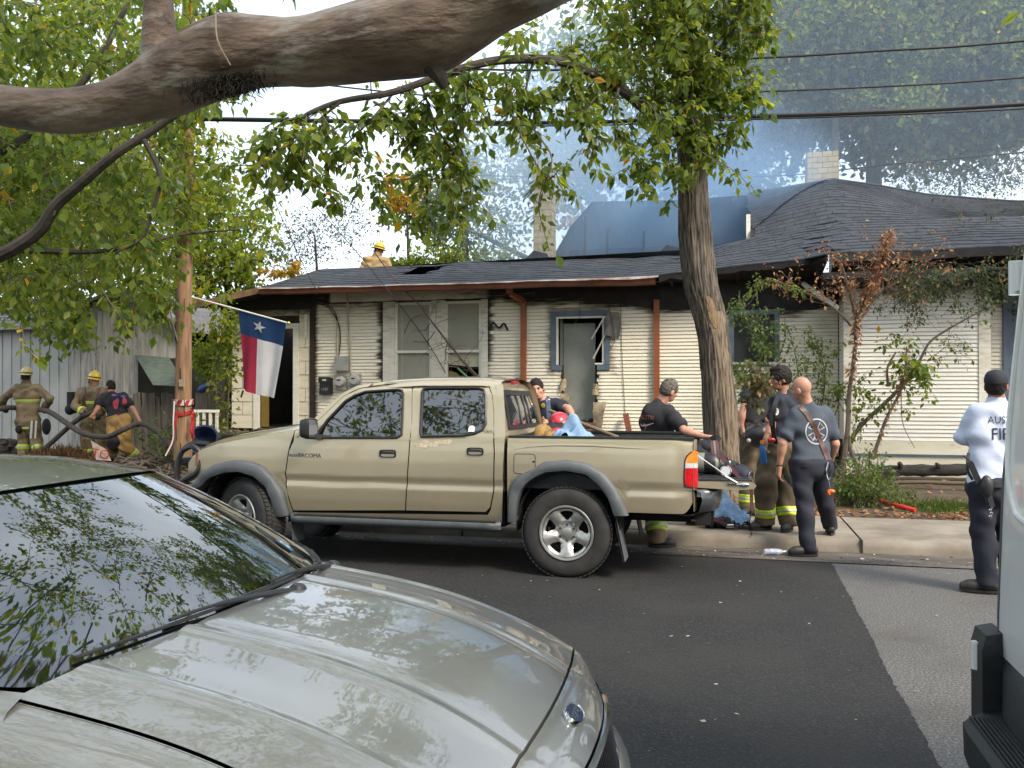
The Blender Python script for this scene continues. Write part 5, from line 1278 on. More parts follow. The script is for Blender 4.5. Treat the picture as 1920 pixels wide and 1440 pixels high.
m_fb,m_fr,m_fw=mat('flag_blue',(.012,.045,.135),.8,col2=(.016,.055,.16),scale=6),mat('flag_red',(.36,.022,.06),.8,col2=(.31,.018,.05),scale=6),mat('flag_white',(.68,.68,.70),.8,col2=(.62,.62,.65),scale=5)
for m_ in (m_fb,m_fr,m_fw):
 n_=m_.node_tree.nodes;l_=m_.node_tree.links;b_=n_['Principled BSDF'];tr_=n_.new('ShaderNodeBsdfTranslucent');l_.new(b_.inputs['Base Color'].links[0].from_socket,tr_.inputs[0]);ms_=n_.new('ShaderNodeMixShader');ms_.inputs[0].default_value=.3
 l_.new(b_.outputs[0],ms_.inputs[1]);l_.new(tr_.outputs[0],ms_.inputs[2]);l_.new(ms_.outputs[0],n_['Material Output'].inputs[0])
cb_=flag_patch(0,1,0,.335,'blue_band',m_fb);flag_patch(0,.42,.335,1,'red_stripe',m_fr);flag_patch(.42,1,.335,1,'white_stripe',m_fw)
mb=MB();cu,cv=.46,.165;pts_=[]
for k in range(10):
 r=.13 if k%2==0 else .052;a=-PI/2+k*PI/5+.18;pts_.append((cu+r*1.18*math.cos(a),cv+r*.66*math.sin(a)*1.0))
mb.add([flagp(cu,cv)+Vector((0,-.012,0))]+[flagp(u,v)+Vector((0,-.012,0))for u,v in pts_],[(0,1+k,1+(k+1)%10)for k in range(10)]);build(mb,'star',m_fw,cb_,smooth=0)
mb=MB();mb.tube([at_d(456,732,14.1),at_d(452,745,14.1)],.018,6);build(mb,'weight',m_char,fl)
pv=thing('pole_vine','leafy vine climbing the upper half of the utility pole','vine',tuple(at_d(350,500,14.5)))
mbs,Lg=MB(),Leaves();c_=catmull([at_d(330+14*math.sin(y*.02),y,14.4)for y in range(640,180,-40)],4);mbs.tube(c_,.012,5);build(mbs,'stem',m_twig,pv)
for q in range(115):
 y=RNG.uniform(150,455);c=at_d(350+RNG.normal(0,20 if y<400 else 9),y,14.5+RNG.uniform(-.3,.3));twig_leaves(Lg,[c,c+Vector((0,0,-.2))],9,.16,.11)
o=Lg.build('leaves',m_leafB,pv,.6);o['kind']='stuff'
# ================================================================ PICKUP TRUCK
m_gold=mat('gold_paint',(0.50,0.43,0.305),0.28,metal=0.62,col2=(0.485,0.415,0.29),scale=3,coat=0.9,col3=(0.44,0.375,0.265),scale3=2.2,lo3=0.55,hi3=0.8,world=True)
m_dirt=None
m_flare=mat('grey_flare_plastic',(0.075,0.085,0.095),0.55,col2=(0.10,0.11,0.12),scale=8,bump=0.15,bscale=200)
m_blackp=mat('black_plastic',(0.014,0.014,0.015),0.45,col2=(0.022,0.022,0.023),scale=12)
m_rubber=mat('tyre_rubber',(0.017,0.017,0.018),0.8,col2=(0.032,0.031,0.030),scale=9,bump=0.2,bscale=60)
m_alloy=mat('alloy',(0.55,0.55,0.54),0.34,metal=0.75,col2=(0.42,0.41,0.39),scale=7)
m_under=mat('underbody',(0.008,0.008,0.008),0.9)
m_tint=mat('tinted_glass',(0.006,0.007,0.008),0.015,spec=1.0,coat=1.0,cior=1.65)
m_chrome=mat('chrome',(0.62,0.62,0.62),0.12,metal=1.0)
m_bumper=mat('bumper_metal',(0.10,0.11,0.12),0.28,metal=0.7,coat=0.4)
m_amber=mat('amber_lens',(0.85,0.26,0.02),0.12,coat=1,col2=(0.70,0.17,0.01),scale=20)
m_redlens=mat('red_lens',(0.55,0.012,0.018),0.1,coat=1,col2=(0.40,0.008,0.012),scale=24)
m_clear=mat('clear_lens',(0.60,0.60,0.60),0.1,coat=1,col2=(0.42,0.42,0.44),scale=26)
m_seat=mat('seat_cloth',(0.04,0.035,0.03),0.95)
m_liner=mat('bed_liner',(0.016,0.018,0.020),0.6,col2=(0.03,0.032,0.034),scale=14)
YT,WT=7.45,1.74
YC=YT+WT/2
truck=thing('pickup_truck','champagne gold crew-cab pickup truck parked at the kerb with its tailgate down','pickup truck',(-2.6,YC,0.0))
YZ=[(0.36,0.075),(0.46,0.05),(0.52,0.028),(0.62,0.012),(0.72,0.006),(0.765,0.006),(0.775,0.012),(0.825,0.012),(0.84,0.0),(1.0,0.0),(1.12,0.004),(1.20,0.012),(1.26,0.028),(1.31,0.050),(1.66,0.165),(1.72,0.20),(1.76,0.26),(1.78,0.36)]
def tys(x,z):
 y=float(np.interp(z,[a for a,b in YZ],[b for a,b in YZ]))
 if x<-4.55:y+=0.16*((-4.55-x)/0.85)**2
 if x>-0.5:y+=0.05*((x+0.5)/0.27)**2
 return YT+y
def tk(px,py):
 Y=YT
 for _ in range(4):
  p=at_y(px,py,Y);Y=tys(p.x,p.z)
 return (p.x,p.z)
def T3(x,z,d=0.0):return Vector((x,tys(x,z)+d,z))
def mirror(mb):
 m2=MB();m2 .v=[(v[0],2*YC-v[1],v[2])for v in mb.v];m2 .f=[tuple(reversed(f))for f in mb.f];m2 .mi=list(mb.mi);return m2
def pair(mb,name,m,parent,smooth=35,label=None):
 a=build(mb,name,m,parent[0]if isinstance(parent,tuple)else parent,smooth=smooth)
 b=build(mirror(mb),name,m,parent[1]if isinstance(parent,tuple)else parent,smooth=smooth)
 return a,b
def resample(pts,n):
 P=np.array(pts,float);d=np.r_[0,np.cumsum(np.linalg.norm(np.diff(P,axis=0),axis=1))]
 t=np.linspace(0,d[-1],n);return [tuple(np.interp(s,d,P[:,k])for k in range(P.shape[1]))for s in t]
def patch(left,right,nu,nv):
 """Panel between two edge curves given bottom to top."""
 L,R=resample(left,nv),resample(right,nv)
 return [[T3(lerp(L[j][0],R[j][0],i/(nu-1)),lerp(L[j][1],R[j][1],i/(nu-1)))for i in range(nu)]for j in range(nv)]
RW=0.40
rx_,rz_=-1.365,0.40
fx_=-4.57
mb=MB()
mb.box(-4.02,-1.95,YT+0.09,YT+WT-0.09,0.42,1.05);mb.box(-5.1,-4.02,YT+0.42,YT+WT-0.42,0.42,1.05);mb.box(-1.92,-0.30,YT+0.30,YT+WT-0.30,0.56,0.70)
mb.box(-4.1,-0.3,YT+0.42,YT+0.52,0.48,0.56);mb.box(-4.1,-0.3,YT+WT-0.52,YT+WT-0.42,0.48,0.56)
mb.tube([(rx_,YT+0.15,rz_),(rx_,YT+WT-0.15,rz_)],0.05,8);mb.ellipsoid((rx_,YC,rz_),(0.16,0.16,0.16));mb.tube([(fx_,YT+0.15,rz_),(fx_,YT+WT-0.15,rz_)],0.05,8)
build(mb,'chassis',m_under,truck,smooth=0)
top=[tk(*p)for p in [(352,868),(362,853),(377,843),(408,832),(456,823),(501,815),(543,808),(552,806)]]
arch=[tk(*p)for p in [(352,905),(366,905),(382,886),(406,871),(441,865),(471,868),(494,878),(514,899),(528,922),(538,950),(541,966)]]
seam=[tk(*p)for p in [(549,957),(537,922),(534,891),(540,846),(551,812)]]
sx=lambda z:interp([p[1]for p in seam],[p[0]for p in seam],z)
rows=[]
for uu in np.linspace(0,1,38):
 rr=[]
 for v in np.linspace(0,1,16):
  zt=top[-1][1];x=lerp(top[0][0],-4.0,uu)
  for _ in range(6):
   zt=interp([p[0]for p in top],[p[1]for p in top],x);zl=interp([p[0]for p in arch],[p[1]for p in arch],x)
   z=lerp(zl,zt,v);x=lerp(top[0][0],sx(z)-0.006,uu)
  rr.append(T3(x,z))
 rows.append(rr)
mb=MB();mb.grid(rows)
fend=pair(mb,'front_fender',m_gold,truck)
bsm=[tk(*p)for p in [(760,957),(763,900),(766,850),(768,822)]]
L=[(p[0]+0.005,p[1])for p in [seam[0],seam[1],seam[2],seam[3],tk(551,822)]]
mb=MB();mb.grid(patch(L,[(p[0]-0.005,p[1])for p in bsm],14,34));fd=pair(mb,'front_door',m_gold,truck)
rsm=[tk(*p)for p in [(911,960),(919,952),(925,922),(926,850),(925,819)]]
mb=MB();mb.grid(patch([(p[0]+0.005,p[1])for p in bsm],[(p[0]-0.005,p[1])for p in rsm],14,34));rd=pair(mb,'rear_door',m_gold,truck)
cre=[tk(*p)for p in [(941,968),(942,930),(943,870),(946,820)]]
L=[(p[0]+0.006,p[1])for p in [tk(912,968),tk(919,955),tk(925,922),tk(926,850),tk(925,819)]]
mb=MB();mb.grid(patch(L,cre,6,30));pair(mb,'cab_corner',m_gold,truck)
L=[tk(546,975),tk(549,961)];R=[tk(941,981),tk(941,966)]
mb=MB();mb.grid(patch(L,R,20,5));pair(mb,'rocker_panel',m_gold,truck)
roofl=[tk(*p)for p in [(571,800),(583,789),(610,763),(637,739),(667,723),(713,716),(773,711.5),(850,710),(910,710.5),(936,714),(943,722),(945,760),(947,820)]]
belt=[tk(*p)for p in [(925,821),(768,824),(600,824),(556,823)]]
win1=[tk(*p)for p in [(592,821),(743,821),(752,816),(755,740),(752,732),(743,730),(684,734),(664,741),(646,752),(612,788),(594,813)]]
win2=[tk(*p)for p in [(789,819),(868,817),(890,813),(903,807),(910,795),(910,742),(906,731),(895,727),(803,727),(793,729),(790,736),(787,810)]]
def smooth_loop(p,n=3):
 P=[Vector((a,b,0))for a,b in p];out=[]
 k=len(P)
 for i in range(k):
  a,b,c,d=P[i-1],P[i],P[(i+1)%k],P[(i+2)%k]
  for q in range(n):
   t=q/n
   v=b.lerp(c,t);out.append((v.x,v.y))
 return out
def fill_holes(outer,holes):
 bm=bmesh.new();edges=[]
 for lp in [outer]+holes:
  vs=[bm.verts.new(T3(x,z))for x,z in lp]
  for i in range(len(vs)):edges.append(bm.edges.new((vs[i],vs[(i+1)%len(vs)])))
 bmesh.ops.triangle_fill(bm,use_beauty=True,use_dissolve=False,edges=edges)
 bm.verts.ensure_lookup_table();bm.verts.index_update()
 mb=MB();mb.add([v.co.copy()for v in bm.verts],[tuple(v.index for v in f.verts)for f in bm.faces])
 nf=[]
 for f in mb.f:
  a,b,c=[Vector(mb.v[i])for i in f[:3]]
  nf.append(f if (b-a).cross(c-a).y<0 else tuple(reversed(f)))
 mb.f=nf;bm.free();return mb
mb=fill_holes(smooth_loop(roofl+belt,3),[smooth_loop(win1),smooth_loop(win2)])
cs=pair(mb,'cab_side',m_gold,truck,smooth=50)
for w,nm in ((win1,'front_side_window'),(win2,'rear_side_window')):
 lp=smooth_loop(w);mb=MB();mb.add([T3(x,z,0.012)for x,z in lp],[tuple(range(len(lp)))])
 wn_=pair(mb,nm,m_tint,truck,smooth=0)
 mb=MB();mb.tube([T3(x,z,-0.002)for x,z in lp]+[T3(*lp[0],-0.002)],0.013,6,caps=False);pair(mb,'window_seal',m_blackp,wn_)
mb=MB();q_=[tk(550,814),tk(552,806),tk(572,798),tk(580,812),tk(566,826),tk(549,826)];mb.add([T3(x,z,.004)for x,z in q_],[tuple(range(6))[::-1]]);pair(mb,'cowl_side',m_gold,truck,smooth=0)
def seam_line(pts,parent):
 mb=MB();mb.tube([T3(x,z,0.003)for x,z in resample(pts,16)],0.0045,5);pair(mb,'door_gap',m_under,parent)
seam_line([tk(*p)for p in [(768,822),(771,790),(773,720),(768,716)]],truck)
seam_line([tk(*p)for p in [(925,820),(925,772),(922,740),(914,718)]],truck)
seam_line([tk(*p)for p in [(768,717),(715,721),(672,728),(645,741),(618,766),(588,795),(556,820)]],truck)
seam_line([tk(*p)for p in [(914,718),(850,716),(778,717)]],truck)
rows=[]
for x in np.linspace(-3.30,-2.02,16):
 zr=interp([-3.4,-3.15,-2.8,-2.2,-2.0],[1.70,1.752,1.772,1.772,1.745],x)
 r=[]
 for u in np.linspace(0,1,13):
  y=lerp(YT+0.235,YT+WT-0.235,u);z=zr+0.045*math.sin(PI*u)**0.7-0.002
  r.append((x,y,z))
 z0=zr-0.035
 r=[(x,YT+0.19,zr-0.06)]+r+[(x,YT+WT-0.19,zr-0.06)]
 rows.append(r)
mb=MB();mb.grid(rows,flip=True);build(mb,'roof',m_gold,truck,smooth=60)
def rearp(u,z):
 ins=interp([1.22,1.31,1.70,1.77],[0.03,0.05,0.18,0.27],z)
 x=interp([0.9,1.25,1.5,1.72,1.775],[-1.925,-1.925,-1.975,-2.045,-2.10],z)+0.035*(1-abs(2*u-1)**3)-0.02
 return Vector((x,lerp(YT+ins,YT+WT-ins,u),z))
mb=MB();zs_=[0.75,0.95,1.15,1.25,1.30,1.33,1.63,1.70,1.74,1.775,1.80]
us=np.linspace(0,1,21)
for j in range(len(zs_)-1):
 for i in range(20):
  if 1.33<=zs_[j]<1.63 and 2<=i<18:continue
  mb.add([rearp(us[i],zs_[j]),rearp(us[i+1],zs_[j]),rearp(us[i+1],zs_[j+1]),rearp(us[i],zs_[j+1])],[(0,1,2,3)])
cb=build(mb,'cab_back',m_gold,truck,smooth=50)
o_=Vector((0.008,0,0))
mb=MB();mb.grid([[rearp(u,z)+o_*0.3 for u in np.linspace(0.11,0.89,16)]for z in np.linspace(1.34,1.62,6)]);rwn=build(mb,'rear_window',mat('rear_glass',(0.02,0.022,0.024),0.02,spec=1.0,coat=1.0),truck,smooth=60)
lp=[rearp(u,1.30)for u in np.linspace(0.075,0.925,12)]+[rearp(0.925,z)for z in (1.4,1.5,1.6)]+[rearp(u,1.675)for u in np.linspace(0.91,0.09,12)]+[rearp(0.075,z)for z in (1.6,1.5,1.4)]
li=[rearp(u,1.345)for u in np.linspace(0.12,0.88,12)]+[rearp(0.885,z)for z in (1.42,1.5,1.57)]+[rearp(u,1.625)for u in np.linspace(0.88,0.12,12)]+[rearp(0.115,z)for z in (1.57,1.5,1.42)]
mb=MB();n_=len(lp);mb.add([p+o_ for p in lp]+[p+o_*1.2 for p in li],[(i,(i+1)%n_,n_+(i+1)%n_,n_+i)for i in range(n_)]);build(mb,'window_surround',m_blackp,rwn,smooth=40)
for u in (0.37,0.63,0.53):
 mb=MB();mb.tube([rearp(u,1.345)+o_,rearp(u,1.625)+o_],0.014,6);build(mb,'slider_bar',m_blackp,rwn)
p=rearp(0.5,1.755);mb=MB();mb.ellipsoid(p+Vector((0.0,0,0.0)),(0.05,0.19,0.024),14,8);build(mb,'high_brake_light',m_redlens,truck)
mb=MB();mb.grid([[(lerp(-3.86,-3.30,v)-0.12*math.sin(PI*u)*(1-0.3*v),lerp(lerp(YT+0.07,YT+0.2,v),lerp(YT+WT-0.07,YT+WT-0.2,v),u),lerp(1.30,1.735,v))for u in np.linspace(0,1,12)]for v in np.linspace(0,1,8)],flip=True);build(mb,'windscreen',m_tint,truck,smooth=60)
rows=[]
for k,x in enumerate(np.linspace(-5.12,-3.86,18)):
 zt=interp([p[0]for p in top],[p[1]for p in top],x)+0.002
 yi=tys(x,zt)-YT
 rows.append([(x-0.10*math.sin(PI*u)*(k<17),lerp(YT+yi,YT+WT-yi,u),zt+0.075*math.sin(PI*u)**0.45)for u in np.linspace(0,1,17)])
mb=MB();mb.grid(rows,flip=True);build(mb,'hood',m_gold,truck,smooth=60)
mb=MB();mb.box(-3.95,-3.80,YT+0.07,YT+WT-0.07,1.24,1.305);build(mb,'cowl',m_blackp,truck,smooth=0)
mb=MB();mb.box(-5.22,-5.12,YT+0.28,YT+WT-0.28,0.78,1.06);build(mb,'grille',m_blackp,truck,smooth=0)
mb=MB();mb.grid([[Vector((lerp(-5.20,-5.02,u),lerp(YT+0.30,YT+0.125,u),lerp(0.86,1.06,v)))for u in np.linspace(0,1,5)]for v in np.linspace(0,1,4)]);pair(mb,'headlight',m_clear,truck)
mb=MB();mb.grid([[Vector((lerp(-5.24,-5.135,u),lerp(YT+0.175,YT+0.060,u)+0.0,lerp(0.86,1.00,v)+0.05*u))for u in np.linspace(0,1,5)]for v in np.linspace(0,1,5)]);pair(mb,'turn_signal',m_amber,truck,smooth=60)
mb=MB()
prof=[(-5.30,0.54),(-5.36,0.60),(-5.37,0.70),(-5.31,0.755)]
mb.grid([[(x+0.22*abs(2*u-1)**4,lerp(YT+0.03,YT+WT-0.03,u),z)for u in np.linspace(0,1,20)]for x,z in prof+[(-5.0,0.76)]]);build(mb,'front_bumper',m_chrome,truck,smooth=60)
mb=MB()
for s in (0,1):
 y=[YT+0.22,YT+WT-0.22][s];yo=[YT+0.10,YT+WT-0.10][s]
 mb.tube(catmull([(-5.40,y,0.62),(-5.46,y,0.80),(-5.42,y,1.02),(-5.28,y,1.12),(-5.10,y,1.12)],4),0.03,8)
 mb.tube(catmull([(-5.42,y,0.72),(-5.30,yo,0.76),(-5.12,yo-(0.03 if s==0 else -0.03),0.86),(-5.10,yo,1.02),(-5.20,yo,1.10),(-5.38,y,1.06)],5),0.026,8)
mb.tube([(-5.44,YT+0.22,0.95),(-5.44,YT+WT-0.22,0.95)],0.03,8);mb.tube([(-5.44,YT+0.22,0.72),(-5.44,YT+WT-0.22,0.72)],0.03,8)
build(mb,'bull_bar',m_blackp,truck)
topz=tk(1100,824)[1]
arch=[tk(*p)for p in [(951,976),(954,935),(958,912),(972,891),(1000,878),(1019,868),(1061,864),(1101,870),(1134,889),(1157,920),(1177,962)]]
xa=[p[0]for p in arch];za=[p[1]for p in arch]
xs=sorted(set(list(np.linspace(-1.905,-0.268,60))+xa[2:-1]))
rear_edge=[tk(*p)for p in [(1284,959),(1297,954),(1305,920),(1306,830)]]
rows=[]
for x in xs:
 zl=interp(xa,za,x)if x<xa[-1]else 0.60
 if x<xa[0]+0.01:zl=0.55
 if x>-0.36:zl=0.60+0.10*((x+0.36)/0.09)**2
 rr=[]
 for v in np.linspace(0,1,26):
  z=lerp(zl,topz,v)
  p=T3(x,z)
  rr.append(p)
 rr.append(T3(x,topz+0.012,0.02));rr.append(T3(x,topz+0.012,0.07))
 rows.append(rr)
mb=MB();mb.grid(rows);bed=pair(mb,'bed_side',m_gold,truck)
mb=MB();mb.box(-1.90,-0.255,YT+0.022,YT+0.12,topz+0.004,topz+0.024);pair(mb,'bed_rail',m_blackp,truck,smooth=0)
mb=MB()
prof=[(0.62,0.055),(0.75,0.03),(1.0,0.03),(1.2,0.04),(topz+0.01,0.05)]
mb.grid([[(-0.262,YT+yy,z),(-0.235,YT+0.10,z),(-0.245,YT+0.20,z)]for z,yy in prof]);pair(mb,'bed_end_cap',m_gold,truck,smooth=60)
mb=MB();mb.box(-1.90,-0.25,YT+0.10,YT+WT-0.10,0.78,0.82);mb.box(-1.90,-0.26,YT+0.11,YT+0.14,0.82,topz-0.01);mb.box(-1.90,-0.26,YT+WT-0.14,YT+WT-0.11,0.82,topz-0.01)
mb.box(-1.90,-1.86,YT+0.11,YT+WT-0.11,0.82,topz+0.02)
build(mb,'bed_liner',m_liner,truck,smooth=0)
def flare(outer,inner,out=0.065):
 O,I=resample(outer,36),resample(inner,36);mb=MB()
 prof=[(0.0,-0.004),(0.05,-0.045),(0.25,-out),(0.75,-out),(1.0,-out+0.012),(1.0,0.10)]
 mb.grid([[Vector((lerp(o[0],i[0],t),tys(o[0],o[1])+d,lerp(o[1],i[1],t)))for t,d in prof]for o,i in zip(O,I)])
 return pair(mb,'wheel_flare',m_flare,truck,smooth=50)
flare([tk(*p)for p in [(953,978),(954,935),(957,913),(970,892),(998,880),(1019,866),(1061,862),(1101,868),(1134,887),(1158,918),(1179,966)]],[tk(*p)for p in [(967,978),(970,940),(976,922),(988,905),(1006,893),(1024,885),(1061,882),(1099,889),(1124,909),(1143,936),(1152,966)]])
flare([tk(*p)for p in [(352,916),(364,905),(380,885),(405,869),(441,862),(471,865),(495,875),(516,897),(531,921),(544,966)]],[tk(*p)for p in [(366,922),(378,911),(396,895),(426,885),(452,884),(481,893),(501,912),(513,936),(519,968)]])
for cx in (rx_,fx_):
 mb=MB();r=0.47
 a=np.linspace(-0.15,PI+0.15,16)
 mb.grid([[(cx+r*math.cos(t),y,rz_+0.06+r*math.sin(t)*1.0)for t in a]for y in (YT+0.05,YT+0.4)],flip=True)
 mb.add([(cx+r*math.cos(t),YT+0.4,rz_+0.06+r*math.sin(t))for t in a],[tuple(range(16))])
 pair(mb,'wheel_liner',m_under,truck,smooth=40)
def wheel(cx,cy,side,steer=0.0):
 """side -1: face towards the camera (-y)."""
 def X(p):
  q=Vector(p);
  if steer:q=Matrix.Rotation(steer,3,'Z')@q
  return (cx+q.x,cy+q.y,rz_+q.z)
 W=0.13
 mb=MB()
 prof=[(0.232,-W+0.03),(0.245,-W+0.012),(0.26,-W+0.006),(0.30,-W-0.004),(0.35,-W-0.002),(0.378,-W+0.012),(0.392,-W+0.03),(0.399,-W+0.055),(0.402,-0.03),(0.402,0.03),(0.399,W-0.055),(0.378,W-0.012),(0.30,W),(0.24,W-0.02)]
 t=MB();t.lathe([(r,h)for r,h in prof],(0,0,0),(0,1,0),56)
 t.v=[X(v)for v in t.v]
 w=build(t,'wheel',m_rubber,truck,smooth=35)
 t=MB()
 for k in range(60):
  a=2*PI*k/60
  for j,yy in enumerate((-0.085,-0.03,0.03,0.085)):
   aa=a+(j%2)*PI/60
   M=Matrix.Rotation(-aa,4,'Y')@Matrix.Translation((0.4035,yy,0))
   t.obox(M,0.012,0.046,0.030)
 t.v=[X(v)for v in t.v];tr=build(t,'tread',m_rubber,w,smooth=0)
 tr['kind']='stuff'
 s=side
 t=MB();t.lathe([(0.246,s*(W-0.004)),(0.240,s*(W+0.004)),(0.228,s*(W+0.002)),(0.217,s*(W-0.02)),(0.212,s*0.02),(0.205,-s*0.1)],(0,0,0),(0,1,0),56)
 t.v=[X(v)for v in t.v];rim=build(t,'rim',m_alloy,w,smooth=40)
 t=MB();NA,NR=150,18
 def face(r,a):
  sp=abs(((a/(2*PI/5))%1)-0.5)*2
  dish=interp([0.0,0.05,0.08,0.10,0.17,0.214],[0.070,0.070,0.066,0.080,0.105,0.112],r)
  ridge_=0.010*sstep(0.45,1.0,sp)*sstep(0.07,0.12,r)
  dip=0.022*(1-sstep(0.25,0.75,sp))*sstep(0.08,0.14,r)*(1-sstep(0.185,0.212,r))
  return (r*math.cos(a),s*(dish+ridge_-dip),r*math.sin(a))
 rs=[0.0]+list(np.linspace(0.04,0.214,NR))
 def hole_(r,a):
  sp=abs(((a/(2*PI/5))%1)-0.5)*2
  half=interp([0.105,0.12,0.15,0.185,0.20],[0.0,0.26,0.42,0.52,0.40],r)
  return 0.11<r<0.198 and sp<half
 for i in range(len(rs)-1):
  for k in range(NA):
   a0,a1=2*PI*(k+0.0)/NA+PI/2,2*PI*(k+1)/NA+PI/2
   if hole_((rs[i]+rs[i+1])/2,(a0+a1)/2-PI/2+PI/5):continue
   b0,b1=a0,a1
   q=[face(rs[i],b0-PI/2+PI/5),face(rs[i],b1-PI/2+PI/5),face(rs[i+1],b1-PI/2+PI/5),face(rs[i+1],b0-PI/2+PI/5)]
   R=Matrix.Rotation(-(PI/2-PI/5),3,'Y')
   q=[R@Vector(p)for p in q]
   t.add(q,[(0,1,2,3)]if s>0 else [(3,2,1,0)])
 bmm=bmesh.new();me_=bpy.data.meshes.new('tmp');me_.from_pydata([tuple(v)for v in t.v],[],t.f);bmm.from_mesh(me_)
 bmesh.ops.remove_doubles(bmm,verts=bmm.verts,dist=1e-5);bmm.verts.index_update()
 t=MB();t.add([X(v.co)for v in bmm.verts],[tuple(v.index for v in f.verts)for f in bmm.faces]);bmm.free();bpy.data.meshes.remove(me_)
 build(t,'spokes',m_alloy,w,smooth=60)
 for k in range(6):
  a=2*PI*k/6+PI/2
  t=MB();t.tube([X((0.070*math.cos(a),s*0.062,0.070*math.sin(a))),X((0.070*math.cos(a),s*0.085,0.070*math.sin(a)))],0.011,6);build(t,'lug_nut',m_bumper,w)
 t=MB();t.lathe([(0.046,s*0.066),(0.044,s*0.076),(0.03,s*0.08),(0.0,s*0.081)],(0,0,0),(0,1,0),20);t.v=[X(v)for v in t.v];build(t,'hub_cap',m_alloy,w,smooth=40)
 t=MB();t.lathe([(0.17,-s*0.02),(0.17,s*0.012),(0.0,s*0.014)],(0,0,0),(0,1,0),24);t.v=[X(v)for v in t.v];build(t,'brake_disc',m_under,w,smooth=30)
 return w
wheel(rx_,YT+0.125,-1)
wheel(fx_,YT+0.165,-1,math.radians(-24))
wheel(rx_,YT+WT-0.14,1)
wheel(fx_,YT+WT-0.165,1,math.radians(-21))
mb=MB()
prof=[(0.03,0.475),(-0.03,0.478),(-0.055,0.465),(-0.06,0.44),(-0.045,0.405),(0.02,0.385),(0.1,0.39)]
mb.grid([[(x,YT+y+(0.05 if k in (0,29)else 0),z)for y,z in prof]for k,x in enumerate(np.linspace(-4.05,-1.96,30))],flip=False)
rb=pair(mb,'running_board',m_flare,truck,smooth=50)
mb=MB();mb.box(-4.0,-2.0,YT-0.052,YT+0.02,0.4765,0.481);pair(mb,'step_tread',m_blackp,rb,smooth=0)
mb=MB();mb.grid([[(lerp(-0.94,-0.86,v)+0.0,lerp(YT-0.01,YT+0.27,u),lerp(0.56,0.17,v))for u in np.linspace(0,1,4)]for v in np.linspace(0,1,5)])
mb.grid([[(lerp(-0.925,-0.845,v),lerp(YT-0.01,YT+0.27,u),lerp(0.56,0.17,v))for u in np.linspace(0,1,4)]for v in np.linspace(0,1,5)],flip=True)
pair(mb,'mud_flap',m_flare,truck,smooth=0)
mb=MB();mb.grid([[(lerp(-4.05,-4.03,v),lerp(YT+0.0,YT+0.24,u),lerp(0.5,0.20,v))for u in np.linspace(0,1,4)]for v in np.linspace(0,1,4)]);pair(mb,'mud_flap',m_flare,truck,smooth=0)
mb=MB()
c=at_y(577,804,YT-0.10)
for k in range(7):
 pass
P=[]
for i,(dx,sy,sz)in enumerate([(-0.060,0.05,0.06),(-0.050,0.085,0.085),(0.0,0.10,0.098),(0.035,0.10,0.10),(0.048,0.094,0.094)]):
 P.append([(c.x+dx,YT-0.10+sy*np.sign(math.cos(t))*abs(math.cos(t))**0.5,c.z+sz*np.sign(math.sin(t))*abs(math.sin(t))**0.5)for t in np.linspace(0,2*PI,24,endpoint=False)])
mb.grid(P,close=True);mb.f.append(tuple(range(24)));mb.mi.append(0)
mb.beam((c.x+0.02,YT-0.02,c.z-0.07),(c.x+0.09,YT+0.04,c.z-0.09),0.05,0.05)
mi_=pair(mb,'wing_mirror',m_blackp,truck,smooth=50)
mb=MB();mb.add([(c.x+0.049,YT-0.10+0.085*a,c.z+0.085*b)for a,b in ((-1,-1),(1,-1),(1,1),(-1,1))],[(0,1,2,3)]);pair(mb,'mirror_glass',m_chrome,mi_,smooth=0)
for (x0,y0,x1,y1),pr_ in (((710,843.5,742,858.5),fd),((874,839.5,906,854.5),rd)):
 a,b=tk(x0,y1),tk(x1,y0);cx,cz=(a[0]+b[0])/2,(a[1]+b[1])/2;hw,hh=(b[0]-a[0])/2,(b[1]-a[1])/2
 mb=MB();yy=tys(cx,cz)
 pts=[(cx+hw*np.sign(math.cos(t))*abs(math.cos(t))**0.4,cz+hh*np.sign(math.sin(t))*abs(math.sin(t))**0.4)for t in np.linspace(0,2*PI,28,endpoint=False)]
 mb.grid([[(x,yy-0.002,z)for x,z in pts],[(lerp(cx,x,0.97),yy-0.012,lerp(cz,z,0.94))for x,z in pts],[(lerp(cx,x,0.82),yy-0.010,lerp(cz,z,0.7))for x,z in pts],[(lerp(cx,x,0.8),yy+0.008,lerp(cz,z,0.62))for x,z in pts]],close=True)
 mb.f.append(tuple(range(84,112))[::-1]);mb.mi.append(0)
 mb.box(cx-hw*0.75,cx+hw*0.62,yy-0.013,yy-0.001,cz-hh*0.05,cz+hh*0.55)
 mb.disc((cx+hw*0.74,yy-0.012,cz+hh*0.1),(0,-1,0),0.010,10)
 pair(mb,'door_handle',m_blackp,pr_,smooth=50)
a,b=tk(963,888),tk(1003,852);mb=MB();cx,cz=(a[0]+b[0])/2,(a[1]+b[1])/2;hw,hh=(b[0]-a[0])/2,(b[1]-a[1])/2
lp=[(cx+hw*np.sign(math.cos(t))*abs(math.cos(t))**0.25,cz+hh*np.sign(math.sin(t))*abs(math.sin(t))**0.25)for t in np.linspace(0,2*PI,32,endpoint=False)]
mb.add([T3(x,z,-0.003)for x,z in lp],[tuple(range(32))[::-1]]);fl=build(mb,'fuel_door',m_gold,truck,smooth=0)
mb=MB();mb.tube([T3(x,z,-0.001)for x,z in lp+lp[:1]],0.0035,4,caps=False);build(mb,'fuel_door_gap',m_under,fl)
mb=MB();q=tk(1000,866);mb.ellipsoid(T3(q[0],q[1],-0.004),(0.012,0.006,0.009),8,6);build(mb,'latch_notch',m_under,fl)
m_badge=mat('badge_grey',(0.16,0.15,0.14),0.35,0.5)
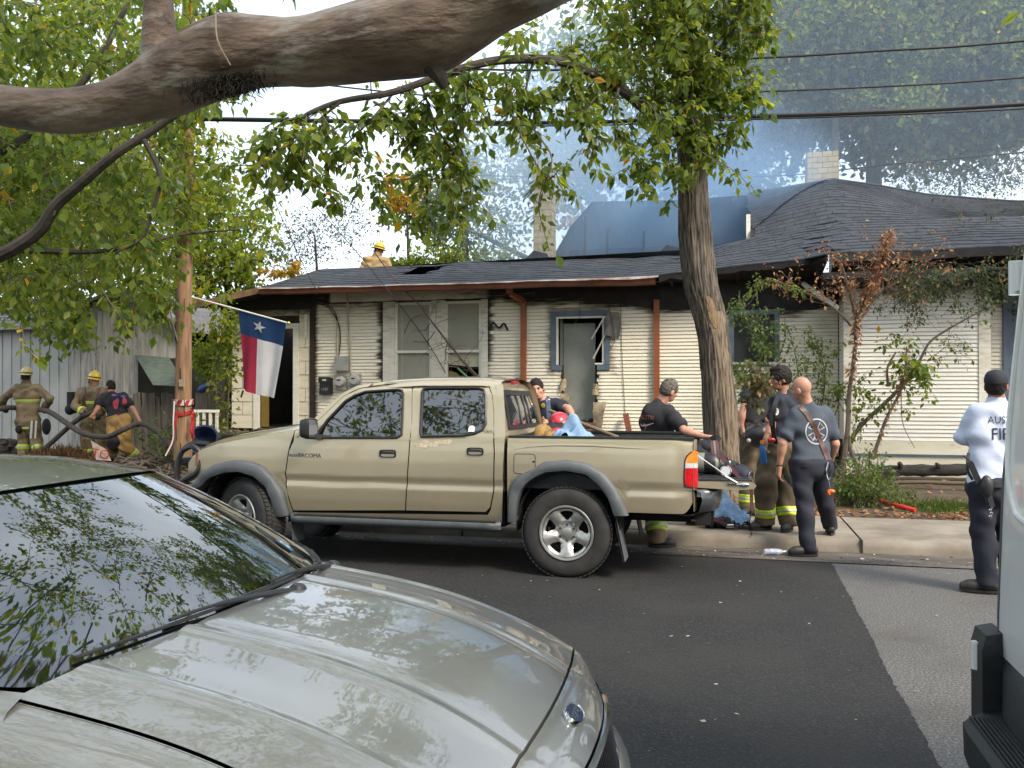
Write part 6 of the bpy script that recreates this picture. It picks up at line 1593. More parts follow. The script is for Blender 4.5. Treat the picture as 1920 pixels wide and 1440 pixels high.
q=tk(579,854.5);build(text_mb('TACOMA',0.058,frame_m(T3(q[0],q[1],-0.004),(1,0,0),(0,0,1)),0.002,sx=1.0),'badge',m_badge,fd[0],smooth=0)
q=tk(553,854.5);build(text_mb('PRERUNNER',0.040,frame_m(T3(q[0],q[1],-0.004),(1,0,0),(0,0,1)),0.001,sx=0.62),'badge',mat('badge_faint',(0.33,0.28,0.20),0.3,0.6),fd[0],smooth=0)
q=tk(914,810);build(text_mb('SR5',0.05,frame_m(T3(q[0],q[1],-0.004),(1,0,0),(0,0,1)),0.001,sx=1.2),'badge',mat('badge_faint',(0.33,0.28,0.20)),rd[0],smooth=0)
mb=MB();random.seed(3)
for k in range(26):
 px=random.uniform(777,845);py=829+10*random.random()*(0.5+0.5*math.sin((px-770)/15));q=tk(px,py)
 r=random.uniform(0.008,0.022);mb.add([T3(q[0]+r*1.6*math.cos(t)*(1+.3*math.sin(3*t+k)),q[1]+r*math.sin(t)*(1+.3*math.cos(2*t+k)),-0.0012-0.0002*k)for t in np.linspace(0,2*PI,9,endpoint=False)],[tuple(range(9))[::-1]])
pe=build(mb,'peeling_clearcoat',mat('peeled_paint',(0.55,0.49,0.38),0.7,col2=(0.40,0.33,0.22),scale=40),rd[0],smooth=0);pe['kind']='stuff'
q=tk(883,804);mb=MB();mb.add([T3(q[0]+a*0.03,q[1]+b*0.03,0.006)for a,b in [(-1,-0.9),(1,-0.9),(1,0.3),(0.7,0.8),(0,1),(-0.7,0.8),(-1,0.3)]],[tuple(range(7))[::-1]]);build(mb,'window_sticker',mat('white_sticker',(0.7,0.7,0.7),0.5),truck,smooth=0)
mb=MB();rows=[]
cr_=resample([tk(955,846),tk(985,839),tk(1040,836),tk(1110,837),tk(1180,841),tk(1230,843)],24)
for k,(x,z)in enumerate(cr_):
 w=0.010*math.sin(PI*k/23)**0.5+0.0005
 rows.append([T3(x,z+w*1.6,0.0005),T3(x,z+w*0.3,-0.007*math.sin(PI*k/23)**0.5),T3(x,z-w*0.6,0.0005)])
mb.grid(rows);pair(mb,'pressed_crease',m_gold,bed,smooth=80)
lamp=[tk(*p)for p in [(1284,868),(1288,856),(1297,848),(1309,845),(1311,912),(1304,915),(1290,914),(1283,906)]]
def lampband(z0,z1):
 lx0=lambda z:interp(sorted([lamp[0][1],lamp[1][1],lamp[2][1],lamp[7][1],lamp[6][1]]),[p[0]for p in sorted([lamp[0],lamp[1],lamp[2],lamp[7],lamp[6]],key=lambda q:q[1])],z)
 mb=MB();rows=[]
 for z in np.linspace(z0,z1,6):
  a=lx0(z);rows.append([Vector((lerp(a,-0.232,u),lerp(tys(a,z)-0.004,YT+0.05,u**2),z))for u in np.linspace(0,1,6)]+[Vector((-0.225,YT+0.15,z))])
 mb.grid(rows);return mb
zt,zb=lamp[3][1],lamp[6][1]
z1,z2=lerp(zb,zt,0.52),lerp(zb,zt,0.66)
tl=pair(lampband(zb,z1),'tail_light',m_redlens,truck,smooth=60)
pair(lampband(z1+0.002,z2),'reversing_lens',m_clear,tl,smooth=60);pair(lampband(z2+0.002,zt),'indicator_lens',m_amber,tl,smooth=60)
mb=MB();lp=[T3(x,z,-0.002)for x,z in [lamp[3],lamp[2],lamp[1],lamp[0],lamp[7],lamp[6],lamp[5]]];mb.tube(catmull(lp,3),0.006,5);pair(mb,'lamp_gasket',m_under,tl)
zt_=0.875
mb=MB()
prof=[(-0.235,zt_-0.055),(-0.235,zt_),(0.20,zt_+0.006),(0.245,zt_-0.006),(0.262,zt_-0.03),(0.24,zt_-0.055),(0.1,zt_-0.068)]
mb.prism([(x,YT+0.135,z)for x,z in prof][::-1],(0,WT-0.27,0));tg=build(mb,'tailgate',m_gold,truck,smooth=30)
mb=MB();mb.box(-0.23,0.225,YT+0.15,YT+WT-0.15,zt_+0.006,zt_+0.02);build(mb,'tailgate_liner',m_liner,tg,smooth=0)
for k in range(7):
 mb=MB();y=YT+0.24+k*0.2;mb.box(-0.2,0.2,y,y+0.06,zt_+0.0205,zt_+0.03);build(mb,'liner_rib',m_liner,tg,smooth=0)
mb=MB();mb.ellipsoid((0.16,YT+0.13,zt_-0.022),(0.045,0.012,0.02),10,6);mb.tube([(0.02,YT+0.128,zt_-0.02),(0.2,YT+0.128,zt_-0.02)],0.009,6);build(mb,'latch',m_chrome,tg)
mb=MB();mb.tube([(-0.23,YT+0.12,1.10),(0.10,YT+0.115,zt_-0.005)],0.006,5);mb.tube([(0.0,YT+0.117,zt_+0.05),(0.10,YT+0.115,zt_-0.005)],0.011,6);build(mb,'stay_cable',m_chrome,tg)
mb=MB();rows=[]
for u in np.linspace(0,1,24):
 e=abs(2*u-1)**6;y=lerp(YT+0.03,YT+WT-0.03,u)
 rows.append([(x-0.17*e,y,z)for x,z in [(-0.25,0.80),(-0.08,0.81),(-0.03,0.785),(-0.02,0.72),(-0.05,0.62),(-0.14,0.585),(-0.3,0.59)]])
mb.grid(rows,flip=True);rbp=build(mb,'rear_bumper',m_bumper,truck,smooth=50)
mb=MB();mb.box(-0.22,-0.06,YT+0.25,YT+WT-0.25,0.811,0.82);build(mb,'step_pad',m_blackp,rbp,smooth=0)
mb=MB();mb.box(-0.80,-0.10,YT+0.3,YT+WT-0.3,0.52,0.60);mb.box(-0.25,-0.12,YT+0.14,YT+0.22,0.50,0.60);build(mb,'tow_frame',m_under,truck,smooth=0)
mb=MB()
for y in (YT+0.25,YT+1.0):
 for x in (-3.25,-2.62):
  mb.box(x,x+0.46,y,y+0.5,0.9,1.12);mb.box(x+0.40,x+0.52,y,y+0.5,1.0,1.48);mb.box(x+0.43,x+0.50,y+0.12,y+0.38,1.48,1.6)
build(mb,'seats',m_seat,truck,smooth=0)
truck.rotation_euler.x=math.radians(-0.7);truck.location.z=-0.010
# ================================================================ SEDAN IN THE FOREGROUND
m_sage=mat('sage_silver_paint',(0.255,0.255,0.240),0.38,metal=0.5,coat=1.0,cior=1.8,col2=(0.245,0.245,0.23),scale=2)
m_glassg=mat('windscreen_glass',(0.004,0.010,0.008),0.0,alpha=0.72,spec=1.0,coat=1.0,cior=2.7)
m_dash=mat('dash_plastic',(0.035,0.05,0.042),0.7)
CY,HV=2.33,0.80
sedan=thing('sedan','sage silver sedan in the foreground reflecting leaves in its windscreen and bonnet','car',(-2.4,CY,0.0))
HU=[0.0,0.29,0.62,0.85,1.0];HZ=[1.03,0.992,0.925,0.845,0.776]
def hood_cross(v):
 a=abs(v)
 z=-0.040*(a/0.75)**2
 if a>0.6:z-=0.6*(a-0.6)**2
 z+=0.009*math.exp(-((a-0.33)/0.022)**2)-0.006*math.exp(-((a-0.46)/0.09)**2)
 z+=0.006*math.exp(-((a-0.615)/0.02)**2)
 z+=0.006*sstep(0.30,0.26,a)
 return z
def xc(v):return -1.36-0.14*(v/0.7)**2
def xs_(v):return -0.466-0.055*(v/0.67)**2-0.05*sstep(0.6,0.85,abs(v))
def hz(u):
 return 1.03-0.115*u-0.140*u**3.2
def hood(u,v):
 fade=sstep(1.02,0.7,u)
 return Vector((lerp(xc(v),xs_(v),u),CY+v,hz(u)+hood_cross(v)*(0.55+0.45*fade)-0.05*sstep(0.55,0.85,abs(v))*u**3))
VS=np.unique(np.r_[np.linspace(-0.759,0.759,61),[s*a for s in (-1,1)for a in np.linspace(0.28,0.38,9)],[s*a for s in (-1,1)for a in np.linspace(0.57,0.66,9)]])
mb=MB();mb.grid([[hood(u,v)for v in VS]for u in np.linspace(0.0,0.996,40)])
mb.grid([[hood(0.996,v)for v in VS],[hood(0.997,v)+Vector((0,0,-0.03))for v in VS]])
build(mb,'hood',m_sage,sedan,smooth=180)
mb=MB();mb.grid([[hood(0.95,v)+Vector((0,0,-0.022))for v in VS],[hood(1.03,v)+Vector((0,0,-0.035))for v in VS]]);build(mb,'panel_gap',m_under,sedan,smooth=180)
def xf(v):return -0.345-0.14*abs(v/0.67)**2.3
def nose(u,v):
 a=hood(1.004,v);x=lerp(a.x,xf(v),u)
 return Vector((x,CY+v,a.z-0.035*u-0.05*u**3+0.004*math.sin(PI*u)))
mb=MB();NV=np.linspace(-0.80,0.80,60)
mb.grid([[nose(u,v)for v in NV]for u in np.linspace(0,1,12)])
build(mb,'nose_panel',m_sage,sedan,smooth=180)
mb=MB();mb.grid([[nose(0,v)for v in NV],[nose(0,v)+Vector((0.002,0,-0.035))for v in NV]],flip=True);build(mb,'nose_lip',m_sage,sedan,smooth=180)
def gtop(v):p=nose(1,v);return p+Vector((0.012,0,-0.012))
mb=MB();mb.tube([gtop(v)for v in np.linspace(-0.42,0.42,24)],0.011,8);g=build(mb,'grille',m_chrome,sedan)
mb=MB();mb.grid([[gtop(v)+Vector((-0.03,0,0))for v in np.linspace(-0.42,0.42,24)],[gtop(v)+Vector((-0.02,0,-0.17))for v in np.linspace(-0.42,0.42,24)]]);build(mb,'grille_backing',m_blackp,g,smooth=180)
for v in np.linspace(-0.40,0.40,40):
 mb=MB();p=gtop(v);mb.beam(p+Vector((0.0,0,0.0)),p+Vector((0.035*(1-abs(v)),0,-0.16)),0.008,0.02,up=(1,0,0));build(mb,'grille_bar',m_chrome,g,smooth=0)
mb=MB();mb.tube([gtop(v)+Vector((0.04,0,-0.165))for v in np.linspace(-0.42,0.42,20)],0.013,8);build(mb,'grille_trim',m_chrome,g)
c=nose(0.48,0.0);nx=(nose(0.6,0)-nose(0.36,0)).normalized();M=frame_m(c+Vector((0,0,0.004)),(0,1,0),-nx)
mb=MB()
for r,h in ((1.0,0.0),(1.0,0.006),(0.86,0.009)):
 pass
mb.grid([[M@Vector((0.058*r*math.cos(t),0.030*r*math.sin(t),h))for t in np.linspace(0,2*PI,36,endpoint=False)]for r,h in ((1.0,-0.004),(1.0,0.006),(0.93,0.010),(0.86,0.007))],close=True);em=build(mb,'emblem',m_chrome,sedan,smooth=60)
mb=MB();mb.add([M@Vector((0.058*0.87*math.cos(t),0.030*0.87*math.sin(t),0.0072))for t in np.linspace(0,2*PI,36,endpoint=False)],[tuple(range(36))]);build(mb,'emblem_field',mat('emblem_blue',(0.012,0.022,0.075),0.15,coat=1),em,smooth=0)
build(text_mb('Ford',0.046,M@Matrix.Translation((0,0,0.0078))@Matrix(((1,0.3,0,0),(0,1,0,0),(0,0,1,0),(0,0,0,1))),0.0006),'emblem_script',m_chrome,em,smooth=0)
for s in (-1,1):
 mb=MB();mb.grid([[nose(1,s*v)+Vector((0.012+0.01*t,s*0.02*t,-0.01-0.16*t))for v in np.linspace(0.44,0.79,12)]for t in np.linspace(0,1,6)],flip=s>0);build(mb,'headlight',m_clear,sedan,smooth=180)
mb=MB();mb.grid([[Vector((xf(v)+x-0.05*abs(v)**6,CY+v*k,z))for v in np.linspace(-0.86,0.86,40)]for x,z,k in ((0.05,0.53,1.0),(0.085,0.50,1.02),(0.09,0.36,1.03),(0.04,0.24,1.02),(-0.1,0.22,1.0))]);build(mb,'front_bumper',m_sage,sedan,smooth=180)
def flank(u,t,s):
 """u: 0 at the cowl .. 1 at the nose; t: 0 at the bonnet edge .. 1 at the sill."""
 e=hood(u,s*0.762);w=[(0,0,0),(0.035,-0.010,.12),(0.075,-0.035,.25),(0.115,-0.085,.4),(0.14,-0.17,.55),(0.15,-0.30,.7),(0.135,-0.5,.85),(0.10,-0.70,1.0)]
 dy=interp([q[2]for q in w],[q[0]for q in w],t);dz=interp([q[2]for q in w],[q[1]for q in w],t)
 return Vector((e.x-0.0,e.y+s*(dy*(1-0.35*u**4)+0.0025),e.z+dz-0.004))
for s in (-1,1):
 mb=MB();mb.grid([[flank(u,t,s)for t in np.linspace(0,1,22)]for u in np.linspace(0.015,1.0,40)],flip=s>0);build(mb,'fender',m_sage,sedan,smooth=180)
 mb=MB();mb.grid([[flank(u,0,s)+Vector((0,s*k,-0.012*(k<0)))for k in (-0.004,0.004)]for u in np.linspace(0.0,1.0,30)],flip=s>0);build(mb,'panel_gap',m_under,sedan,smooth=180)
def wtop(v):
 return Vector((-1.95-0.20*v*v,CY+0.545*v,1.375-0.033*v*v))
def wbot(v):
 q=0.765*v;e=max(0,(abs(v)-.82)/.18)**2;return Vector((-1.365-0.15*(q/0.7)**2-.05*e,CY+q,1.03-0.05*v*v-0.012+.035*e))
def wind(u,v):
 p=wbot(v).lerp(wtop(v),u);p.z+=0.020*math.sin(PI*u)*(1-0.5*abs(v)**3);p.x+=0.02*math.sin(PI*u);return p
mb=MB();mb.grid([[wind(u,v)for v in np.linspace(-1,1,32)]for u in np.linspace(-0.02,1,16)]);ws=build(mb,'windscreen',m_glassg,sedan,smooth=180)
m_frit=mat('glass_border',(0.004,0.004,0.004),0.03,spec=0.8,coat=1,cior=2.0)
mb=MB();lo=lambda v:0.075+0.02*(1-v*v)+0.12*max(0,abs(v)-0.86)/0.14
mb.grid([[wind(-0.02+k*(lo(v)+0.02),v)+Vector((0.0015,0,0.0025))for v in np.linspace(-0.995,0.995,50)]for k in (0,0.5,1)])
mb.grid([[wind(1-0.012*k,v)+Vector((0.0015,0,0.0025))for v in np.linspace(-0.995,0.995,40)]for k in (1,0)])
build(mb,'glass_border',m_frit,ws,smooth=180)
u0,v0=0.17,0.74
mb=MB();mb.add([wind(u0+a,v0+b)+Vector((0.003,0,0.005))for a,b in ((0.0,-0.04),(0.0,0.04),(0.10,0.035),(0.10,-0.045))],[(0,1,2,3)]);st=build(mb,'registration_sticker',mat('sticker_blue',(0.02,0.12,0.30),0.3),ws,smooth=0)
mb=MB();mb.add([wind(u0+a,v0+b)+Vector((0.004,0,0.0065))for a,b in ((0.018,-0.03),(0.018,0.03),(0.082,0.026),(0.082,-0.034))],[(0,1,2,3)]);build(mb,'sticker_panel',mat('sticker_pale',(0.35,0.48,0.60),0.4),st,smooth=0)
mm=frame_m(wind(u0+0.05,v0-0.003)+Vector((0.005,0,0.008)),wind(u0+0.05,v0+0.02)-wind(u0+0.05,v0-0.02),wind(u0+0.08,v0)-wind(u0+0.02,v0))
build(text_mb('08 27',0.022,mm,0),'sticker_date',mat('sticker_ink',(0.02,0.05,0.14),0.5),st,smooth=0)
mb=MB();mb.grid([[Vector((xc(v)-0.02-k*0.05,CY+v,hood(0,v).z-0.012-0.005*k))for v in np.linspace(-0.60,0.74,40)]for k in (-0.6,0,1)]);build(mb,'cowl_tray',m_blackp,sedan,smooth=180)
def wiper(v0,v1,u1,lift):
 a=wbot(v0)+Vector((0.055,0,0.005));b=wind(u1,v1)+Vector((0.012,0,0.022));piv=wbot(v0)+Vector((0.055,0.0,0.0))
 mb=MB();mb.tube(catmull([a,a.lerp(b,0.35)+Vector((0.012,0,0.014)),a.lerp(b,0.7)+Vector((0.006,0,0.014)),b],5),[0.011]*5+[0.008]*5+[0.005]*6,8);w=build(mb,'wiper',m_blackp,sedan)
 mb=MB()
 P=[wind(lerp(0.015,u1*0.9,t),lerp(v0+0.14,v1+0.33*np.sign(v1-v0),t))+Vector((0.010,0,0.016))for t in np.linspace(0,1,14)]
 mb.tube(P,0.005,6);build(mb,'wiper_blade',m_blackp,w)
 mb=MB();mb.lathe([(0.028,-0.01),(0.028,0.012),(0.018,0.024),(0,0.026)],piv,(0.2,0,1),14);build(mb,'wiper_pivot',m_blackp,w)
wiper(0.86,0.10,0.045,0.02)
wiper(0.18,-0.48,0.05,0.02)
mb=MB();mb.prism([wbot(0.80)+Vector((0.01,0,0.006)),wbot(1.0)+Vector((0.0,0,0.01)),wind(0.14,1.0)+Vector((0,0.005,0.008)),wind(0.1,0.97)+Vector((0.01,0,0.01))],(0.012,0,0.006));build(mb,'corner_trim',m_blackp,sedan,smooth=0)
for s in (-1,1):
 mb=MB();rows=[]
 for u in np.linspace(-0.03,1.0,20):
  p=wind(u,s);o1=Vector((-0.03,s*0.035,-0.004));o2=Vector((-0.07,s*0.075,-0.045));rows.append([p+Vector((0,-s*0.004,0.004)),p+Vector((-0.012,s*0.018,0.006)),p+o1,p+o2])
 mb.grid(rows,flip=s<0);build(mb,'windscreen_pillar',m_sage,sedan,smooth=180)
def roofp(t,v):
 """t: 0 at the windscreen .. 1 at the rear glass; v -1..1."""
 a=wtop(v);x=lerp(a.x+0.012,-3.35+0.12*v*v,t)
 return Vector((x,CY+0.535*v*(1+0.12*math.sin(PI*min(1,t*1.2))),a.z+0.004+0.055*math.sin(PI*t*0.95)*(1-0.25*v*v)-0.05*t**4))
mb=MB();mb.grid([[roofp(t,v)for v in np.linspace(-1,1,30)]for t in np.linspace(0,1,24)],flip=True)
for s in (-1,1):
 mb.grid([[roofp(t,s),roofp(t,s)+Vector((0,s*0.03,-0.012)),roofp(t,s)+Vector((0,s*0.055,-0.05))]for t in np.linspace(0,1,24)],flip=s>0)
build(mb,'roof',m_sage,sedan,smooth=180)
for s in (-1,1):
 mb=MB();rows=[]
 for x in np.linspace(-1.50,-3.9,18):
  rows.append([(x,CY+s*(0.755+d),z)for d,z in ((0,0.985),(0.05,0.96),(0.10,0.90),(0.145,0.80),(0.155,0.6),(0.13,0.4),(0.09,0.25))])
 mb.grid(rows,flip=s<0);build(mb,'door',m_sage,sedan,smooth=180)
 mb=MB()
 tr=[roofp(t,s)+Vector((0,s*0.055,-0.05))for t in np.linspace(0.02,0.98,14)]
 br=[Vector((lerp(-1.60,-3.85,k/13),CY+s*0.757,0.987))for k in range(14)]
 mb.grid([br,tr],flip=s<0);build(mb,'side_window',m_tint,sedan,smooth=180)
mb=MB();mb.grid([[roofp(1,v)for v in np.linspace(-1,1,12)],[Vector((-3.95,CY+0.68*v,1.0))for v in np.linspace(-1,1,12)]],flip=True);build(mb,'rear_window',m_tint,sedan,smooth=180)
mb=MB();mb.grid([[Vector((x,CY+w*v,z-0.03*v*v))for v in np.linspace(-1,1,12)]for x,z,w in ((-3.95,1.0,0.75),(-4.4,1.0,0.8),(-4.95,0.96,0.76),(-5.05,0.85,0.76),(-5.02,0.5,0.8),(-4.9,0.3,0.8))],flip=True);build(mb,'boot',m_sage,sedan,smooth=180)
for s in (-1,1):
 mb=MB();mb.grid([[(x,CY+s*(0.75+d),z)for d,z in ((0,0.98),(0.05,0.95),(0.10,0.85),(0.15,0.7),(0.14,0.4))]for x in np.linspace(-3.9,-4.95,8)],flip=s<0);build(mb,'rear_wing',m_sage,sedan,smooth=180)
 for x in (-1.0,-3.75):
  mb=MB();mb.lathe([(0.12,-0.1),(0.2,-0.1),(0.30,-0.095),(0.325,-0.06),(0.325,0.06),(0.30,0.095),(0.1,0.1)],(x,CY+s*0.76,0.325),(0,1,0),32);wh=build(mb,'wheel',m_rubber,sedan)
  mb=MB();mb.lathe([(0.20,0.10*s),(0.19,0.08*s),(0.05,0.085*s),(0.0,0.09*s)],(x,CY+s*0.76,0.325),(0,1,0),32);build(mb,'rim',m_alloy,wh)
mb=MB();mb.box(-4.8,-0.75,CY-0.62,CY+0.62,0.25,0.5);build(mb,'underside',m_under,sedan,smooth=0)
mb=MB();mb.grid([[Vector((x,CY+v,z+0.02*math.sin(3*v)))for v in np.linspace(-0.66,0.66,20)]for x,z in ((-1.45,0.985),(-1.7,0.99),(-1.92,0.955),(-1.96,0.85),(-1.9,0.6))],flip=True);build(mb,'dashboard',m_dash,sedan,smooth=60)
for s in (-1,1):
 mb=MB();mb.box(-3.0,-2.45,CY+s*0.36-0.25,CY+s*0.36+0.25,0.45,0.66)
 mb.prism([(-2.98,CY+s*0.36-0.24,0.6),(-2.83,CY+s*0.36-0.24,0.6),(-3.0,CY+s*0.36-0.22,1.08),(-3.14,CY+s*0.36-0.22,1.08)],(0,0.46,0));mb.box(-3.18,-3.06,CY+s*0.36-0.12,CY+s*0.36+0.12,1.08,1.25);build(mb,'seat',m_dash,sedan,smooth=30)
mb=MB();a=np.linspace(0,2*PI,25);R=Matrix.Rotation(math.radians(-65),3,'Y')
mb.tube([Vector((-2.15,CY+0.36,0.93))+R@Vector((0.185*math.cos(t),0.185*math.sin(t),0))for t in a],0.015,8,caps=False);build(mb,'steering_wheel',m_dash,sedan)
mb=MB();mb.box(-4.6,-1.45,CY-0.7,CY+0.7,0.5,0.52);build(mb,'cabin_floor',m_under,sedan,smooth=0)
mb=MB();mb.tube([(-2.0,CY,1.345),(-1.97,CY,1.30)],0.01,6);mb.ellipsoid((-1.98,CY,1.27),(0.02,0.12,0.035),14,8);build(mb,'rear_view_mirror',m_blackp,sedan)
# ================================================================ VAN AT THE RIGHT EDGE
m_van=mat('van_white',(0.78,0.785,0.78),0.3,coat=0.8,col2=(0.75,0.755,0.75),scale=1.5,col3=(0.62,0.65,0.66),scale3=1.0,lo3=0.55,hi3=0.8)
m_vblk=mat('van_black_plastic',(0.016,0.018,0.020),0.55,col2=(0.026,0.028,0.03),scale=20,bump=0.3,bscale=240)
van=thing('van','pale grey-white panel van seen from its rear corner at the right edge','van',(3.5,2.15,0.0))
VC=2.17
def vhw(z):return interp([0.4,0.9,1.35,1.75,2.3,2.55,2.62],[1.0,1.03,1.0,0.94,0.875,0.80,0.70],z)
def vxr(z):return interp([0.4,0.85,1.4,1.75,2.3,2.62],[0.885,0.865,0.875,0.895,0.935,0.99],z)
def vsec(z):
 """Half outline: from the middle of the rear face round the corner and along the flank."""
 h,x0=vhw(z),vxr(z);r=0.11;out=[]
 for a in np.linspace(0,1,12):out.append((x0-0.012*math.cos(a*PI/2)+0.0,a*(h-r)))
 for t in np.linspace(0.12,PI/2,9):out.append((x0+r-r*math.cos(t),h-r+r*math.sin(t)))
 for x in np.linspace(x0+r+0.05,6.0,14):out.append((x,h))
 return out
zs=list(np.linspace(0.80,2.62,34))
for s in (1,-1):
 mb=MB();mb.grid([[Vector((x,VC+s*y,z-(0.0 if x>1.05 else 0)))for x,y in vsec(z)]for z in zs],flip=s>0)
 build(mb,'body_side',m_van,van,smooth=180)
mb=MB();mb.grid([[Vector((x,VC+0.70*v,2.62+0.05*(1-v*v)))for v in np.linspace(-1,1,10)]for x in np.linspace(0.99,6.0,8)],flip=True);build(mb,'roof',m_van,van,smooth=180)
loop=[(0.60,2.25),(0.76,2.2),(0.80,2.0),(0.845,1.6),(0.84,1.42),(0.78,1.30),(0.66,1.26),(0.2,1.25)]
mb=MB();P=catmull([Vector((vxr(z)-0.004,VC+y,z))for y,z in loop],6);mb.tube(P,0.010,8);build(mb,'pressed_bead',m_van,van)
mb=MB();P=[Vector((vxr(z)-0.002,VC+vhw(z)-0.105,z))for z in np.linspace(0.85,2.5,20)];mb.tube(P,0.004,5);build(mb,'door_gap',mat('van_gap',(0.10,0.11,0.12),0.6),van)
for z in (2.02,2.40):
 mb=MB();y=VC+vhw(z)-0.035;x=vxr(z)-0.0
 mb.tube([(x+0.0,y+0.035,z-0.055),(x+0.0,y+0.035,z+0.055)],0.020,10);mb.box(x-0.005,x+0.05,y-0.05,y+0.02,z-0.045,z+0.045)
 build(mb,'door_hinge',m_van,van,smooth=50)
mb=MB();y=VC+vhw(1.2);mb.grid([[(vxr(z)+0.045+k*0.09,VC+vhw(z)-0.028+k*0.038,z)for z in np.linspace(1.0,1.6,8)]for k in (0,1)],flip=True);build(mb,'tail_light',m_redlens,van,smooth=180)
mb=MB();rows=[]
for y in np.linspace(-1.03,1.03,30):
 e=0.10*abs(y/1.03)**8
 rows.append([(x+e,VC+y,z)for x,z in ((0.90,0.815),(0.855,0.80),(0.835,0.77),(0.83,0.60),(0.84,0.36),(0.90,0.30))])
mb.grid(rows);bmp=build(mb,'rear_bumper',m_vblk,van,smooth=180)
mb=MB();rows=[]
for y in np.linspace(-0.98,0.90,24):
 e=0.09*max(0,(abs(y+0.04)-0.82)/0.12)**2
 rows.append([(x+e,VC+y,z)for x,z in ((0.835,0.625),(0.745,0.62),(0.722,0.60),(0.725,0.50),(0.75,0.44),(0.84,0.43))])
mb.grid(rows);stp=build(mb,'step',m_vblk,bmp,smooth=40)
for k in range(7):
 mb=MB();x=0.745+k*0.013;mb.box(x,x+0.006,VC-0.9,VC+0.80,0.622,0.629);build(mb,'step_rib',m_vblk,stp,smooth=0)
mb=MB();mb.prism([(0.80,VC+0.86,0.55),(0.80,VC+0.86,0.82),(0.815,VC+0.87,0.865),(0.87,VC+0.88,0.875),(0.87,VC+0.88,0.55)],(0.0,0.13,0.0));cu_=build(mb,'bumper_corner',m_vblk,bmp,smooth=0)
mb=MB();mb.tube([(0.800,VC+0.93,0.74),(0.800,VC+0.93,0.83)],0.015,10);build(mb,'reflector',mat('white_plastic',(0.68,0.68,0.68),0.4),cu_)
for s in (-1,1):
 for x in (1.95,5.2):
  mb=MB();mb.lathe([(0.12,-0.1),(0.22,-0.11),(0.32,-0.1),(0.345,-0.06),(0.345,0.06),(0.32,0.1),(0.1,0.11)],(x,VC+s*0.88,0.345),(0,1,0),28);build(mb,'wheel',m_rubber,van)
mb=MB();mb.box(0.95,6.0,VC-0.85,VC+0.85,0.32,0.85);mb.box(5.9,6.0,VC-0.85,VC+0.85,0.85,2.5);build(mb,'underside',m_under,van,smooth=0)
mb=MB();mb.box(1.1,6.0,VC+0.98,VC+1.005,0.4,0.81);mb.box(1.1,6.0,VC-1.005,VC-0.98,0.4,0.81);build(mb,'sill',m_vblk,van,smooth=0)
# ================================================================ PEOPLE
def v3(p):return np.array(tuple(p),float)
def cone(a,b,ra,rb,k=0.02,flat=None):return ('c',v3(a),v3(b),ra,rb,k,flat)
def ell(c,r,R=None,k=0.015):return ('e',v3(c),np.array(r,float),np.array(R)if R is not None else None,k)
def sub_ell(c,r,R=None,k=0.008):return ('s',v3(c),np.array(r,float),np.array(R)if R is not None else None,k)
def _eval(p,X,Y,Z):
 if p[0]=='c':
  a,b,ra,rb,k,fl=p[1:]
  ba=b-a;L2=max(1e-9,ba@ba);x,y,z=X-a[0],Y-a[1],Z-a[2]
  t=np.clip((x*ba[0]+y*ba[1]+z*ba[2])/L2,0,1);x,y,z=x-ba[0]*t,y-ba[1]*t,z-ba[2]*t
  if fl is not None:
   n,f=fl;q=(x*n[0]+y*n[1]+z*n[2])*(1/f-1);x,y,z=x+n[0]*q,y+n[1]*q,z+n[2]*q
  return np.sqrt(x*x+y*y+z*z)-(ra+(rb-ra)*t)
 c,r,R=p[1],p[2],p[3];x,y,z=X-c[0],Y-c[1],Z-c[2]
 if R is not None:
  x,y,z=R[0,0]*x+R[1,0]*y+R[2,0]*z,R[0,1]*x+R[1,1]*y+R[2,1]*z,R[0,2]*x+R[1,2]*y+R[2,2]*z
 k0=np.sqrt((x/r[0])**2+(y/r[1])**2+(z/r[2])**2);k1=np.sqrt((x/r[0]**2)**2+(y/r[1]**2)**2+(z/r[2]**2)**2)+1e-9
 return k0*(k0-1)/k1
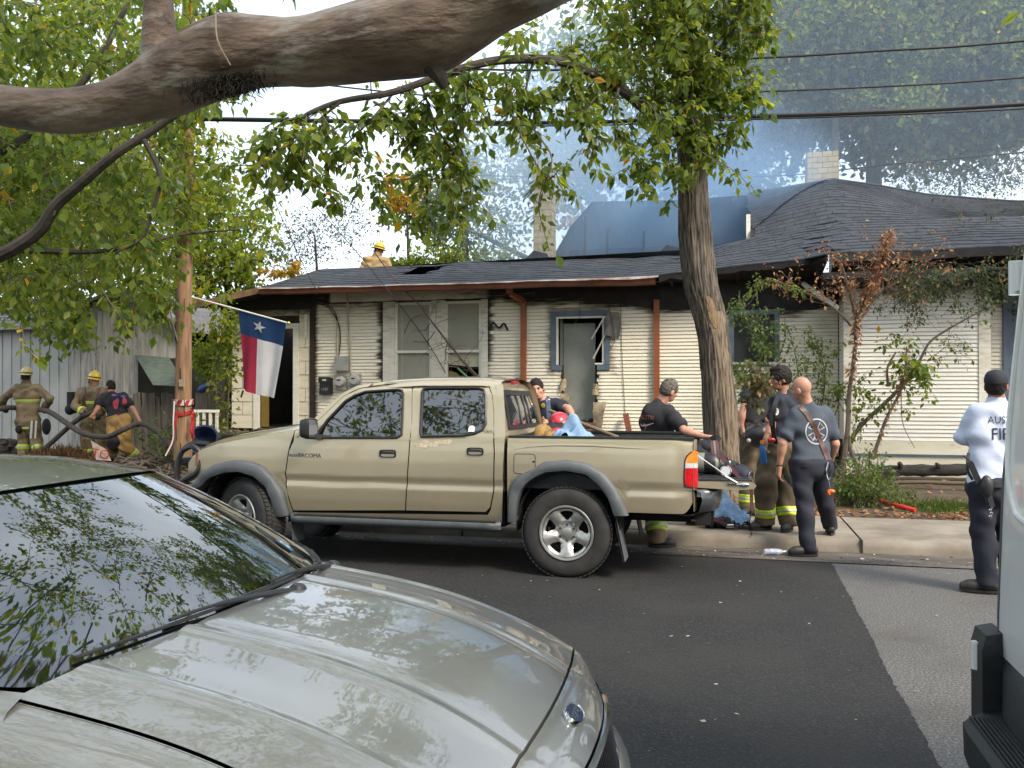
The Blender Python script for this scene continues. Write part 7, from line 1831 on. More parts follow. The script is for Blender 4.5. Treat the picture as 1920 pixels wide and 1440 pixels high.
def sdf_mesh(prims,vox,cuts=(),wrinkle=0.0,wf=1.0):
 lo,hi=[],[]
 for p in prims:
  if p[0]=='s':continue
  if p[0]=='c':m=max(p[3],p[4])*(1.0);lo.append(np.minimum(p[1],p[2])-m);hi.append(np.maximum(p[1],p[2])+m)
  else:m=p[2].max();lo.append(p[1]-m);hi.append(p[1]+m)
 lo=np.min(lo,0)-3*vox-.012;hi=np.max(hi,0)+3*vox+.012
 n=np.maximum(4,np.ceil((hi-lo)/vox).astype(int)+1);ax=[lo[i]+vox*np.arange(n[i])for i in range(3)]
 F=np.full(n,0.2,dtype=np.float64)
 for p in prims:
  if p[0]=='c':m=max(p[3],p[4]);a,b=np.minimum(p[1],p[2])-m,np.maximum(p[1],p[2])+m
  else:m=p[2].max();a,b=p[1]-m,p[1]+m
  pad=0.04+2*vox
  i0=np.clip(((a-pad-lo)/vox).astype(int),0,n-1);i1=np.clip(((b+pad-lo)/vox).astype(int)+2,1,n)
  sl=tuple(slice(i0[j],i1[j])for j in range(3))
  X,Y,Z=np.meshgrid(*[ax[j][sl[j]]for j in range(3)],indexing='ij',sparse=True)
  d=_eval(p,X,Y,Z);f=F[sl];k=p[5]if p[0]=='c' else p[4]
  if p[0]=='s':
   d=-d;h=np.clip(0.5+0.5*(d-f)/k,0,1);F[sl]=f+(d-f)*h+k*h*(1-h)
  else:
   h=np.clip(0.5+0.5*(f-d)/k,0,1);F[sl]=f+(d-f)*h-k*h*(1-h)
 X,Y,Z=np.meshgrid(*ax,indexing='ij',sparse=True)
 if wrinkle:
  w=wf;A=X*11*w+2.2*np.sin(Z*9*w+Y*5);B=Z*17*w+2.5*np.sin(X*8*w+1.3)+Y*6;C=Y*13*w+2.0*np.sin(Z*7*w)
  F=F+wrinkle*(np.sin(A+B)*np.cos(C)+0.6*np.sin(B*1.9+C))
 for c in cuts:
  o,nn=v3(c[0]),v3(c[1]);nn=nn/np.linalg.norm(nn);F=np.maximum(F,(X-o[0])*nn[0]+(Y-o[1])*nn[1]+(Z-o[2])*nn[2])
 S=F<0;nx,ny,nz=n
 corners=[(i,j,k)for i in (0,1)for j in (0,1)for k in (0,1)]
 cs=sum(S[i:nx-1+i,j:ny-1+j,k:nz-1+k].astype(np.int8)for i,j,k in corners)
 act=(cs>0)&(cs<8);idx=-np.ones(act.shape,int);ids=np.argwhere(act);idx[act]=np.arange(len(ids))
 acc=np.zeros((len(ids),3));cnt=np.zeros(len(ids))
 for a in corners:
  for axn in range(3):
   if a[axn]==1:continue
   b=list(a);b[axn]=1
   fa=F[ids[:,0]+a[0],ids[:,1]+a[1],ids[:,2]+a[2]];fb=F[ids[:,0]+b[0],ids[:,1]+b[1],ids[:,2]+b[2]]
   m=(fa<0)!=(fb<0);t=np.where(m,fa/np.where(np.abs(fa-fb)<1e-12,1,fa-fb),0)
   pt=np.tile(np.array(a,float),(len(ids),1));pt[:,axn]=t
   acc[m]+=pt[m];cnt[m]+=1
 V=lo+(ids+acc/np.maximum(cnt,1)[:,None ])*vox
 Q=[]
 for axn in range(3):
  o1,o2=[(1,2),(2,0),(0,1)][axn]
  sh=[slice(1,None)if q!=axn else slice(None)for q in range(3)]
  Sa=S;
  e=[slice(1,n[q]-1)if q!=axn else slice(0,n[q]-1)for q in range(3)];e2=list(e);e2[axn]=slice(1,n[axn])
  A_,B_=S[tuple(e)],S[tuple(e2)];m=A_!=B_;pos=np.argwhere(m)
  if not len(pos):continue
  off=np.array([1 if q!=axn else 0 for q in range(3)]);pos=pos+off;inside=A_[m]
  def cell(d1,d2):
   c=pos.copy();c[:,o1]-=d1;c[:,o2]-=d2;return idx[c[:,0],c[:,1],c[:,2]]
  q=np.stack([cell(0,0),cell(1,0),cell(1,1),cell(0,1)],1);q[~inside]=q[~inside][:,::-1];Q.append(q)
 Q=np.concatenate(Q);Q=Q[(Q>=0).all(1)]
 return V,Q
def join_np(parts):
 Vs,Qs,o=[],[],0
 for V,Q in parts:Vs.append(V);Qs.append(Q+o);o+=len(V)
 return np.concatenate(Vs),np.concatenate(Qs)
def sdf_part(name,prims,vox,m,parent,cuts=(),wrinkle=0.0,wf=1.0):
 V,Q=sdf_mesh(prims,vox,cuts,wrinkle,wf);return build_np(V,Q,name,m,parent,smooth=True)
SKIN=mat('skin_fair',(0.50,0.27,0.19),0.5,col2=(0.44,0.21,0.145),scale=9,spec=0.4)
SKIN_T=mat('skin_tan',(0.36,0.175,0.11),0.5,col2=(0.31,0.14,0.09),scale=9,spec=0.4)
m_eye=mat('eye_dark',(0.03,0.022,0.018),0.2)
m_lip=mat('lip',(0.34,0.13,0.10),0.5)
m_tan=mat('bunker_tan',(0.25,0.185,0.105),0.9,col2=(0.165,0.120,0.068),scale=5,col3=(0.085,0.065,0.045),scale3=4,lo3=0.52,hi3=0.72,bump=0.3,bscale=60)
m_gold_p=mat('bunker_gold',(0.33,0.20,0.065),0.9,col2=(0.24,0.14,0.045),scale=5,col3=(0.12,0.075,0.03),scale3=4,lo3=0.55,hi3=0.75,bump=0.3,bscale=60)
m_olive=mat('bunker_olive',(0.135,0.105,0.062),0.9,col2=(0.085,0.066,0.042),scale=5,col3=(0.045,0.038,0.028),scale3=4,lo3=0.5,hi3=0.7,bump=0.3,bscale=60)
m_navy_t=mat('tee_navy',(0.010,0.012,0.024),0.85,col2=(0.016,0.019,0.034),scale=6,bump=0.2,bscale=50)
m_blk_t=mat('tee_black',(0.010,0.010,0.013),0.85,col2=(0.017,0.017,0.021),scale=6,bump=0.2,bscale=50)
m_gry_t=mat('tee_slate',(0.060,0.075,0.100),0.9,col2=(0.047,0.060,0.082),scale=7,bump=0.2,bscale=50)
m_wht_t=mat('shirt_white',(0.56,0.62,0.77),0.8,col2=(0.50,0.56,0.71),scale=4,bump=0.2,bscale=40)
m_navy_p=mat('trouser_navy',(0.010,0.012,0.022),0.85,col2=(0.018,0.020,0.034),scale=5,bump=0.2,bscale=50)
m_boot=mat('boot_black',(0.014,0.013,0.012),0.55,col2=(0.032,0.029,0.026),scale=9)
m_lime=mat('reflective_lime',(0.52,0.68,0.03),0.5)
m_silver=mat('reflective_silver',(0.45,0.47,0.42),0.35,0.2)
m_hair_d=mat('hair_dark',(0.008,0.007,0.006),0.75,spec=.2,col2=(0.028,0.022,0.019),scale=30,bump=0.6,bscale=80)
m_hair_g=mat('hair_grey',(0.045,0.038,0.033),0.85,spec=.2,col2=(0.15,0.135,0.12),scale=40,bump=0.5,bscale=90)
m_hair_s=mat('hair_stubble',(0.25,0.145,0.105),0.7,col2=(0.30,0.17,0.12),scale=40)
m_helm_y=mat('helmet_yellow',(0.70,0.47,0.02),0.32,coat=0.5,col2=(0.58,0.38,0.02),scale=5)
m_helm_p=mat('helmet_pale',(0.62,0.53,0.22),0.4,col2=(0.42,0.35,0.16),scale=5)
m_strap=mat('strap_leather',(0.085,0.035,0.022),0.5,col2=(0.055,0.024,0.016),scale=8)
m_glove=mat('glove_black',(0.022,0.020,0.019),0.8)
def ground_z(x,y):
 if y<8.73:return .006
 if y<9.3:return .012
 return .143 if y<11.0 else yard_z(x,y)
def frame3(up,fwd):
 u=v3(up);u/=np.linalg.norm(u);f=v3(fwd);f=f-u*(f@u);f/=np.linalg.norm(f);r=np.cross(f,u);return np.stack([r,f,u],1)
def hand_prims(w,d,n,s=1.0,curl=0.5,side=1,grow=0.0):
 """w wrist, d pointing direction, n palm-to-back normal; side puts the thumb."""
 R=frame3(n,d)
 L=lambda x,y,z:w+R@np.array([x,y,z])*s
 out=[cone(L(-.012,0,0),L(-.022,.085,0),.024*s+grow,.020*s+grow,.012),cone(L(.012,0,0),L(.022,.085,0),.024*s+grow,.020*s+grow,.012)]
 for i,(x,l)in enumerate(((-.033,.060),(-.011,.076),(.011,.072),(.032,.055))):
  p=L(x,.088,0);a=0.15;r=.0098*s+grow
  for k,fr in enumerate((.45,.33,.26)):
   a+=curl*(0.55+0.25*k)*(1+0.08*i);dr=R@np.array([x*0.6*(k==0),math.cos(a),-math.sin(a)]);q=p+dr*l*fr*1.15*s;out.append(cone(p,q,r,r*.92,.004));p=q;r*=.93
 t0=L(side*.030,.022,-.006);t1=L(side*.058,.055,-.018);t2=L(side*.056,.088,-.026)
 out+=[cone(t0,t1,.014*s+grow,.0115*s+grow,.008),cone(t1,t2,.0115*s+grow,.009*s+grow,.004)]
 return out
def person(label,Z,J,face,look=None,group=None,skin=SKIN,top=None,sleeve=0.55,topm=None,trousers=None,baggy=0.02,boots=m_boot,hair=None,hairm=None,helmet=None,hem=0.02,stripes=False,cuffs=False,gloves=None,sc=1.0,palms=(None,None),curl=(0.5,0.5),hide_legs=False,long_coat=0.0,root_z=None,fat=1.0,hdirs=(None,None)):
 P={}
 for k,q in J.items():P[k]=v3(at_d(q[0],q[1],Z+(q[2]if len(q)>2 else 0)))
 if root_z is None:
  for s_ in 'lr':
   a_,t_=P['a'+s_],P['t'+s_];gz_=ground_z(a_[0]*.5+t_[0]*.5,a_[1]*.5+t_[1]*.5);a_[2]=gz_+.092;t_[2]=gz_+.02
 fw=v3(face);fw[2]=0;fw/=np.linalg.norm(fw);up=np.array([0,0,1.0]);rt=np.cross(fw,up)
 feet=(P['al']+P['ar'])/2
 root=thing('person',label,'person',(feet[0],feet[1],root_z if root_z is not None else min(P['al'][2],P['ar'][2])-0.09),group)
 hipc=(P['hl']+P['hr'])/2;shc=(P['sl']+P['sr'])/2;spine=shc-hipc
 sax=P['sr']-P['sl'];sax=sax/np.linalg.norm(sax);dep=np.cross(spine/np.linalg.norm(spine),sax);dep/=np.linalg.norm(dep)
 hw=np.linalg.norm(P['sr']-P['sl'])/2;hpw=np.linalg.norm(P['hr']-P['hl'])/2
 hax=P['hr']-P['hl'];hax/=np.linalg.norm(hax)
 def torso(g):
  fl=(dep,0.72)
  return [cone(P['sl']+sax*.03,P['sr']-sax*.03,.070+g,.070+g,.04),cone(shc-spine*.25-sax*hw*.55,shc-spine*.25+sax*hw*.55,.125*fat+g,.125*fat+g,.05,fl),cone(hipc+spine*.42-sax*hw*.42,hipc+spine*.42+sax*hw*.42,.115*fat+g,.115*fat+g,.05,fl),cone(hipc+spine*.16-hax*hpw*.6,hipc+spine*.16+hax*hpw*.6,.115*fat+g,.115*fat+g,.05,(dep,.8)),cone(P['neck'],shc-spine*.1,.062+g*.6,.10+g,.04)]
 def pelvis(g):return [cone(P['hl'],P['hr'],.108*fat+g,.108*fat+g,.05),cone(hipc,hipc+spine*.2,.12*fat+g,.115*fat+g,.05,(dep,.85)),ell(hipc-fw*.05-up*.03,(.15*fat+g,.10+g,.10+g),frame3(up,fw),.04)]
 def leg(s,g,g2=None):
  g2=g if g2 is None else g2;h,k,a=P['h'+s],P['k'+s],P['a'+s];ca=k+(a-k)*.3-fw*.012
  return [cone(h,k,.092+g,.060+g,.03),cone(k,a,.056+g,.043+g2,.03),ell(ca,(.058+g,.062+g,.11+g),frame3(k-a,fw),.03)]
 def arm(s,g,frac=1.0,g2=None):
  sh,e,w=P['s'+s],P['e'+s],P['w'+s];out=[];g2=g if g2 is None else g2
  if frac<=1.0:
   q=sh+(e-sh)*frac;out.append(cone(sh,q,.058+g,lerp(.058,.045,frac)+g2,.03))
  else:
   out+=[cone(sh,e,.058+g,.046+g,.03),cone(e,e+(w-e)*(frac-1),.046+g,lerp(.043,.032,frac-1)+g2,.02)]
  return out
 hup=P['head']-P['neck'];hup=hup/np.linalg.norm(hup)*.6+up*.4;hf=v3(look)if look is not None else fw
 H=frame3(hup,hf);c=P['head'];hs=1.0*sc;hp=lambda x,y,z:c+H@np.array([x,y,z])*hs
 E=lambda x,y,z,a,b,d,k=.012:ell(hp(x,y,z),(a*hs,b*hs,d*hs),H,k)
 coarse=torso(-.006)+pelvis(-.012)+leg('l',-.010)+leg('r',-.010)+[cone(P['neck']-up*.02,c-H@np.array([0,.012,.07]),.060,.054,.03),E(0,-.008,.018,.074,.094,.098),E(0,.03,-.04,.058,.06,.08)]
 for s in 'lr':coarse+=[cone(P['s'+s],P['e'+s],.054,.042,.03),cone(P['e'+s],P['w'+s],.044,.028,.02),ell(P['e'+s]+(P['w'+s]-P['e'+s])*.25,(.044,.044,.07),frame3(P['w'+s]-P['e'+s],fw+.01),.02)]
 fine=[E(0,-.008,.018,.076,.096,.100),E(0,.032,-.036,.060,.064,.084,.02),E(0,.050,-.088,.040,.042,.032,.02),cone(hp(0,.094,.006),hp(0,.116,-.034),.008*hs,.013*hs,.010),E(0,.082,.024,.048,.016,.010),E(.078,-.008,-.018,.011,.024,.034,.006),E(-.078,-.008,-.018,.011,.024,.034,.006),E(0,.090,-.064,.022,.011,.009,.006),E(.04,.066,-.03,.022,.02,.018,.015),E(-.04,.066,-.03,.022,.02,.018,.015),sub_ell(hp(.031,.099,.003),(.016,.014,.010),H,.010),sub_ell(hp(-.031,.099,.003),(.016,.014,.010),H,.010),cone(P['neck'],c-H@np.array([0,.02,.06]),.057,.054,.02)]
 parts=[sdf_mesh(coarse,.013),sdf_mesh(fine,.0055)]
 hands=[]
 for s,pm,cu,sd,hd in (('l',palms[0],curl[0],1,hdirs[0]),('r',palms[1],curl[1],-1,hdirs[1])):
  w=P['w'+s];d=w-P['e'+s];d=v3(hd)if hd is not None else d;d=d/np.linalg.norm(d);nrm=v3(pm)if pm is not None else (sax*(-1 if s=='l' else 1)+dep*0.2)
  if gloves:hands.append((w,d,nrm,cu,sd))
  else:parts.append(sdf_mesh([cone(w-d*.03,w+d*.01,.027,.026,.01)]+hand_prims(w,d,nrm,.98*sc,cu,sd),.0055))
 V,Q=join_np(parts);body=build_np(V,Q,'body',skin,root,smooth=True)
 if gloves:
  for w,d,nrm,cu,sd in hands:
   sdf_part('glove',[cone(w-d*.05,w+d*.02,.042,.034,.02)]+hand_prims(w,d,nrm,1.08,cu,sd,.006),.008,gloves,root)
 mb=MB()
 for s in (-1,1):mb.ellipsoid(hp(s*.031,.0875,.003),(.011*hs,.007*hs,.006*hs),8,6,R=Matrix(H.tolist()))
 build(mb,'eyes',m_eye,body);
 mb=MB();mb.ellipsoid(hp(0,.0985,-.064),(.019*hs,.005*hs,.006*hs),8,6,R=Matrix(H.tolist()));build(mb,'lips',m_lip,body)
 if hair in ('short','mid'):
  t=.0075 if hair=='short' else .024
  pr=[E(0,-.012,.022,.076+t,.097+t,.101+t),E(0,-.045,-.02,.070+t*.6,.058+t*.6,.070+t*.5)]
  if hair=='mid':pr+=[E(.02,.045,.105,.055,.05,.028),E(-.03,.02,.112,.05,.05,.026),E(0,-.05,.085,.07,.06,.04)]
  pr+=[sub_ell(hp(0,.135,-.045),(.088,.098,.120),H,.006),sub_ell(hp(.09,.035,-.075),(.034,.062,.082),H,.004),sub_ell(hp(-.09,.035,-.075),(.034,.062,.082),H,.004)]
  sdf_part('hair',pr,.0065,hairm or m_hair_d,root,cuts=[(hp(0,-.05,-.075),-H[:,2])],wrinkle=.003 if hair=='mid' else .0012,wf=5)
  if hair:
   mb=MB()
   for s in (-1,1):mb.ellipsoid(hp(s*.032,.0945,.020),(.019*hs,.006*hs,.0045*hs),8,5,R=Matrix(H.tolist()))
   build(mb,'eyebrows',hairm or m_hair_d,body)
 Hm=Matrix(H.tolist())
 if helmet:
  mb=MB();rows=[]
  for t,r,z in ((0,1.0,.0),(.1,1.0,.03),(.4,.93,.075),(.7,.66,.125),(.9,.3,.148),(1,0.01,.152)):
   rows.append([hp(.108*r*math.cos(a),-.012+.132*r*math.sin(a),.038+z)for a in np.linspace(0,2*PI,28,endpoint=False)])
  mb.grid(rows,close=True);hm=build(mb,'helmet',helmet,root,smooth=180)
  mb=MB();rows=[]
  for t in (0.0,0.5,1.0,0.9,0):
   rows.append([hp((.106+.05*t)*math.cos(a),-.012+(.130+.055*t+(.035*t if math.sin(a)<-.2 else 0))*math.sin(a),.040-.016*t-(.006 if len(rows)>2 else 0))for a in np.linspace(0,2*PI,28,endpoint=False)])
  mb.grid(rows,close=True);build(mb,'brim',helmet,hm,smooth=60)
  mb=MB();mb.grid([[hp(.1085*math.cos(a),-.012+.1335*math.sin(a),z)for a in np.linspace(0,2*PI,28,endpoint=False)]for z in (.052,.076)],close=True);build(mb,'helmet_band',m_blackp,hm,smooth=180)
  mb=MB();mb.tube([hp(0,-.012+.13*math.sin(a),.042+.155*math.cos(a))for a in np.linspace(-PI/2,PI/2,12)],.008,6);build(mb,'helmet_ridge',helmet,hm)
  mb=MB();mb.grid([[hp(.09*math.cos(a),-.03-.085*math.sin(a),z)for a in np.linspace(.1,PI-.1,12)]for z in (.03,-.075)]);build(mb,'ear_flap',m_blk_t,hm,smooth=180)
 if trousers is not None:
  b=baggy;pr=pelvis(.016+b*.4)
  for s in 'lr':
   pr+=leg(s,.012+b,.022+b)
  ah=min(P['al'][2],P['ar'][2])
  hemc=(P['al']+P['ar'])/2-up*.035;da=P['ar']-P['al'];ra=np.linalg.norm(da[:2])+1e-6;hemn=up-np.array([da[0],da[1],0])/ra*max(-.6,min(.6,da[2]/ra))
  for s in 'lr':pr.append(cone(P['a'+s],P['a'+s]-up*.06,.052+b,.052+b,.02))
  tr_=sdf_part('trousers',pr,.0115,trousers,root,cuts=[(hipc+spine*(.24 if baggy>.03 else .13),spine),(hemc,-hemn)],wrinkle=.005+b*.10)
  if stripes:
   for s in 'lr':
    k,a=P['k'+s],P['a'+s];ax_=(a-k);Lk=np.linalg.norm(ax_);ax_/=Lk
    for off,mm,hw_ in ((.115,m_lime,.05),(.115,m_silver,.018)):
     cpt=a-ax_*off;grow_=.0235+b+(.003 if mm is m_silver else 0)
     pr=leg(s,.012+b+.006,.022+b+.006)if mm is m_lime else leg(s,.012+b+.010,.022+b+.010)
     sdf_part('reflective_band',pr,.0115,mm,tr_,cuts=[(cpt+ax_*hw_,ax_),(cpt-ax_*hw_,-ax_)],wrinkle=.005+b*.10)
 for s in 'lr':
  a,t=P['a'+s],P['t'+s];d=t-a;d[2]=0;Ld=max(.12,np.linalg.norm(d));d/=np.linalg.norm(d)+1e-9;zf=a[2]-.075
  sole=np.array([a[0],a[1],zf]);pr=[cone(a,sole+up*.05,.050,.048,.02),cone(sole+up*.045-d*.05,sole+up*.04+d*(.13),.046,.044,.02),cone(sole+up*.03+d*.1,sole+up*.028+d*.17,.046,.036,.02)]
  bt=sdf_part('boot',pr,.0105,boots,root,cuts=[(sole,-up)])
  mb=MB();lp=[]
  for q in np.linspace(0,2*PI,20,endpoint=False):
   lp.append(sole+d*(.055+.150*math.cos(q))+np.cross(d,up)*(.049*math.sin(q))-up*.012)
  mb.prism(lp,(0,0,.02));build(mb,'sole',m_blackp,bt,smooth=0)
 shirt=None
 if topm is not None:
  g=.016 if sleeve<1.2 else (.020 if not long_coat else .034)
  pr=torso(g)+[cone(hipc-hax*hpw*.75,hipc+hax*hpw*.75,.118*fat+g+.014,.118*fat+g+.014,.05,(dep,.86))]
  if long_coat:pr+=[cone(hipc-up*long_coat-hax*hpw*.8,hipc-up*long_coat+hax*hpw*.8,.135+g,.135+g,.05,(dep,.85))]
  for s in 'lr':pr+=arm(s,g*.7+.004,sleeve,g+.012)
  pr+=[sub_ell(P['neck']+(c-P['neck'])*.45+fw*.02,(.075,.080,.07),frame3(hup,fw),.01)]if not long_coat else [cone(P['neck']-up*.03,P['neck']+(c-P['neck'])*.35,.085,.082,.02)]
  shirt=sdf_part('coat' if long_coat else 'shirt',pr,.0115,topm,root,cuts=[(hipc-spine/np.linalg.norm(spine)*(hem+long_coat),-spine)],wrinkle=.008 if not long_coat else .010)
  if long_coat:
   for zc,hw_ in long_bands:
    for mm,hh,ex in ((m_lime,hw_,.004),(m_silver,hw_*.4,.0065)):
     pr2=torso(g+ex)+[cone(hipc-hax*hpw*.75,hipc+hax*hpw*.75,.118*fat+g+ex,.118*fat+g+ex,.05,(dep,.82)),cone(hipc-up*long_coat-hax*hpw*.8,hipc-up*long_coat+hax*hpw*.8,.135+g+ex,.135+g+ex,.05,(dep,.85))]
     o_=hipc+spine*zc;sdf_part('reflective_band',pr2,.0115,mm,shirt,cuts=[(o_+spine/np.linalg.norm(spine)*hh,spine),(o_-spine/np.linalg.norm(spine)*hh,-spine)],wrinkle=.008)
  if cuffs:
   for s in 'lr':
    d=P['w'+s]-P['e'+s];d/=np.linalg.norm(d);o_=P['w'+s]-d*.09
    sdf_part('reflective_band',arm(s,g*.7+.009,sleeve,g+.018),.0115,m_lime,shirt,cuts=[(o_+d*.035,d),(o_-d*.035,-d)],wrinkle=.006)
 if hair is None and helmet is None:pass
 info=dict(P=P,H=H,hp=hp,fw=fw,up=up,rt=rt,root=root,shirt=shirt,body=body,shc=shc,hipc=hipc,spine=spine,sax=sax,dep=dep)
 return info
long_bands=((.62,.035),(.02,.035),(-.22,.03))
def surface_decal(mb,info,name,m,back=True,lift=.006,view=False):
 """Settle flat print onto a garment: every point is pushed along the look direction onto the cloth."""
 sh=info['shirt'];me=sh.data
 from mathutils.bvhtree import BVHTree
 off=wloc(info['root'])
 bv=BVHTree.FromPolygons([v.co+off for v in me.vertices],[tuple(p.vertices)for p in me.polygons])
 d=Vector(tuple(-info['fw']if back else info['fw']));out=[]
 for v in mb.v:
  p=Vector(v)
  if view:d=(EYE-p).normalized()
  h=bv.ray_cast(p+d*0.5,-d)
  out.append(tuple(h[0]+d*lift)if h[0]is not None else tuple(p))
 mb.v=out;return build(mb,name,m,sh,smooth=0)
def on_back(info,u,w,back=True):
 """A point near the back (or chest): u across to the viewer's right in metres, w up from mid-spine."""
 s=1 if back else -1
 return Vector(tuple(info['hipc']+info['spine']*.62+(-info['fw']if back else info['fw'])*.2+info['rt']*(u if back else -u)+info['spine']/np.linalg.norm(info['spine'])*w))
def dense_text(txt,size,M,sx=1.0):
 mb=text_mb(txt,size,M,sx=sx)
 bm=bmesh.new();me=bpy.data.meshes.new('t');me.from_pydata([tuple(v)for v in mb.v],[],mb.f);bm.from_mesh(me)
 for _ in range(3):
  bmesh.ops.triangulate(bm,faces=bm.faces);lg_=[e for e in bm.edges if e.calc_length()>size*.22]
  if lg_:bmesh.ops.subdivide_edges(bm,edges=lg_,cuts=1)
 bmesh.ops.triangulate(bm,faces=bm.faces)
 bm.verts.index_update();r=MB();r.add([v.co.copy()for v in bm.verts],[tuple(v.index for v in f.verts)for f in bm.faces]);bm.free();bpy.data.meshes.remove(me);return r
def back_frame(info,u,w,back=True):
 x=Vector(tuple(info['rt']if back else -info['rt']));return frame_m(on_back(info,u,w,back),x,Vector(tuple(info['spine'])))
AWAY,RIGHT,LEFT,TOWARD=v3(CF0),v3(CR),-v3(CR),-v3(CF0)
def strap_over(info,pts,w,name,m,thick=.008):
 mb=MB();P=catmull([Vector(tuple(p))for p in pts],5);n_=len(P);rows=[]
 for i,p in enumerate(P):
  t=(P[min(i+1,n_-1)]-P[max(i-1,0)]).normalized();c_=Vector(tuple((info['hipc']+info['shc'])/2));c_.z=p.z;nrm=(p-c_);nrm=(nrm-t*nrm.dot(t)).normalized();sd=t.cross(nrm)
  rows.append([p+sd*w/2,p+sd*w/2+nrm*thick,p-sd*w/2+nrm*thick,p-sd*w/2])
 mb.grid(rows);return build(mb,name,m,info['root'],smooth=40)
p1=person('firefighter at far left seen from behind in tan turnout coat and pale striped helmet',17.6,dict(head=(50,705),neck=(49,719),sl=(30,729),sr=(72,729),el=(6,748,.1),wl=(4,764,.35),er=(94,748,-.05),wr=(84,766,.2),hl=(43,789),hr=(61,789),kl=(45,826,.05),kr=(68,826),al=(44,859),ar=(72,859,-.1),tl=(38,866,.2),tr=(80,866,.1)),AWAY,topm=m_tan,sleeve=1.92,long_coat=.10,trousers=m_tan,baggy=.045,stripes=True,helmet=m_helm_p,gloves=m_glove,curl=(1,1),hair='short')
q=p1;mb=MB()
for x in (60,68):mb.tube([at_d(x,789,17.42),at_d(x-1,806,17.4),at_d(x-2,822,17.42)],.02,5)
build(mb,'suspender_strap',mat('strap_white',(.6,.6,.58),.8),q['root'])
mb=MB();mb.ellipsoid(at_d(87,800,17.5),(.09,.08,.17));mb.ellipsoid(at_d(35,805,17.45),(.07,.06,.09));build(mb,'pouch',m_blk_t,q['root'])
p2=person('firefighter with bright yellow helmet and tan coat holding the hose beside the grey boards',17.1,dict(head=(177,713),neck=(173,728),sl=(153,735,.05),sr=(192,735,-.1),el=(139,761,-.1),wl=(158,772,-.35),er=(200,758,-.3),wr=(188,775,-.4),hl=(165,786),hr=(185,786),kl=(164,824,-.1),kr=(190,826,-.1),al=(165,862),ar=(190,862),tl=(172,870,-.2),tr=(198,870,-.2)),RIGHT*.5+TOWARD*.8,look=RIGHT*.9+TOWARD*.5+np.array([0,0,-.35]),topm=m_tan,sleeve=1.9,long_coat=.05,trousers=m_tan,baggy=.045,stripes=True,helmet=m_helm_y,gloves=m_glove,cuffs=True,hair='short',curl=(1,1))
mb=MB();mb.tube(catmull([at_d(158,728,16.85),at_d(156,745,16.8),at_d(158,762,16.85)],5),.035,6);mb.tube(catmull([at_d(185,728,16.8),at_d(181,748,16.75),at_d(176,765,16.8)],5),.025,6);build(mb,'pack_strap',m_strap,p2['root'])
mb=MB();mb.tube([at_d(134,735,17.35),at_d(134,775,17.35)],.085,12);mb.ellipsoid(at_d(131,768,17.3),(.10,.09,.11));build(mb,'air_pack',m_blk_t,p2['root'])
p3=person('man in black printed tee and gold bunker trousers hauling hose in a deep stride',16.5,dict(head=(207,725,.05),neck=(209,739),sl=(194,745,.1),sr=(233,744,-.05),el=(184,764,.0),wl=(176,776,-.1),er=(249,766,-.1),wr=(262,789,-.2),hl=(213,789,.05),hr=(234,788,-.05),kl=(213,826,-.15),kr=(233,836,-.25),al=(210,862,.1),ar=(259,862,-.1),tl=(200,868,.1),tr=(272,866,-.3)),AWAY*.75+LEFT*.65,look=LEFT*.8+AWAY*.5,topm=m_blk_t,sleeve=.62,trousers=m_gold_p,baggy=.04,stripes=True,hair='short',hairm=m_hair_d,skin=SKIN_T,curl=(1,.9))
for (px,py,r1,r2,col)in ((217,758,5.5,9,'print_red'),(233,752,4.5,7,'print_red'),(220,750,3,4,'print_violet'),(224,781,8,3.5,'print_magenta'),(214,741,5,2,'print_violet'),(231,743,5,2,'print_blue')):
 mb=MB();n_=12
 ring=[at_d(px+r1*math.cos(t)*(1+.2*math.sin(3*t+px)),py+r2*math.sin(t),16.1)for t in np.linspace(0,2*PI,n_,endpoint=False)];ctr_=at_d(px,py,16.1)
 mid=[ctr_.lerp(r,.5)for r in ring]
 mb.add([ctr_]+mid+ring,[(0,1+i,1+(i+1)%n_)for i in range(n_)]+[(1+i,1+n_+i,1+n_+(i+1)%n_,1+(i+1)%n_)for i in range(n_)])
 sv=p3['fw'];p3['fw']=AWAY;surface_decal(mb,p3,'back_print',mat(col,{'print_red':(.42,.05,.07),'print_violet':(.16,.07,.25),'print_magenta':(.30,.02,.10),'print_blue':(.06,.09,.32)}[col],.8),True,.008,True);p3['fw']=sv
mb=MB();mb.ellipsoid(at_d(214,832,16.22),(.16,.10,.13));mb.ellipsoid(at_d(213,818,16.3),(.16,.06,.06));build(mb,'knee_pad',m_blk_t,p3['root'])
p4=person('firefighter in yellow helmet and tan coat on the far side of the low roof',19.4,dict(head=(711,469),neck=(706,480),sl=(687,488),sr=(724,490),el=(677,512),wl=(684,536,-.2),er=(735,514),wr=(726,537,-.2),hl=(697,540),hr=(715,540),kl=(697,572),kr=(715,572),al=(697,606),ar=(715,606),tl=(700,612,-.2),tr=(720,612,-.2)),RIGHT*.8+TOWARD*.5,look=RIGHT+TOWARD*.4+np.array([0,0,-.6]),topm=mat('coat_sunlit_tan',(.42,.29,.14),.9,col2=(.32,.21,.10),scale=5),sleeve=1.9,long_coat=.08,trousers=m_tan,baggy=.04,helmet=m_helm_y,skin=SKIN_T,gloves=m_glove,hair='short',root_z=3.95)
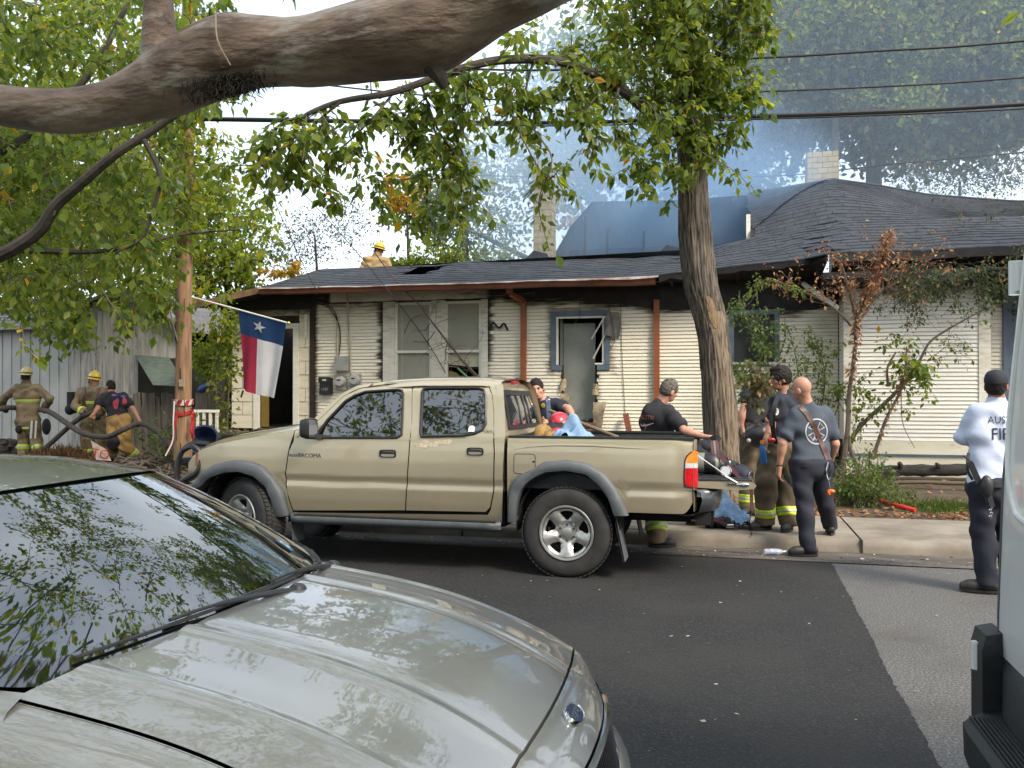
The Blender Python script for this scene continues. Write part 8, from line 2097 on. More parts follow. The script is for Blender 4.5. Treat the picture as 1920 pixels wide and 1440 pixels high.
p5=person('dark-haired man in navy tee with blue suspender strap reaching into the pickup bed',9.85,dict(head=(1007,729,.05),neck=(1018,752,.08),sl=(997,764,.15),sr=(1045,760,.05),el=(1000,800,-.05),wl=(1023,792,-.35),er=(1065,766,-.15),wr=(1079,788,-.40),hl=(1007,845,.1),hr=(1037,845,.1),kl=(1005,910),kr=(1037,910),al=(1005,968),ar=(1039,968),tl=(1000,980,-.25),tr=(1043,980,-.25)),TOWARD*.9+RIGHT*.25,look=TOWARD+LEFT*.02+np.array([0,0,-.55]),topm=m_navy_t,sleeve=.5,trousers=m_olive,baggy=.035,hair='short',hairm=m_hair_d,curl=(.5,.35),palms=(None,v3((0,0,1))-v3(CF0)*.3),hdirs=(None,v3((0.1,-.3,-.9))))
strap_over(p5,[at_d(1026,748,9.78),at_d(1028,760,9.66),at_d(1029,785,9.62),at_d(1026,815,9.66)],.05,'suspender_strap',mat('strap_blue',(.03,.055,.11),.7))
mb=MB();mb.tube([at_d(1028+3*math.cos(t),750.5+2.4*math.sin(t),9.63)for t in np.linspace(0,2*PI,12)],.004,4);build(mb,'buckle',m_chrome,p5['root'])
mb=MB();mb.add([at_d(1020+4*math.cos(t),760.5+4.5*math.sin(t),9.6)for t in np.linspace(0,2*PI,14,endpoint=False)],[tuple(range(14))])
sv=p5['fw'];p5['fw']=TOWARD;surface_decal(mb,p5,'chest_badge',mat('badge_gold',(.52,.32,.03),.5),False,.012);p5['fw']=sv
p6=person('grey-haired man in black tee with red lettering leaning over the tailgate',9.3,dict(head=(1255,731,-.02),neck=(1236,757,0),sl=(1216,772,.0),sr=(1254,774,-.10),el=(1232,815,.25),wl=(1275,830,.2),er=(1284,808,-.35),wr=(1320,819,-.50),hl=(1215,858,.1),hr=(1240,858,0),kl=(1224,935,-.02),kr=(1270,925,.3),al=(1232,1006,-.26),ar=(1300,978,.42),tl=(1264,1018,-.26),tr=(1330,985,.45)),RIGHT*.55+AWAY*.75,look=RIGHT*.85+AWAY*.45+np.array([0,0,-.18]),topm=m_blk_t,sleeve=.68,trousers=m_tan,baggy=.04,stripes=True,hair='short',hairm=m_hair_g,skin=SKIN,curl=(.5,.35),palms=(None,v3((0,0,1))),hem=.08)
m_prt=mat('print_brick',(.42,.14,.12),.8)
def cam_text(txt,px,py,hpx,Z,rot=0.0,sx=1.0,shear=0.0):
 s_=hpx*Z/FPX/.72;x=Vector((CR.x,CR.y,0))*math.cos(rot)+Vector((0,0,1))*math.sin(rot);y=Vector((0,0,1))*math.cos(rot)-Vector((CR.x,CR.y,0))*math.sin(rot)
 return dense_text(txt,s_,frame_m(at_d(px,py,Z),x,y),sx)
def put_print(info,mb,name,m,lift=.007):
 sv=info['fw'];info['fw']=AWAY;o=surface_decal(mb,info,name,m,True,lift,True);info['fw']=sv;return o
put_print(p6,cam_text('AUSTIN',1213,783,8.5,9.0,rot=-.10,sx=.62),'lettering',m_prt)
put_print(p6,cam_text('2',1208,805,20,9.0,rot=-.08,sx=.75),'lettering',m_prt)
mb=MB();P_=catmull([at_d(1201,786,9),at_d(1202,797,9),at_d(1212,797,9),at_d(1225,793,9)],5);mb.grid([[p+Vector((0,0,.007*(1-i/16)+.002))for i,p in enumerate(P_)],[p-Vector((0,0,.009))for p in P_]]);put_print(p6,mb,'swoosh_print',mat('print_white',(.6,.58,.56),.8))
p7=person('man in sleeveless black top behind the trunk, his head hidden by leaves',10.5,dict(head=(1421,712),neck=(1420,731),sl=(1402,742),sr=(1438,742,.1),el=(1391,775,-.05),wl=(1391,800,-.12),er=(1451,772,0),wr=(1438,787,-.15),hl=(1408,808),hr=(1429,808),kl=(1405,875),kr=(1428,875),al=(1402,946),ar=(1425,946),tl=(1395,958,-.2),tr=(1425,958,-.2)),TOWARD*.8+RIGHT*.4,topm=m_blk_t,sleeve=.12,trousers=m_olive,baggy=.04,stripes=True,hair='short',hairm=m_hair_d,skin=SKIN,curl=(.5,.6))
strap_over(p7,[at_d(1400,787,10.42),at_d(1408,790,10.33),at_d(1420,790,10.33),at_d(1434,788,10.4)],.045,'belt',m_blackp)
p8=person('dark-haired man in profile in navy tee and bunker trousers holding a blue drink bottle',9.4,dict(head=(1463,709),neck=(1471,738,.02),sl=(1457,752,-.12),sr=(1496,752,.14),el=(1446,800,-.12),wl=(1434,828,-.25),er=(1503,798,.2),wr=(1478,820,.05),hl=(1452,838,-.04),hr=(1478,838,.06),kl=(1436,903,-.14),kr=(1473,905,.0),al=(1434,963,-.05),ar=(1479,968,-.10),tl=(1405,978,-.12),tr=(1465,988,-.3)),LEFT*.75+TOWARD*.65,look=LEFT+TOWARD*.12+np.array([0,0,.02]),topm=m_navy_t,sleeve=.55,trousers=m_olive,baggy=.045,stripes=True,hair='mid',hairm=m_hair_d,skin=SKIN_T,curl=(.9,.5),hdirs=(v3((0,0,-1))+LEFT*.3,None))
mb=MB();n_=20;mb.add([at_d(1461+5*math.cos(t),772+7*math.sin(t),9.1)for t in np.linspace(0,2*PI,n_,endpoint=False)],[tuple(range(n_))[::-1]]);sv=p8['fw'];p8['fw']=TOWARD;surface_decal(mb,p8,'chest_badge',mat('print_white',(.6,.58,.56)),False,.010)
put=cam_text('Z',1461,772,6,9.1);surface_decal(put,p8,'badge_mark',m_navy_t,False,.013);p8['fw']=sv
strap_over(p8,[at_d(1460,742,9.2),at_d(1452,765,9.12),at_d(1449,800,9.14),at_d(1455,832,9.2)],.05,'suspender_strap',m_blackp)
mb=MB();mb.box(-.02,.02,-.015,.015,-.08,.06);M=Matrix.Translation(at_d(1446,785,9.1));mb.v=[M@Vector(v)for v in mb.v];mb.tube([at_d(1444,775,9.1),at_d(1441,752,9.08)],.006,5);build(mb,'radio',m_blackp,p8['root'])
mb=MB();mb.ellipsoid(at_d(1446,825,9.15),(.045,.03,.03));build(mb,'red_light',m_redlens,p8['root'])
for kx,ky in ((1431,905),(1476,905)):
 mb=MB();mb.ellipsoid(at_d(kx,ky,9.22 if kx<1450 else 9.33),(.075,.05,.13),12,8);build(mb,'knee_pad',m_blk_t,p8['root'])
p9=person('bald man seen from behind in slate blue tee with white emblem and brown radio strap',8.75,dict(head=(1503,728,-.02),neck=(1513,757),sl=(1494,776,-.03),sr=(1549,778,.08),el=(1468,831,-.05),wl=(1461,876,.0),er=(1566,832,.05),wr=(1557,868,.25),hl=(1503,872,-.02),hr=(1537,872,.03),kl=(1508,944,-.10),kr=(1546,940,.08),al=(1516,1024,-.22),ar=(1557,988,.30),tl=(1492,1036,-.22),tr=(1552,1000,.7)),AWAY*.9+LEFT*.25,look=AWAY*.75+LEFT*.6,topm=m_gry_t,sleeve=.70,trousers=m_navy_p,baggy=.012,hair=None,skin=SKIN,curl=(.45,.5),fat=1.06,hem=.06)
pr_white=mat('print_pale',(.42,.43,.46),.8)
ex,ey=1531,809
for r0,r1,a0,a1,ring_ in ((22,24.5,0,2*PI,1),):
 mb=MB();mb.grid([[at_d(ex+r*.86*math.cos(t),ey+r*math.sin(t),8.4)for t in np.linspace(a0,a1,48)]for r in (r0,r1)]);put_print(p9,mb,'emblem_print',pr_white,.006)
mb=MB()
for q in range(4):
 a=q*PI/2+PI/4;
 pts_=[(6,-.5),(20,-.42),(17.5,-.2),(17.5,.2),(20,.42),(6,.5)]
 o_=[(r*math.cos(a+t),r*math.sin(a+t))for r,t in pts_];i_=[(lerp(13,r,.72)*math.cos(a+t*.72),lerp(13,r,.72)*math.sin(a+t*.72))for r,t in pts_]
 n_=6;mb.add([at_d(ex+x*.86,ey+y,8.4)for x,y in o_]+[at_d(ex+x*.86,ey+y,8.4)for x,y in i_],[(k,(k+1)%n_,n_+(k+1)%n_,n_+k)for k in range(n_)])
put_print(p9,mb,'emblem_print',pr_white,.006)
mb=MB();mb.grid([[at_d(ex+r*.9*math.cos(t),ey+r*math.sin(t),8.4)for t in np.linspace(0,2*PI,20)]for r in (2.5,7)]);put_print(p9,mb,'emblem_print',mat('print_rose',(.30,.16,.18),.8),.0065)
put_print(p9,cam_text('AFD',1533,823,6,8.4),'lettering',pr_white)
mb=MB();P_=catmull([at_d(1500,762,8.4),at_d(1512,775,8.4),at_d(1527,800,8.4),at_d(1541,832,8.4),at_d(1553,862,8.4)],8);rows=[]
for i,p in enumerate(P_):
 t=(P_[min(i+1,len(P_)-1)]-P_[max(0,i-1)]).normalized();sd=t.cross(CF0).normalized()*.022;rows.append([p-sd,p,p+sd])
mb.grid(rows);put_print(p9,mb,'radio_strap',m_strap,.012)
mb=MB();mb.box(-.03,.03,-.02,.02,-.09,.07);M=Matrix.Translation(at_d(1560,878,8.75));mb.v=[M@Vector(v)for v in mb.v];build(mb,'radio',m_blackp,p9['root'],smooth=0)
mb=MB();mb.tube(catmull([at_d(1553,866,8.6),at_d(1549,885,8.6),at_d(1553,900,8.6),at_d(1557,890,8.6),at_d(1556,870,8.6)],5),.008,6);mb.tube([at_d(1553,900,8.6),at_d(1557,920,8.6)],.005,5);build(mb,'carabiner',m_chrome,p9['root'])
mb=MB();mb.ellipsoid(at_d(1558,921,8.6),(.042,.025,.022),10,6);mb.ellipsoid(at_d(1554,924,8.6),(.02,.02,.03),8,6);build(mb,'orange_tag',mat('orange_plastic',(.75,.14,.01),.4),p9['root'])
strap_over(p9,[at_d(1490,868,8.75),at_d(1505,872,8.60),at_d(1530,873,8.62),at_d(1552,872,8.8)],.04,'belt',m_blackp)
mb=MB();mb.tube([p9['P']['wl']+v3((0.034*math.cos(t),0.034*math.sin(t),.02))for t in np.linspace(0,2*PI,14)],.008,6);build(mb,'watch',m_blackp,p9['root'])
p10=person('man in dark cap and white long-sleeved shirt standing with folded arms beside the van',7.0,dict(head=(1868,722),neck=(1868,748,.02),sl=(1832,775,.02),sr=(1908,775,.02),el=(1806,822,.12),wl=(1850,832,.30),er=(1936,822,.15),wr=(1890,822,.32),hl=(1845,912),hr=(1886,912),kl=(1842,998,.02),kr=(1890,998),al=(1851,1082),ar=(1893,1085),tl=(1818,1100,.05),tr=(1925,1100,.1)),AWAY,look=AWAY*.8+RIGHT*.6,topm=m_wht_t,sleeve=1.72,trousers=m_navy_p,baggy=.016,hair='short',hairm=m_hair_d,skin=SKIN_T,fat=1.08,hem=.07,curl=(.4,.4),hdirs=(LEFT*.2+RIGHT,LEFT))
hp=p10['hp'];mb=MB();rows=[]
for r,z in ((1.0,.025),(1.0,.05),(.92,.085),(.7,.112),(.35,.126),(.02,.13)):rows.append([hp(.088*r*math.cos(a),-.012+.110*r*math.sin(a),z)for a in np.linspace(0,2*PI,26,endpoint=False)])
mb.grid(rows,close=True);cap=build(mb,'cap',mat('cap_navy',(.012,.013,.020),.8),p10['root'],smooth=180)
mb=MB();mb.grid([[hp(.075*math.sin(a)*(1-.1*t),.095+.075*t*math.cos(a*.8),.03-.012*t*t)for a in np.linspace(-1.2,1.2,12)]for t in (0,.5,1)]);build(mb,'peak',mat('cap_navy',(.012,.013,.020)),cap,smooth=180)
put_print(p10,cam_text('AUSTIN',1884,788,14,6.6,sx=.95),'lettering',mat('print_dark',(.02,.02,.045),.8))
put_print(p10,cam_text('FIRE',1884,815,23,6.6,sx=.88),'lettering',mat('print_dark',(.02,.02,.045),.8))
strap_over(p10,[at_d(1832,902,7.05),at_d(1848,908,6.82),at_d(1880,908,6.82),at_d(1900,903,7.05)],.045,'belt',m_blackp)
mb=MB()
mb.tube([at_d(1826,870,6.85),at_d(1806,855,6.83)],.006,5);mb.beam(at_d(1818,866,6.82),at_d(1836,905,6.80),.045,.04);mb.tube(catmull([at_d(1816,850,6.95),at_d(1814,880,6.85),at_d(1824,900,6.82)],4),.012,6);build(mb,'radio',m_blackp,p10['root'],smooth=30)
mb=MB();mb.ellipsoid(at_d(1850,912,6.76),(.05,.04,.09));mb.beam(at_d(1845,900,6.78),at_d(1858,950,6.78),.05,.04);build(mb,'holster_pouch',m_blackp,p10['root'])
mb=MB()
for k in range(5):mb.ellipsoid(at_d(1857+(k%2)*2,945+k*6,6.77),(.012,.008,.016),6,4)
build(mb,'keys',m_chrome,p10['root'])
# ================================================================ HOSES, GEAR, LITTER AND OTHER LOOSE THINGS
m_hose=mat('hose_jacket',(.045,.040,.036),.85,col2=(.075,.066,.056),scale=20,bump=.3,bscale=120)
def hose(label,pts,r,m,name='fire_hose',n=10):
 mb=MB();mb.tube(catmull(pts,8),r,n);o=build(mb,name,m,None,origin=tuple(pts[0]),smooth=60);tag(o,label,'hose');return o
hose('dark fire hose carried by the firefighters from the left edge to the pole',[at_d(-60,790,17.4),at_d(4,766,17.2),at_d(40,766,17.9),at_d(70,768,17.7),at_d(92,772,17.2),at_d(120,790,16.8),at_d(150,810,16.4),at_d(180,818,16.2),at_d(205,818,16.0),at_d(230,806,15.9),at_d(262,794,16.0),at_d(290,805,15.8),at_d(318,832,15.4),at_d(335,858,15.0)],.052,m_hose)
hose('second fire hose slanting up to the yellow-helmeted firefighter',[at_d(60,862,16.9),at_d(92,834,16.9),at_d(125,804,16.8),at_d(150,784,16.75),at_d(172,774,16.7),at_d(190,775,16.75)],.048,m_hose)
m_straw=mat('dry_straw',(.30,.17,.07),.95,col2=(.18,.10,.05),scale=8)
Lt=Leaves()
for q in range(1500):
 c=at_d(RNG.normal(115,26),860,16.6+RNG.uniform(-.6,.6));Lt.put((c.x,c.y,yard_z(c.x,c.y)),np.array([*(RNG.normal(size=2)*.8),.9]),rvec(),RNG.uniform(.12,.42))
o=Lt.build('dry_grass',m_straw,None,.04);o['kind']='stuff'
mb=MB()
for q in range(120):
 c=at_d(RNG.uniform(210,345),868,RNG.uniform(14.0,16.5));c.z=yard_z(c.x,c.y)+RNG.uniform(0,.12);d=rvec()*np.array([1,1,.25])*RNG.uniform(.2,.6);mb.tube([c,c+Vector(d)*.5+Vector((0,0,.05)),c+Vector(d)],RNG.uniform(.008,.03),5)
o=build(mb,'brushwood',m_twig,None);o['kind']='stuff'
mb=MB()
for q in range(26):
 c=at_d(RNG.choice([RNG.uniform(-5,12),RNG.uniform(16,40)]),850,18.4+RNG.uniform(-.2,.2));c.z=.25+RNG.uniform(0,.35);mb.obox(Matrix.Translation(c)@Matrix.Rotation(RNG.uniform(-.3,.3),4,'Y')@Matrix.Rotation(RNG.uniform(0,3),4,'Z'),.24,.12,.08)
o=build(mb,'broken_bricks',mat('old_brick',(.12,.09,.075),.9,col2=(.07,.055,.05),scale=8),None,smooth=0);o['kind']='stuff'
TGZ=.875+.03
cyl=thing('air_cylinder','grey-green breathing-air cylinder lying on the tailgate','air cylinder',tuple(at_y(1330,880,7.95)))
a,b=at_y(1296,884,8.05),at_y(1352,884,8.0);a.z=b.z=TGZ+.095;a.x-=.28
d=(b-a).normalized();mb=MB();L_=(b-a).length
mb.lathe([(0,-.0),(.05,.0),(.085,.03),(.095,.07),(.095,L_-.10),(.088,L_-.06),(.06,L_-.02),(.028,L_),(.026,L_+.02)],a,d,24);build(mb,'shell',mat('cylinder_greygreen',(.21,.23,.19),.4,col2=(.15,.165,.14),scale=5,coat=.3),cyl,smooth=50)
mb=MB();mb.tube([b+d*.01,b+d*.05],.028,10);mb.tube([b+d*.03+Vector((0,0,-.03)),b+d*.03+Vector((0,0,.06))],.016,8);mb.lathe([(.03,0),(.034,.02),(.03,.04)],b+d*.05,d,10);build(mb,'valve',m_chrome,cyl)
mb=MB();mb.lathe([(.0,.0),(.085,.03),(.096,.05),(.096,.14),(.09,.15)],b-d*.19,d,20);build(mb,'band',m_blackp,cyl)
mb=MB();g=at_y(1361,899,7.75);g.z=TGZ+.045;mb.lathe([(0,-.01),(.048,-.01),(.052,.012),(.046,.02),(0,.02)],g,Vector((-.1,-1,.25)),20);ga=build(mb,'gauge',m_chrome,cyl,smooth=40)
mb=MB();mb.disc(g+Vector((-.002,-.021,.006)),(-.1,-1,.25),.04,20);build(mb,'gauge_face',mat('gauge_face',(.5,.52,.55),.3),ga,smooth=0)
mb=MB();mb.tube(catmull([g+Vector((0,0,.03)),g+Vector((.02,.05,.10)),b+d*.06],5),.009,6);build(mb,'air_line',m_blackp,cyl)
hs=thing('harness','black and maroon strapped harness heaped upright on the tailgate','harness',tuple(at_y(1345,860,8.2)))
m_mar=mat('strap_maroon',(.095,.028,.032),.7,col2=(.06,.02,.024),scale=10)
mb=MB()
for (px,py,Y,r)in ((1310,852,8.3,(.11,.12,.10)),(1325,838,8.35,(.10,.12,.07)),(1340,860,8.3,(.10,.12,.09)),(1365,876,8.1,(.11,.12,.07)),(1385,884,8.0,(.10,.10,.06))):
 c=at_y(px,py,Y);P=[]
 for i in range(9):
  th=PI*i/8;P.append([c+Vector((r[0]*math.sin(th)*math.cos(t),r[1]*math.sin(th)*math.sin(t),r[2]*math.cos(th)))*1.0+Vector((0,0,.035*fnoise(t*2,th*3,px)))for t in np.linspace(0,2*PI,14,endpoint=False)])
 mb.grid(P,close=True)
build(mb,'pack',m_blk_t,hs,smooth=180)
def ribbon(name,pts,w,m,par,side=None):
 P=catmull(pts,6);mb=MB();rows=[]
 for i,p in enumerate(P):
  t=(P[min(i+1,len(P)-1)]-P[max(0,i-1)]).normalized();sd=t.cross(Vector(side or CF0)).normalized()*w/2;rows.append([p-sd,p-sd-Vector(CF0)*.008,p+sd-Vector(CF0)*.008,p+sd])
 mb.grid(rows);return build(mb,name,m,par,smooth=40)
for k in range(3):
 ribbon('strap',[at_y(1334+k*5,826,8.02),at_y(1336+k*5,845,7.98),at_y(1338+k*4.5,868,7.96)],.022,m_mar if k!=1 else mat('strap_grey',(.16,.14,.14),.7),hs)
ribbon('strap',[at_y(1346,850,8.0),at_y(1362,868,7.92),at_y(1376,884,7.88),at_y(1392,897,7.85)],.04,m_mar,hs)
ribbon('strap',[at_y(1332,824,8.05),at_y(1342,820,8.05),at_y(1350,826,8.05)],.05,m_blackp,hs)
ribbon('strap',[at_y(1376,880,7.9),at_y(1384,895,7.86),at_y(1396,899,7.84)],.018,mat('strap_pale',(.32,.22,.20),.7),hs)
c=at_y(1404,892,7.86);ribbon('hanging_strap',[c,at_y(1408,915,7.8),at_y(1409,935,7.8),at_y(1410,958,7.8)],.03,m_mar,hs)
mask=thing('mask_bag','navy and black mask bag at the outer edge of the tailgate','bag',tuple(at_y(1390,893,7.95)))
mb=MB();P=[]
a,b=at_y(1378,888,7.95),at_y(1402,893,7.9);d=(b-a).normalized();mb.lathe([(0,-.02),(.06,-.01),(.075,.03),(.07,.10),(.06,.13),(.045,.14),(0,.13)],a,d,16);build(mb,'bag',mat('bag_navy',(.014,.017,.032),.7),mask,smooth=60)
mb=MB();mb.lathe([(.05,0),(.056,.006),(.05,.012)],b+d*.02,d,16);build(mb,'visor_rim',m_bumper,mask)
sb_=thing('sports_bottle','clear bottle with orange cap behind the tail lamp','bottle',tuple(at_y(1322,845,8.6)))
c=at_y(1322,842,8.6);mb=MB();mb.lathe([(0,-.16),(.035,-.16),(.036,-.02),(.018,.02),(.018,.03)],c,(0,0,1),14);build(mb,'body',mat('bottle_clear',(.55,.55,.52),.1,alpha=.6),sb_)
mb=MB();mb.tube([c+Vector((0,0,.02)),c+Vector((0,0,.06))],.022,10);build(mb,'cap',mat('cap_orange',(.78,.22,.02),.4),sb_)
hl=thing('red_helmet','red firefighter helmet with white stripe and yellow trim lying in the bed','helmet',tuple(at_y(1048,800,8.9)))
c=at_y(1050,796,8.75);R=Matrix.Rotation(math.radians(-18),3,'Y')@Matrix.Rotation(.4,3,'X');mb=MB();rows=[]
R=R@Matrix.Scale(.84,3)
for r,z in ((1,0),(1,.03),(.95,.08),(.75,.125),(.4,.15),(.02,.158)):rows.append([c+R@Vector((.125*r*math.cos(t),.15*r*math.sin(t),z))for t in np.linspace(0,2*PI,26,endpoint=False)])
mb.grid(rows,close=True);build(mb,'dome',mat('helmet_red',(.50,.02,.045),.3,coat=.6),hl,smooth=180)
mb=MB();mb.grid([[c+R@Vector(((.125+k*.06)*math.cos(t),(.15+k*.06)*math.sin(t),.005-.015*k))for t in np.linspace(0,2*PI,30,endpoint=False)]for k in (0,1)],close=True);build(mb,'brim',mat('helmet_red',(.50,.02,.045)),hl,smooth=180)
mb=MB();mb.grid([[c+R@Vector(((.132)*math.cos(t)*(1-.5*(s+.2)),(.157)*math.sin(t)*(1-.5*(s+.2)),.06+.10*s))for t in np.linspace(3.4,4.6,12)]for s in (0,.5,.8)]);build(mb,'white_panel',mat('print_white',(.6,.58,.56)),hl,smooth=180)
mb=MB();mb.tube([c+R@Vector((.13*math.cos(t),.157*math.sin(t),.055))for t in np.linspace(3.3,6.1,18)],.012,6);build(mb,'yellow_trim',m_helm_y,hl)
mb=MB();mb.grid([[c+R@Vector((.135*math.cos(t),-.01+.165*math.sin(t),z))for t in np.linspace(3.6,5.9,14)]for z in (-.06,.02)]);build(mb,'visor',mat('visor_smoke',(.22,.22,.22),.15,coat=1),hl,smooth=180)
h2=thing('turnout_coat','black and tan turnout coat bundled against the cab with gold gloves','coat',tuple(at_y(1030,815,8.2)))
def lump(mb,c,r,seed,n=16,m=10,amp=.25):
 P=[]
 for i in range(m+1):
  th=PI*i/m;P.append([Vector(c)+Vector((r[0]*math.sin(th)*math.cos(t),r[1]*math.sin(th)*math.sin(t),r[2]*math.cos(th)))*(1+amp*fnoise(math.cos(t)*1.7+seed,math.sin(t)*1.7,th*1.6)+.4*amp*fnoise(math.cos(t)*4+seed,math.sin(t)*4,th*4))for t in np.linspace(0,2*PI,n,endpoint=False)])
 mb.grid(P,close=True)
mb=MB();lump(mb,at_y(1040,822,8.5),(.24,.3,.15),1);build(mb,'body',m_blk_t,h2,smooth=180)
mb=MB();lump(mb,at_y(1018,818,8.1),(.10,.14,.11),4);lump(mb,at_y(1034,823,7.95),(.09,.12,.075),7);build(mb,'glove',m_gold_p,h2,smooth=180)
mb=MB();lump(mb,at_y(1047,812,8.3),(.15,.12,.05),12);build(mb,'red_flap',mat('cloth_red',(.45,.02,.05),.8),h2,smooth=180)
dn=mat('denim_light',(.22,.34,.50),.9,col2=(.13,.22,.37),scale=8,col3=(.35,.45,.56),scale3=14,lo3=.55,hi3=.75,bump=.5,bscale=30)
tw_=thing('blue_towel','pale blue towel draped in the pickup bed','towel',tuple(at_y(1080,815,7.9)))
def drape(c,sx_,sy_,h,seed,n=26):
 return [[Vector(c)+Vector((sx_*(u-.5),sy_*(v-.5),h*math.exp(-((u-.42)/.26)**2-((v-.5)/.4)**2)+.09*h/.25*fnoise(u*4+seed,v*4,seed)+.05*abs(fnoise(u*9+seed,v*9,seed))+.02*math.sin(17*u+9*v+seed)))for u in np.linspace(0,1,n)]for v in np.linspace(0,1,n)]
c=at_y(1082,812,7.95);c.z=1.17;mb=MB();mb.grid(drape(c,.54,.5,.24,2.0));build(mb,'cloth',dn,tw_,smooth=180)
pk=thing('pike_pole','long wooden pike pole leaning over the far bed side','pole',tuple(at_y(1070,786,9.0)))
mb=MB();mb.tube([at_y(1030,770,9.0),at_y(1160,821,8.6)],.020,8);build(mb,'shaft',mat('ash_wood',(.19,.15,.09),.6,col2=(.13,.10,.065),scale=8),pk)
bd=thing('red_board','short red-brown board leaning against the house wall behind the bed','board',tuple(at_y(1182,880,14.9)))
mb=MB();mb.beam(at_y(1194,880,14.6),at_y(1173,776,15.4),.10,.03,up=(0,1,0));build(mb,'plank',mat('red_plank',(.22,.06,.03),.7,col2=(.15,.04,.025),scale=5),bd,smooth=0)
jk=thing('denim_jacket','light blue denim jacket dropped on the sidewalk beside the bumper','jacket',tuple(at_z(1370,975,.14)))
c0=at_z(1372,985,.14);P=[]
for v in np.linspace(0,1,26):
 P.append([c0+Vector((lerp(-.20,.20,u)+.12*(v-.3)*0,lerp(-.28,.42,v),.05+.30*math.exp(-((v-.85)/.3)**2-((u-.2)/.42)**2)+.15*math.exp(-((v-.4)/.25)**2-((u-.45)/.35)**2)+.08*fnoise(u*4,v*5,3)+.06*abs(fnoise(u*8,v*9,5))+.02*math.sin(u*15+v*11)))for u in np.linspace(0,1,24)])
mb=MB();mb.grid(P,flip=True);build(mb,'cloth',dn,jk,smooth=180)
mb=MB();mb.grid([[p+Vector((.0,-.03*(1-k),-.02))for p in (P[0]if k==0 else P[3])]for k in (0,1)]);build(mb,'hem',mat('denim_dark',(.05,.07,.11),.9),jk,smooth=180)
gr=thing('breathing_set','black and maroon breathing set lying on the sidewalk under the bumper','breathing set',tuple(at_z(1345,990,.14)))
mb=MB()
for k in range(5):
 c=at_z(1330+k*9,990-2*(k%2),.14);c.z+=.06;lump(mb,c,(.07,.09,.065),k*3.1,12,8)
build(mb,'pack',m_blk_t,gr,smooth=180)
c=at_z(1338,992,.14);ribbon('strap',[c+Vector((-.12,0,.05)),c+Vector((0,-.05,.12)),c+Vector((.14,-.02,.06)),c+Vector((.26,0,.02))],.04,m_mar,gr)
mb=MB();c=at_z(1362,994,.14);mb.tube([c+Vector((0,0,.04)),c+Vector((.08,-.02,.05))],.02,8);build(mb,'buckle',m_chrome,gr)
ribbon('strap',[at_y(1410,958,7.8),at_z(1404,985,.16),at_z(1410,1003,.15)],.02,m_blackp,gr)
wb=thing('water_bottle','clear plastic water bottle with blue label lying in the gutter','bottle',tuple(at_z(1452,1043,.02)))
c=at_z(1452,1043,.0);c.z=.045;d=Vector((CR.x,CR.y,0));mb=MB()
mb.lathe([(0,-.105),(.026,-.105),(.032,-.09),(.030,-.06),(.032,-.05),(.030,.0),(.032,.03),(.030,.05),(.014,.085),(.014,.10)],c,d,16);m_pet=mat('pet_plastic',(.62,.66,.70),.06,alpha=.55,coat=.5);build(mb,'shell',m_pet,wb)
mb=MB();mb.lathe([(.0325,-.045),(.033,-.04),(.033,.015),(.0325,.02)],c,d,16);build(mb,'label',mat('label_blue',(.07,.16,.42),.4,col2=(.45,.5,.6),scale=22),wb)
mb=MB();mb.tube([c+d*.10,c+d*.118],.016,10);build(mb,'cap',mat('cap_pale',(.6,.62,.65),.4),wb)
P8=p8['P'];hbt=thing('drink_bottle','blue sports drink bottle with orange cap held low by the profile man','bottle',tuple(P8['wl']))
c=Vector(tuple(P8['wl']))+Vector((-.02,-.01,-.09));mb=MB();mb.lathe([(0,-.14),(.032,-.14),(.035,-.12),(.033,-.02),(.036,.02),(.016,.06),(.016,.07)],c,(-.1,-.1,1),14);build(mb,'body',mat('drink_blue',(.03,.16,.42),.15,alpha=.9),hbt)
mb=MB();u_=Vector((-.1,-.1,1)).normalized();mb.tube([c+u_*.07,c+u_*.10],.021,10);build(mb,'cap',mat('cap_orange',(.78,.22,.02)),hbt)
bgk=thing('black_helmet','black helmet hanging at the hip of the sleeveless man','helmet',tuple(at_d(1424,818,10.2)))
mb=MB();c=at_d(1424,816,10.15);lump(mb,c,(.17,.13,.15),5,18,12,.15);build(mb,'shell',mat('helmet_black',(.015,.015,.017),.4,coat=.3),bgk,smooth=180)
mb=MB();mb.ellipsoid(at_d(1404,826,10.03),(.025,.02,.025));build(mb,'lamp',m_clear,bgk)
lg=thing('log','charred black log lying along the foot of the bay wall','log',tuple(at_y(1720,890,14.2)))
mb=MB();lp=catmull([at_y(1640,886,14.2),at_y(1700,882,14.2),at_y(1760,882,14.2),at_y(1830,880,14.2),at_y(1900,880,14.2)],6);rr_=[.09+.025*fnoise(i*.5,2)for i in range(len(lp))];mb.tube(lp,rr_,12)
mb.tube([at_y(1690,876,14.1),at_y(1686,868,14.05)],[.05,.03],8);mb.tube([at_y(1762,875,14.1),at_y(1755,869,14.05)],[.04,.02],8);build(mb,'stem',mat('burnt_bark',(.022,.020,.019),.95,col2=(.055,.05,.046),scale=9,stretch=(.5,4,4),bump=.8,bscale=30,world=True),lg,smooth=60)
pp=hose('brown flat hose or pipe lying in the dirt before the log',[at_y(1655,906,13.3),at_y(1720,904,13.3),at_y(1790,906,13.3),at_y(1880,908,13.3)],.03,mat('brown_hose',(.10,.075,.05),.9),'ground_pipe',8)
mrh=mat('red_tape',(.50,.03,.02),.5)
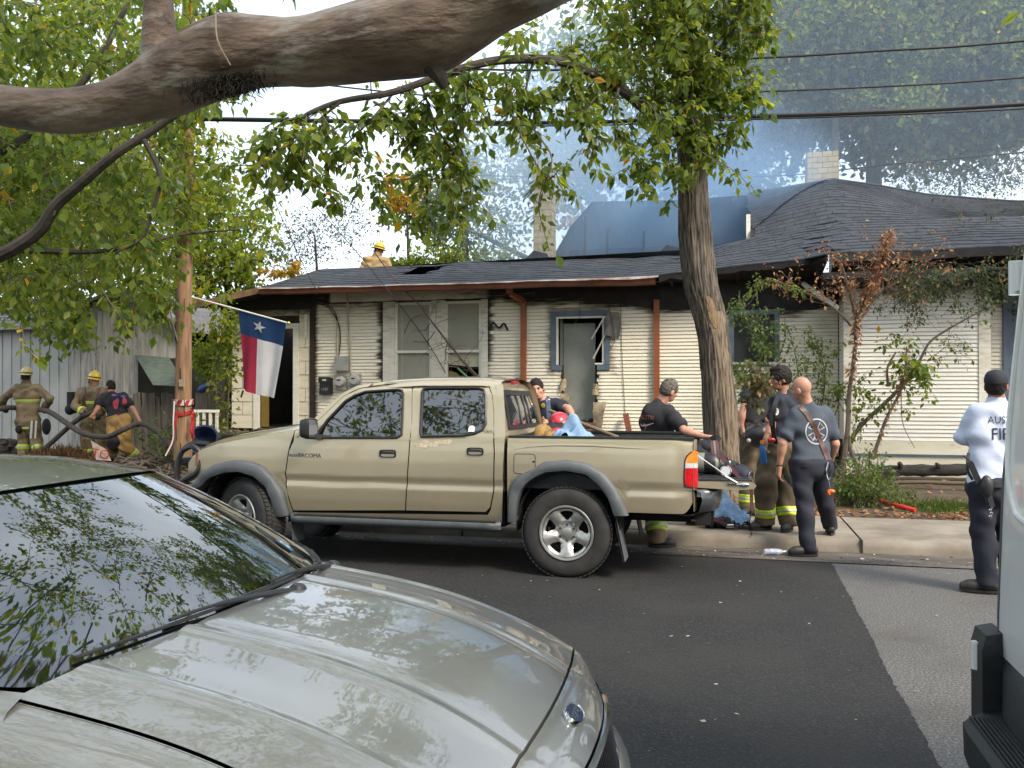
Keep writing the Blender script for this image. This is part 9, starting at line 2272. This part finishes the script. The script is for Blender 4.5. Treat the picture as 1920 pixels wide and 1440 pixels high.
def flat_tape(label,pts,w):
 P_=catmull(pts,8);mb=MB();mb.grid([[p+Vector((0,w*.5,.02+.012*math.sin(i*.9)))for i,p in enumerate(P_)],[p-Vector((0,w*.5,-.012+.01*math.cos(i*1.3)))for i,p in enumerate(P_)]],flip=True);o=build(mb,'barrier_tape',mrh,None,origin=tuple(pts[0]),smooth=180);tag(o,label,'tape');return o
hose('red flattened hose lying on the leaves past the weed clump',[at_z(1612,926,.24),at_z(1640,936,.22),at_z(1668,945,.21),at_z(1692,951,.20),at_z(1716,957,.18)],.032,mrh,'red_hose',8)
flat_tape('red barrier tape crumpled on the leaves behind the jacket',[at_z(1385,955,.16),at_z(1400,954,.18),at_z(1425,953,.17),at_z(1450,956,.16)],.09)
flat_tape('thin red tape at the feet beside the weed clump',[at_z(1560,940,.17),at_z(1580,930,.2),at_z(1600,929,.2)],.05)
hb=thing('hanging_bough','leafy bough of dull leaves hanging in front of the sleeveless man','branch',tuple(at_d(1440,690,10.0)))
mbs,Lg=MB(),Leaves();c_=catmull([at_d(1500,640,10.4),at_d(1460,680,10.1),at_d(1425,700,10.0),at_d(1392,735,10.0)],5);mbs.tube(c_,.008,5);build(mbs,'stem',m_twig,hb)
for q in range(34):
 c=at_d(RNG.normal(1418,17),RNG.normal(708,15),10.0+RNG.uniform(-.2,.15));twig_leaves(Lg,[c,c+Vector((.08,0,-.1))],13,.09,.07)
o=Lg.build('leaves',leaf_mat('leaf_dull',[(0,(.05,.055,.02)),(.6,(.10,.10,.035)),(1,(.22,.14,.07))],.3),hb,.6);o['kind']='stuff'
# ================================================================ SMOKE
def smoke_mat(name,dens,col,scale,lo,hi,seed=0.0):
 m=bpy.data.materials.new(name);m.use_nodes=True ;nt=m.node_tree;n,l=nt.nodes,nt.links;n.clear()
 out=n.new('ShaderNodeOutputMaterial');v=n.new('ShaderNodeVolumePrincipled');v.inputs['Color'].default_value=_rgb(col);v.inputs['Anisotropy'].default_value=0.1
 tc=n.new('ShaderNodeTexCoord');mp=n.new('ShaderNodeMapping');mp.inputs['Location'].default_value=(seed,0,0);l.new(tc.outputs['Object'],mp.inputs[0])
 nz=n.new('ShaderNodeTexNoise');nz.inputs['Scale'].default_value=scale;nz.inputs['Detail'].default_value=2.5;l.new(mp.outputs[0],nz.inputs['Vector'])
 r=n.new('ShaderNodeMapRange');r.inputs['From Min'].default_value=lo;r.inputs['From Max'].default_value=hi;l.new(nz.outputs[0],r.inputs[0])
 ln=n.new('ShaderNodeVectorMath');ln.operation='LENGTH';gr=n.new('ShaderNodeTexCoord');ms=n.new('ShaderNodeMapping');ms.inputs['Location'].default_value=(-1,-1,-1);ms.inputs['Scale'].default_value=(2,2,2);l.new(gr.outputs['Generated'],ms.inputs[0]);l.new(ms.outputs[0],ln.inputs[0])
 fa=n.new('ShaderNodeMapRange');fa.inputs['From Min'].default_value=1.0;fa.inputs['From Max'].default_value=0.35;l.new(ln.outputs['Value'],fa.inputs[0])
 mu=n.new('ShaderNodeMath');mu.operation='MULTIPLY';l.new(r.outputs[0],mu.inputs[0]);l.new(fa.outputs[0],mu.inputs[1])
 m2=n.new('ShaderNodeMath');m2 .operation='MULTIPLY';m2 .inputs[1].default_value=dens;l.new(mu.outputs[0],m2 .inputs[0]);l.new(m2 .outputs[0],v.inputs['Density']);l.new(v.outputs[0],out.inputs['Volume'])
 return m
def puff(name,c,r,m,label):
 mb=MB();mb.ellipsoid(c,r,20,12);mb.f=[tuple(reversed(f))for f in mb.f];o=build(mb,name,m,None,origin=c,smooth=0);o['kind']='stuff';o['label']=label;return o
BL=(0.45,0.69,1.0)
puff('smoke',(-1.1,19.2,5.9),(3.9,2.7,2.8),smoke_mat('smoke_dense',0.50,BL,0.55,0.30,0.62),'blue smoke hanging in the burned-open attic')
puff('smoke',(-4.0,18.5,7.2),(3.1,2.8,3.6),smoke_mat('smoke_mid',0.45,(0.62,0.80,1.0),0.5,0.34,0.66,7.0),'blue smoke rising round the pale chimney')
hz=bpy.data.materials.new('smoke_thin');hz.use_nodes=True ;hz.node_tree.nodes.clear();hv=hz.node_tree.nodes.new('ShaderNodeVolumePrincipled');hv.inputs['Color'].default_value=_rgb((0.62,0.78,0.96));hv.inputs['Density'].default_value=0.024
hz.node_tree.links.new(hv.outputs['Volume'],hz.node_tree.nodes.new('ShaderNodeOutputMaterial').inputs['Volume'])
puff('smoke',(2.2,21.9,8.6),(10.0,4.2,6.0),hz,'thin smoke drifting through the trees above the roof')
